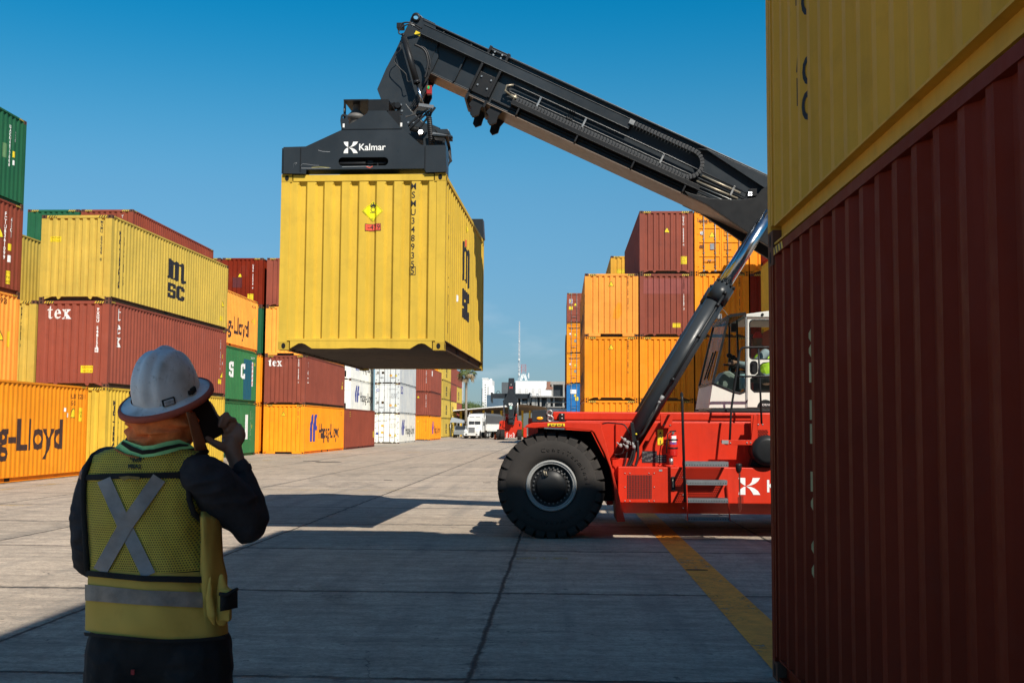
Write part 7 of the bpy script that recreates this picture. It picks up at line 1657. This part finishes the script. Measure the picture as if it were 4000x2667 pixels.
# fingers: index along the phone, the others curled behind it, thumb below
chain(b, [F(880, 1694, 3.655), F(858, 1655, 3.645), F(838, 1615, 3.64), F(824, 1585, 3.64), F(815, 1572, 3.64)], [.0125, .0105, .0095, .0085, .0075])
chain(b, [F(900, 1672, 3.665), F(884, 1620, 3.65), F(868, 1632, 3.63), F(858, 1662, 3.62)], [.0125, .0115, .0095, .008])
chain(b, [F(920, 1680, 3.675), F(912, 1640, 3.665), F(890, 1638, 3.64), F(874, 1664, 3.63)], [.012, .011, .009, .008])
chain(b, [F(940, 1700, 3.685), F(934, 1664, 3.68), F(908, 1662, 3.655), F(888, 1682, 3.64)], [.0115, .0105, .0085, .0075])
chain(b, [F(892, 1750, 3.65), F(862, 1742, 3.63), F(826, 1724, 3.62), F(800, 1704, 3.62), F(788, 1694, 3.62)], [.018, .0145, .0115, .010, .008])
# left hand
for k in range(4): chain(b, [lh + Vector((0, 0, .02 - .014 * k)), lh + Vector((.03, .05, .022 - .016 * k)), lh + Vector((.055, .05, .02 - .016 * k))], [.010, .009, .008])
chain(b, [lh + Vector((-.01, 0, .02)), lh + Vector((.01, .03, .05)), lh + Vector((.03, .045, .055))], [.012, .010, .008])
# legs and feet
pel = H(612, 2480, 3.56); hl_, hr_ = pel + Vector((-.10, 0, -.03)), pel + Vector((.115, 0, -.03))
for hp_, kx in ((hl_, -.02), (hr_, .03)):
    kn = Vector((hp_.x + kx, 3.58, .50)); an = Vector((hp_.x + kx, 3.54, .10)); chain(b, [hp_, kn, an], [.085, .058, .042]); chain(b, [an - Vector((0, .03, .05)), an + Vector((0, .14, -.06))], [.042, .036])
fuse(b, 'body', SKIN, wk, .0045, 4, WL)
# ---- sweatshirt
b = MB(); sleeve = lambda p, r: (p, r)
chain(b, [H(385, 1858, 3.585), H(366, 1930, 3.60), H(350, 2060, 3.61), H(346, 2150, 3.62)], [.062, .064, .062, .054]); chain(b, [H(346, 2150, 3.62), H(362, 2190, 3.69), H(400, 2222, 3.82)], [.054, .046, .036])
chain(b, [H(778, 1862, 3.525), H(828, 1892, 3.55), H(900, 1960, 3.60), H(962, 2036, 3.64)], [.070, .078, .076, .062]); ellip(b, H(972, 2054, 3.65), (.058, .055, .052))
chain(b, [H(978, 2035, 3.655), H(975, 1960, 3.66), H(960, 1890, 3.66), H(938, 1826, 3.66)], [.058, .050, .043, .034])
ellip(b, H(580, 1960, 3.56), (.165, .10, .22)); ellip(b, H(600, 2250, 3.56), (.17, .11, .25)); capsule(b, H(430, 1830, 3.57), H(740, 1830, 3.57), .07)
swt = fuse(b, 'sweatshirt', CLOTH_D, wk, .005, 5, WL, (.011, 11, 26))
b = MB(); c0, c1 = H(936, 1822, 3.66), H(942, 1842, 3.66); b.tube([c0, c1], [.0365, .0375], 20, caps=False); o = b.build('cuff', CLOTH_D, wk); o.matrix_parent_inverse = Matrix.Translation(-Vector(WL))
# ---- trousers and boots
b = MB(); ellip(b, H(618, 2490, 3.56), (.212, .132, .16))
for hp_, kx, s_ in ((hl_, -.02, -1), (hr_, .03, 1)):
    kn = Vector((hp_.x + kx, 3.585, .50)); an = Vector((hp_.x + kx, 3.55, .12)); chain(b, [hp_ + Vector((0, 0, -.02)), hp_.lerp(kn, .4), kn, an], [.122, .112, .084, .068])
fuse(b, 'trousers', DENIM, wk, .007, 5, WL, (.008, 12, 20))
for hp_, kx in ((hl_, -.02), (hr_, .03)):
    b = MB(); an = Vector((hp_.x + kx, 3.55, .10)); chain(b, [an + Vector((0, 0, .08)), an + Vector((0, -.01, -.03)), an + Vector((0, .15, -.045))], [.055, .055, .05]); fuse(b, 'boot', plain('boot_leather', (.03, .02, .014), .6), wk, .007, 3, WL)
# ---- vest: rings around the torso
RG = [(1752, 600, 120, .085), (1764, 598, 192, .100), (1785, 590, 226, .112), (1815, 580, 240, .120), (1858, 572, 240, .128), (1930, 564, 234, .130), (2000, 560, 230, .131), (2100, 566, 229, .133), (2200, 582, 238, .138), (2250, 590, 246, .143), (2330, 602, 262, .150), (2420, 611, 272, .153), (2482, 613, 274, .150)]
def ring(py):
    for a_, c_ in zip(RG, RG[1:]):
        if a_[0] <= py <= c_[0]: u = (py - a_[0]) / (c_[0] - a_[0]); return tuple(a_[i] + (c_[i] - a_[i]) * u for i in (1, 2, 3))
    return RG[0][1:] if py < RG[0][0] else RG[-1][1:]
VC = 3.56
def fold(a, py):
    """soft folds of the cloth"""
    return .0035 * math.sin(a * 5 + py * .011) + .002 * math.sin(a * 11 - py * .02 + 1.3) + .0015 * math.sin(py * .045 + a * 3)
def vsurf(px, py, lift=0):
    Y = VC - .12
    for _ in range(4):
        pe, pq = 1667 + (py - 1667) * Y / YP, 2188 + (px - 2188) * Y / YP
        cx1, rx, ry = ring(pe); u = max(-.999, min(.999, (pq - cx1) / rx)); a = math.asin(u); f = fold(a, pe) + lift; Y = VC - (ry + f) * math.cos(a)
    return H(px, py, Y) + Vector((math.sin(a) * lift, 0, 0))
def vmesh():
    m, t, p = _new('vest_mesh_yellow'); v, _ = coords(t, False); s_ = t.nodes.new('ShaderNodeSeparateXYZ'); t.links.new(v, s_.inputs[0])
    k = 140.; ax = mth(t, 'MULTIPLY', s_.outputs[0], k); az = mth(t, 'MULTIPLY', s_.outputs[2], k * 1.0)
    row = mth(t, 'MULTIPLY', mth(t, 'MODULO', mth(t, 'FLOOR', az), 2), .5)
    fx_ = mth(t, 'SUBTRACT', mth(t, 'FRACT', mth(t, 'ADD', ax, row)), .5); fz = mth(t, 'SUBTRACT', mth(t, 'FRACT', az), .5)
    d_ = mth(t, 'ADD', mth(t, 'MULTIPLY', fx_, fx_), mth(t, 'MULTIPLY', fz, fz)); hole = ramp(t, d_, .095, .055)
    c = mix(t, ramp(t, noise(t, v, 7, 6, .7), .4, .7), (.66, .52, .065), (.50, .37, .05)); c = mix(t, mth(t, 'MULTIPLY', ramp(t, noise(t, v, 3, 5), .5, .8), .5), c, (.42, .31, .07))
    c = mix(t, mth(t, 'MULTIPLY', hole, .9), c, (.035, .033, .02)); t.links.new(c, p.inputs['Base Color']); p.inputs['Roughness'].default_value = .8
    b_ = t.nodes.new('ShaderNodeBump'); b_.inputs['Distance'].default_value = .003; t.links.new(mth(t, 'SUBTRACT', mth(t, 'MULTIPLY', noise(t, v, 16, 4), 2.5), hole), b_.inputs['Height']); t.links.new(b_.outputs[0], p.inputs['Normal'])
    return m
VM = vmesh(); VY = paint('vest_cloth_yellow', (.66, .44, .085), .85, 0, .6, .0012, streak=.2, fade=(1.1, 1.1, 1.3)); VB = plain('vest_binding_black', (.014, .014, .015), .9, bump=.002, scale=80)
REFL = plain('reflective_tape', (.22, .215, .215), .5, var=.35, scale=12, bump=.003, spec=.7); REFD = plain('reflective_tape_dirty', (.24, .20, .165), .55, var=.45, scale=14, bump=.003, spec=.6)
def wadd(o, par=None): o.matrix_parent_inverse = Matrix.Translation(-Vector(WL)) if par is None else Matrix.Identity(4); return o
b = MB(); N = 96; rows = []
pys = [1752, 1757, 1764, 1774, 1785, 1800, 1815, 1836, 1858] + list(range(1880, 2210, 20)) + [2216]
for py in pys:
    cx1, rx, ry = ring(py); row = []
    for j in range(N):
        a = 2 * math.pi * j / N; f = fold(a, py); c = H(cx1, py); row.append((c.x + (rx * SP + f * .5) * math.sin(a), VC - (ry + f) * math.cos(a), c.z + (.012 * math.cos(a) * (1 if py < 1800 else 0))))
    rows.append(row)
b.grid(rows, 0, True, True); vest = wadd(b.build('vest', VM, wk))
b = MB(); rows = []
for py in list(range(2212, 2456, 12)) + [2460]:
    cx1, rx, ry = ring(min(py, 2482)); row = []
    for j in range(N):
        a = 2 * math.pi * j / N; f = fold(a, py) + .002; c = H(cx1, py); row.append((c.x + (rx * SP + f * .5) * math.sin(a), VC - (ry + f) * math.cos(a), c.z + .008 * math.sin(a) * -1))
    rows.append(row)
b.grid(rows, 0, True, True); b.build('lower_panel', VY, vest)
def band(name, top, bot, mat, lift=.004, n=40):
    """strip on the vest between two polylines of photo points"""
    def interp(pl, u):
        x = pl[0][0] + (pl[-1][0] - pl[0][0]) * u
        for a_, c_ in zip(pl, pl[1:]):
            if a_[0] <= x <= c_[0] or c_ is pl[-1]: w_ = (x - a_[0]) / (c_[0] - a_[0]) if c_[0] != a_[0] else 0; return x, a_[1] + (c_[1] - a_[1]) * w_
    b = MB(); b.grid([[vsurf(*[interp(top, j / n)[k] * (1 - i / 3) + interp(bot, j / n)[k] * i / 3 for k in (0, 1)], lift) for j in range(n + 1)] for i in range(4)], 0, True)
    return b.build(name, mat, vest, recalc=False)
band('chest_band', [(335, 1853), (500, 1846), (560, 1846), (733, 1842)], [(335, 1876), (500, 1868), (560, 1866), (735, 1868)], VB)
band('waist_band', [(346, 2226), (560, 2247), (784, 2250)], [(343, 2248), (560, 2270), (785, 2276)], VB, .010)
band('reflective_band', [(338, 2281), (560, 2304), (785, 2312)], [(338, 2344), (560, 2362), (786, 2372)], REFD, .006)
band('hem_binding', [(341, 2468), (560, 2490), (640, 2496), (760, 2492), (884, 2478)], [(344, 2482), (560, 2504), (640, 2510), (760, 2506), (880, 2492)], VB, .013)
def stripe(name, pts, wd, mat, lift=.005):
    b = MB(); rows = []; n = 24
    for k in range(n + 1):
        u = k / n * (len(pts) - 1); i = min(int(u), len(pts) - 2); w_ = u - i; x, y = (pts[i][j] + (pts[i + 1][j] - pts[i][j]) * w_ for j in (0, 1))
        dx, dy = pts[i + 1][0] - pts[i][0], pts[i + 1][1] - pts[i][1]; L_ = math.hypot(dx, dy); nx, ny = -dy / L_, dx / L_
        rows.append([vsurf(x + nx * wd * (q / 3 - .5), y + ny * wd * (q / 3 - .5), lift) for q in range(4)])
    b.grid(rows, 0, True); return b.build(name, mat, vest, recalc=False)
stripe('reflective_stripe', [(408, 1872), (488, 2056), (580, 2246)], 54, REFL, .005); stripe('reflective_stripe', [(618, 1866), (488, 2056), (395, 2230)], 54, REFL, .008)
# collar
def patch(name, quads, mat, lift, par=None):
    b = MB()
    for q in quads: b.face([tuple(vsurf(x, y, lift)) for x, y in q])
    return b.build(name, mat, par or vest, recalc=False)
CG = plain('collar_mint', (.30, .72, .32), .8, bump=.002, scale=30)
def cp(px, py, off): # collar stands a little off the neck
    return H(px, py, 3.432 - off + ((px - 590) / 200) ** 2 * .10)
def cstrip(name, up, lo, mat, off):
    b = MB(); n = 30
    def it(pl, u):
        u *= len(pl) - 1; i = min(int(u), len(pl) - 2); w_ = u - i; return [pl[i][j] + (pl[i + 1][j] - pl[i][j]) * w_ for j in (0, 1)]
    b.grid([[cp(*[it(up, j / n)[k] * (1 - i / 3) + it(lo, j / n)[k] * i / 3 for k in (0, 1)], off - .012 * i / 3) for j in range(n + 1)] for i in range(4)], 0, True); return b.build(name, mat, vest, recalc=False)
cstrip('collar', [(482, 1716), (520, 1730), (558, 1742), (600, 1738), (650, 1724), (700, 1716), (742, 1734)], [(448, 1748), (490, 1768), (556, 1786), (600, 1782), (650, 1772), (710, 1754), (762, 1750)], CG, .012)
cstrip('collar_stripe', [(478, 1722), (515, 1742), (556, 1758), (600, 1754), (650, 1742), (700, 1732), (735, 1736)], [(470, 1736), (510, 1760), (556, 1775), (600, 1770), (650, 1757), (700, 1745), (738, 1742)], VB, .016)
cstrip('collar_trim', [(446, 1746), (460, 1758), (490, 1772), (540, 1786)], [(448, 1756), (462, 1768), (492, 1780), (540, 1790)], plain('trim_coral', (.34, .12, .07), .8), .014)
# armhole bindings
for pts in ([(800, 1762), (768, 1776), (745, 1800), (732, 1840), (730, 1890), (733, 1950), (750, 2003), (795, 2048)], [(402, 1759), (372, 1778), (350, 1812), (335, 1858), (332, 1930), (333, 2000), (340, 2110), (347, 2230)]):
    b = MB(); b.tube([vsurf(x, y, .006) for x, y in pts], .009, 8); b.build('armhole_binding', VB, vest)
for i, (x, y, t_, s_) in enumerate(((535, 1786, 'VVWV', .018), (534, 1797, 'WIV', .016), (525, 1821, 'MSA2', .017))):
    project(shape2d(text=t_, size=s_, bold=.001), lambda u, v: vsurf(x + u / SP, y - v / SP, .004), (), 'lettering', plain('print_dark', (.04, .05, .03), .8), vest)
b = MB(); b.face([vsurf(x, y, .010) for x, y in ((466, 1862), (500, 1858), (545, 1862), (542, 1874), (505, 1868), (485, 1876))]); b.build('loose_tag', plain('tag_ochre', (.25, .17, .05), .7), vest, recalc=False)
# right side: front panel, folded flap, pocket
def vpoly(name, pts, yo, th, mat, bev=.004, par=None):
    b = MB(); q = [(H(x, y).x, H(x, y).z) for x, y in pts]; b.prism(q, lambda p: (p[0], yo, p[1]), lambda p: (p[0], yo + th, p[1])); return b.build(name, mat, par or vest, bev)
def puff(name, cpx, cpy, Yc, r, rz, mat, par=None):
    b = MB(); ellip(b, H(cpx, cpy, Yc), r, Matrix.Rotation(rz, 3, 'Y')); return b.build(name, mat, par or vest)
b = MB(); rows = []
for py, x0, x1 in ((2000, 782, 840), (2034, 786, 862), (2100, 788, 864), (2180, 786, 868), (2250, 786, 884), (2330, 786, 884), (2420, 788, 884), (2486, 786, 884)):
    rows.append([H(x0 + (x1 - x0) * k / 8, py, 3.475 + (.035 if py < 2010 else 0) + .10 * (k / 8) ** 1.6 + .006 * math.sin(k * 1.4 + py * .02) + (.012 if k == 0 else 0)) for k in range(9)])
b.grid(rows, 0, True); o = b.build('front_panel', VY, vest, recalc=False); md = o.modifiers.new('s', 'SOLIDIFY'); md.thickness = .004
b = MB(); chain(b, [H(822, 2255, 3.47), H(818, 2330, 3.458), H(828, 2400, 3.46), H(838, 2436, 3.468)], [.006, .012, .014, .007]); fuse(b, 'folded_flap', VY, vest, .005, 5, None, (.005, 20, 26))
b = MB(); chain(b, [H(866, 2250, 3.50), H(872, 2300, 3.50), H(876, 2370, 3.50), H(868, 2420, 3.50)], [.010, .018, .022, .018]); b.box(H(852, 2300, 3.48).x, H(900, 2300, 3.48).x, 3.475, 3.51, H(880, 2425, 3.48).z, H(880, 2300, 3.48).z); fuse(b, 'pocket', VY, vest, .005, 5, None, (.007, 20, 26))
b = MB(); b.grid([[H(862 + 62 * k / 6, 2322 - 14 * k / 6 + dy, 3.462 + .06 * (k / 6) ** 2 - .004 * math.sin(k)) for k in range(7)] for dy in (0, 30, 64)], 0, True); o = b.build('pocket_strap', VB, vest, recalc=False); md = o.modifiers.new('s', 'SOLIDIFY'); md.thickness = .004
b = MB(); b.tube([H(858, 2318, 3.46), H(885, 2322, 3.455), H(915, 2305, 3.47), H(925, 2300, 3.5)], .006, 8); b.build('pocket_trim', VB, vest)
# jeans details
for pts in ([(350, 2508), (400, 2522), (402, 2600), (372, 2640)], [(572, 2540), (640, 2575), (750, 2590)]):
    b = MB(); b.tube([H(x, y, 3.445 + abs(x - 612) ** 2 / 274 ** 2 * .12) for x, y in pts], .0025, 5); wadd(b.build('pocket_seam', plain('seam_thread', (.04, .04, .045), .9), wk))
b = MB(); b.box(H(570, 2590).x, H(583, 2590).x, 3.425, 3.43, H(570, 2600).z, H(570, 2581).z); wadd(b.build('pocket_tab', plain('tab_red', (.25, .02, .025), .7), wk))
# ---- neck cloth
NC = plain('neck_cloth_orange', (.95, .22, .06), .85, var=.22, scale=60, bump=.002)
b = MB(); rows = []; G = [(1600, 645, 98, .085), (1622, 640, 116, .094), (1640, 634, 132, .110), (1655, 630, 138, .115), (1672, 632, 132, .110), (1690, 632, 133, .113), (1705, 628, 122, .105), (1722, 626, 120, .108), (1738, 620, 112, .102), (1755, 612, 118, .105), (1775, 604, 126, .108)]
G2 = []
for (a_, c_) in zip(G, G[1:]):
    for u in (0, .25, .5, .75): G2.append(tuple(a_[i] + (c_[i] - a_[i]) * u for i in range(4)))
for py, cx1, rx, ry in G2 + [G[-1]]:
    row = []
    for j in range(120):
        a = 2 * math.pi * j / 120; w_ = (py - 1600) / 175
        f = .011 * (abs(math.sin(py * .052 + 1.1 * math.sin(a * 1.5 + .6) + .5 * math.sin(a * 4))) - .5) * min(1, w_ * 2) + .003 * math.sin(a * 9 + py * .06) * (1 - w_ * .5) + .004 * math.sin(a * 4 - py * .10)
        c = H(cx1, py); row.append((c.x + (rx * SP + f) * math.sin(a), 3.56 - (ry + f) * math.cos(a), c.z + .004 * math.sin(a * 3 + py * .1)))
    rows.append(row)
b.grid(rows, 0, True, True); nc = wadd(b.build('neck_cloth', NC, wk, recalc=False))
b = MB(); rows = []
for k in range(9):
    u = k / 8; rows.append([H(742 + 48 * u - 6 * u * u + s_ * (16 + 8 * u), 1610 + 148 * u, 3.50 + .05 * s_ + .006 * math.sin(u * 9 + s_ * 5)) for s_ in (-1, -.5, 0, .5, 1)])
b.grid(rows, 0, True); o = wadd(b.build('cloth_tail', plain('neck_mesh_brown', (.30, .11, .04), .9, bump=.002, scale=90), wk, recalc=False)); md = o.modifiers.new('s', 'SOLIDIFY'); md.thickness = .003
# ---- hard hat
hm = Matrix.Translation(H(648, 1549, 3.575)) @ Matrix.Rotation(R(-6.5), 4, 'Y') @ Matrix.Rotation(R(24), 4, 'X') @ Matrix.Rotation(R(-16), 4, 'Z')
def hatmat():
    m, t, p = _new('hard_hat_white'); v, _ = coords(t, False)
    c = mix(t, mth(t, 'MULTIPLY', mth(t, 'MULTIPLY', ramp(t, noise(t, v, 9, 4, .55), .46, .70), ramp(t, noise(t, v, 6, 2), .42, .62)), .75), (.66, .67, .68), (.20, .17, .14))
    c = mix(t, mth(t, 'MULTIPLY', ramp(t, noise(t, mapping(t, v, (1, 1, .4)), 20, 4, .6), .62, .74), .6), c, (.03, .028, .027)); c = mix(t, mth(t, 'MULTIPLY', ramp(t, noise(t, v, 60, 4), .6, .7), .4), c, (.05, .045, .04))
    t.links.new(c, p.inputs['Base Color']); p.inputs['Roughness'].default_value = .45; return m
HM = hatmat()
b = MB(); b.xf = hm; rows = []; n = 72
def hr(a, z): # radius at angle a, height fraction z
    rx, ry = .098, .122; q = math.sqrt(max(0, 1 - z ** 2.3)); x, y = rx * q * math.sin(a), ry * q * math.cos(a)
    rd = .008 * math.exp(-(x / .014) ** 2) + .004 * math.exp(-((abs(x) - .045) / .010) ** 2) - .003 * math.exp(-((abs(x) - .026) / .008) ** 2)
    return x, y, rd * min(1, q * 2.2 + .25) * min(1, z * 5)
for k in range(25):
    z = k / 24; row = []
    for j in range(n):
        a = 2 * math.pi * j / n; x, y, rd = hr(a, z); nrm = Vector((x / .1, y / .122, z + .05)).normalized(); row.append(Vector((x + .005, y, .148 * z + .012)) + nrm * rd)
    rows.append(row)
b.grid(rows, 0, True, True); b.face(rows[-1])
rows = []
for (rx, ry, z) in ((.099, .121, .016), (.104, .126, .010), (.120, .145, .004), (.134, .162, .0), (.136, .164, -.004)): rows.append([(rx * math.sin(2 * math.pi * j / n), ry * math.cos(2 * math.pi * j / n), z) for j in range(n)])
b.grid(rows, 0, True, True); hat = wadd(b.build('hard_hat', HM, wk)); 
b = MB(); b.xf = hm; rows = []
for (rx, ry, z) in ((.131, .159, .0025), (.138, .166, .001), (.142, .170, -.006), (.142, .170, -.016), (.138, .166, -.018), (.12, .148, -.010), (.098, .12, -.004)): rows.append([(rx * math.sin(2 * math.pi * j / n), ry * math.cos(2 * math.pi * j / n), z) for j in range(n)])
b.grid(rows, 0, True, True); b.build('brim_trim', plain('brim_trim_red', (.42, .09, .055), .8, bump=.001, scale=120), hat)
for (a, hw, hh, mt_) in ((R(180 - 44), .020, .011, REFL), (R(180 - 84), .011, .007, VB), (R(180 + 78), .010, .012, VB), (R(180 - 90), .012, .010, VB)):
    b = MB(); b.xf = hm; x, y = .105 * math.sin(a), .127 * math.cos(a); nrm = Vector((math.sin(a) / .105, math.cos(a) / .127, 0)).normalized(); tg = Vector((nrm.y, -nrm.x, 0)); c = Vector((x, y, .022))
    for sc, lf, mi in ((1.0, .004, 0), (.78, .007, 1)):
        q = [c + tg * hw * sx_ * sc + Vector((0, 0, 1)) * hh * sz_ * sc + nrm * lf for sx_, sz_ in ((-1, -1), (1, -1), (1, 1), (-1, 1))]; q2 = [p_ - nrm * .012 for p_ in q]
        b.face(q, mi); [b.face([q[i], q[(i + 1) % 4], q2[(i + 1) % 4], q2[i]], mi) for i in range(4)]
    b.build('hat_clip', [VB, plain('clip_tape', (.42, .42, .44), .35, var=.4, scale=90)] if mt_ is REFL else [VB, VB], hat, .002)
# phone in the hand: a thing of its own
ph_c = H(800, 1628, 3.61); ph = thing('mobile_phone', 'dark mobile phone held to the ear under the hard hat', 'phone', ph_c); ph.rotation_euler = (R(4), R(-29), R(30))
b = MB(); b.box(-.036, .036, -.005, .005, -.078, .078); b.build('body', plain('phone_black', (.012, .010, .010), .35), ph, .004); b = MB(); b.box(-.032, .032, .0052, .0062, -.072, .072); b.build('screen', plain('phone_screen', (.01, .01, .012), .1), ph); b = MB(); b.box(.006, .030, -.0065, -.0052, .042, .070); b.build('camera_bump', BLKS, ph)
# ---- operator in the cab
def figure(label, base, J, mats, cap=None, vestm=None, group=None, scale=1):
    """J: joints in local metres; mats: skin, shirt, trousers"""
    t = thing('person', label, 'person', base, 0, group); V = {k: Vector(v) for k, v in J.items()}
    b = MB(); hd = V['head']; ellip(b, hd, (.075, .095, .115)); ellip(b, hd + V['face'] * .05 + Vector((0, 0, -.06)), (.05, .05, .05)); capsule(b, hd + V['face'] * .09, hd + V['face'] * .11 + Vector((0, 0, -.02)), .012)
    capsule(b, hd + Vector((0, 0, -.08)), V['neck'], .05, .055); ellip(b, V['chest'], (.15, .15, .2)); capsule(b, V['chest'], V['hip'], .12, .14)
    for s_ in 'lr':
        chain(b, [V['neck'] + Vector((0, 0, -.03)), V['sh' + s_], V['el' + s_], V['wr' + s_]], [.05, .055, .042, .028]); hnd = V['wr' + s_] + (V['wr' + s_] - V['el' + s_]).normalized() * .07; capsule(b, V['wr' + s_], hnd, .028, .032)
        dd = (V['wr' + s_] - V['el' + s_]).normalized(); oo = dd.orthogonal().normalized()
        for k in range(4): f0 = hnd + oo * (.024 - .016 * k); chain(b, [f0, f0 + dd * .035, f0 + dd * .06 + Vector((0, 0, -.02))], [.010, .009, .008])
        chain(b, [hnd - dd * .03 + oo * .02, hnd + oo * .05, hnd + oo * .055 + dd * .03], [.012, .010, .008])
        chain(b, [V['hip'], V['kn' + s_], V['an' + s_]], [.1, .065, .045]); capsule(b, V['an' + s_], V['an' + s_] + V['face'] * .17 + Vector((0, 0, -.05)), .045, .04)
    fuse(b, 'body', mats[0], t, .010, 3)
    b = MB(); ellip(b, V['chest'], (.17, .16, .21)); capsule(b, V['chest'], V['hip'] + Vector((0, 0, .05)), .15, .155); capsule(b, V['shl'], V['shr'], .075)
    for s_ in 'lr': chain(b, [V['sh' + s_], V['el' + s_], V['el' + s_].lerp(V['wr' + s_], .85)], [.075, .058, .042])
    fuse(b, 'shirt', mats[1], t, .010, 3)
    b = MB(); ellip(b, V['hip'], (.165, .15, .13))
    for s_ in 'lr': chain(b, [V['hip'], V['kn' + s_], V['an' + s_].lerp(V['kn' + s_], .1)], [.12, .085, .06])
    fuse(b, 'trousers', mats[2], t, .010, 3)
    if vestm: b = MB(); ellip(b, V['chest'] + Vector((0, 0, -.0)), (.182, .175, .2)); capsule(b, V['chest'], V['hip'] + Vector((0, 0, .1)), .165, .165); fuse(b, 'vest', vestm, t, .010, 2)
    if cap:
        b = MB(); rows = [[(hd.x + .082 * math.cos(2 * math.pi * j / 20) * math.cos(k * math.pi / 12), hd.y + .102 * math.sin(2 * math.pi * j / 20) * math.cos(k * math.pi / 12), hd.z + .02 + .11 * math.sin(k * math.pi / 12)) for j in range(20)] for k in range(7)]; b.grid(rows, 0, True, True)
        f = V['face']; sd_ = Vector((f.y, -f.x, 0)); q0 = hd + Vector((0, 0, .03)); b.grid([[q0 + f * (.08 + .07 * u * (1 - (v_ * .8) ** 2)) + sd_ * v_ * .07 + Vector((0, 0, -.01 * u)) for v_ in (-1, -.5, 0, .5, 1)] for u in (0, .5, 1)]); b.build('cap', cap, t)
    else:
        b = MB(); ellip(b, hd + Vector((0, 0, .025)) - V['face'] * .012, (.082, .10, .105)); fuse(b, 'hair', plain('hair_black', (.012, .010, .009), .8), t, .010, 1)
    return t
oc = P(2960, 1326, 18.85); ob = (oc.x, 18.85, oc.z - .70)
HIV = plain('vest_lime', (.35, .60, .03), .7)
figure('operator in the cab with a red cap, grey shirt and lime vest', ob, dict(head=(.0, 0, .70), face=(-1, 0, 0), neck=(.06, 0, .55), chest=(.10, 0, .32), hip=(.14, 0, .08), shl=(.09, -.19, .46), shr=(.09, .19, .46), ell=(-.12, -.24, .24), elr=(-.10, .22, .24), wrl=(-.36, -.18, .30), wrr=(-.36, .12, .30), knl=(-.32, -.13, .10), knr=(-.32, .13, .10), anl=(-.42, -.13, -.34), anr=(-.42, .13, -.34)), (SKIN, plain('grey_shirt', (.22, .28, .32), .85), DENIM), plain('cap_red', (.80, .05, .04), .8), HIV)
# ---- person by the truck, half hidden behind the fender
px_, py_ = at(2098, 1708, 128)[0], 128.
pr = figure('person in a dark blue work shirt with a backpack standing behind the red fender', (px_, py_, 0), dict(head=(.1, 0, 1.60), face=(.6, -.8, 0), neck=(.05, 0, 1.44), chest=(0, 0, 1.22), hip=(0, 0, .95), shl=(-.2, 0, 1.38), shr=(.22, 0, 1.38), ell=(-.26, .04, 1.1), elr=(.3, -.05, 1.12), wrl=(-.2, -.16, .92), wrr=(.36, -.22, 1.0), knl=(-.1, 0, .5), knr=(.12, -.02, .5), anl=(-.1, 0, .09), anr=(.14, 0, .09)), (SKIN, plain('navy_shirt', (.035, .06, .13), .85), DENIM))
bp = thing('backpack', 'black backpack on the person standing behind the red fender', 'backpack', (px_ + .33, py_ - .05, 0)); b = MB(); ellip(b, (0, 0, 1.2), (.15, .13, .25)); ellip(b, (.08, 0, 1.1), (.11, .11, .14)); fuse(b, 'bag', BLKS, bp, .012, 3); b = MB(); b.tube([(-.12, -.1, 1.05), (-.2, -.16, 1.25), (-.1, -.1, 1.42)], .02, 6); b.build('strap', BLKS, bp)
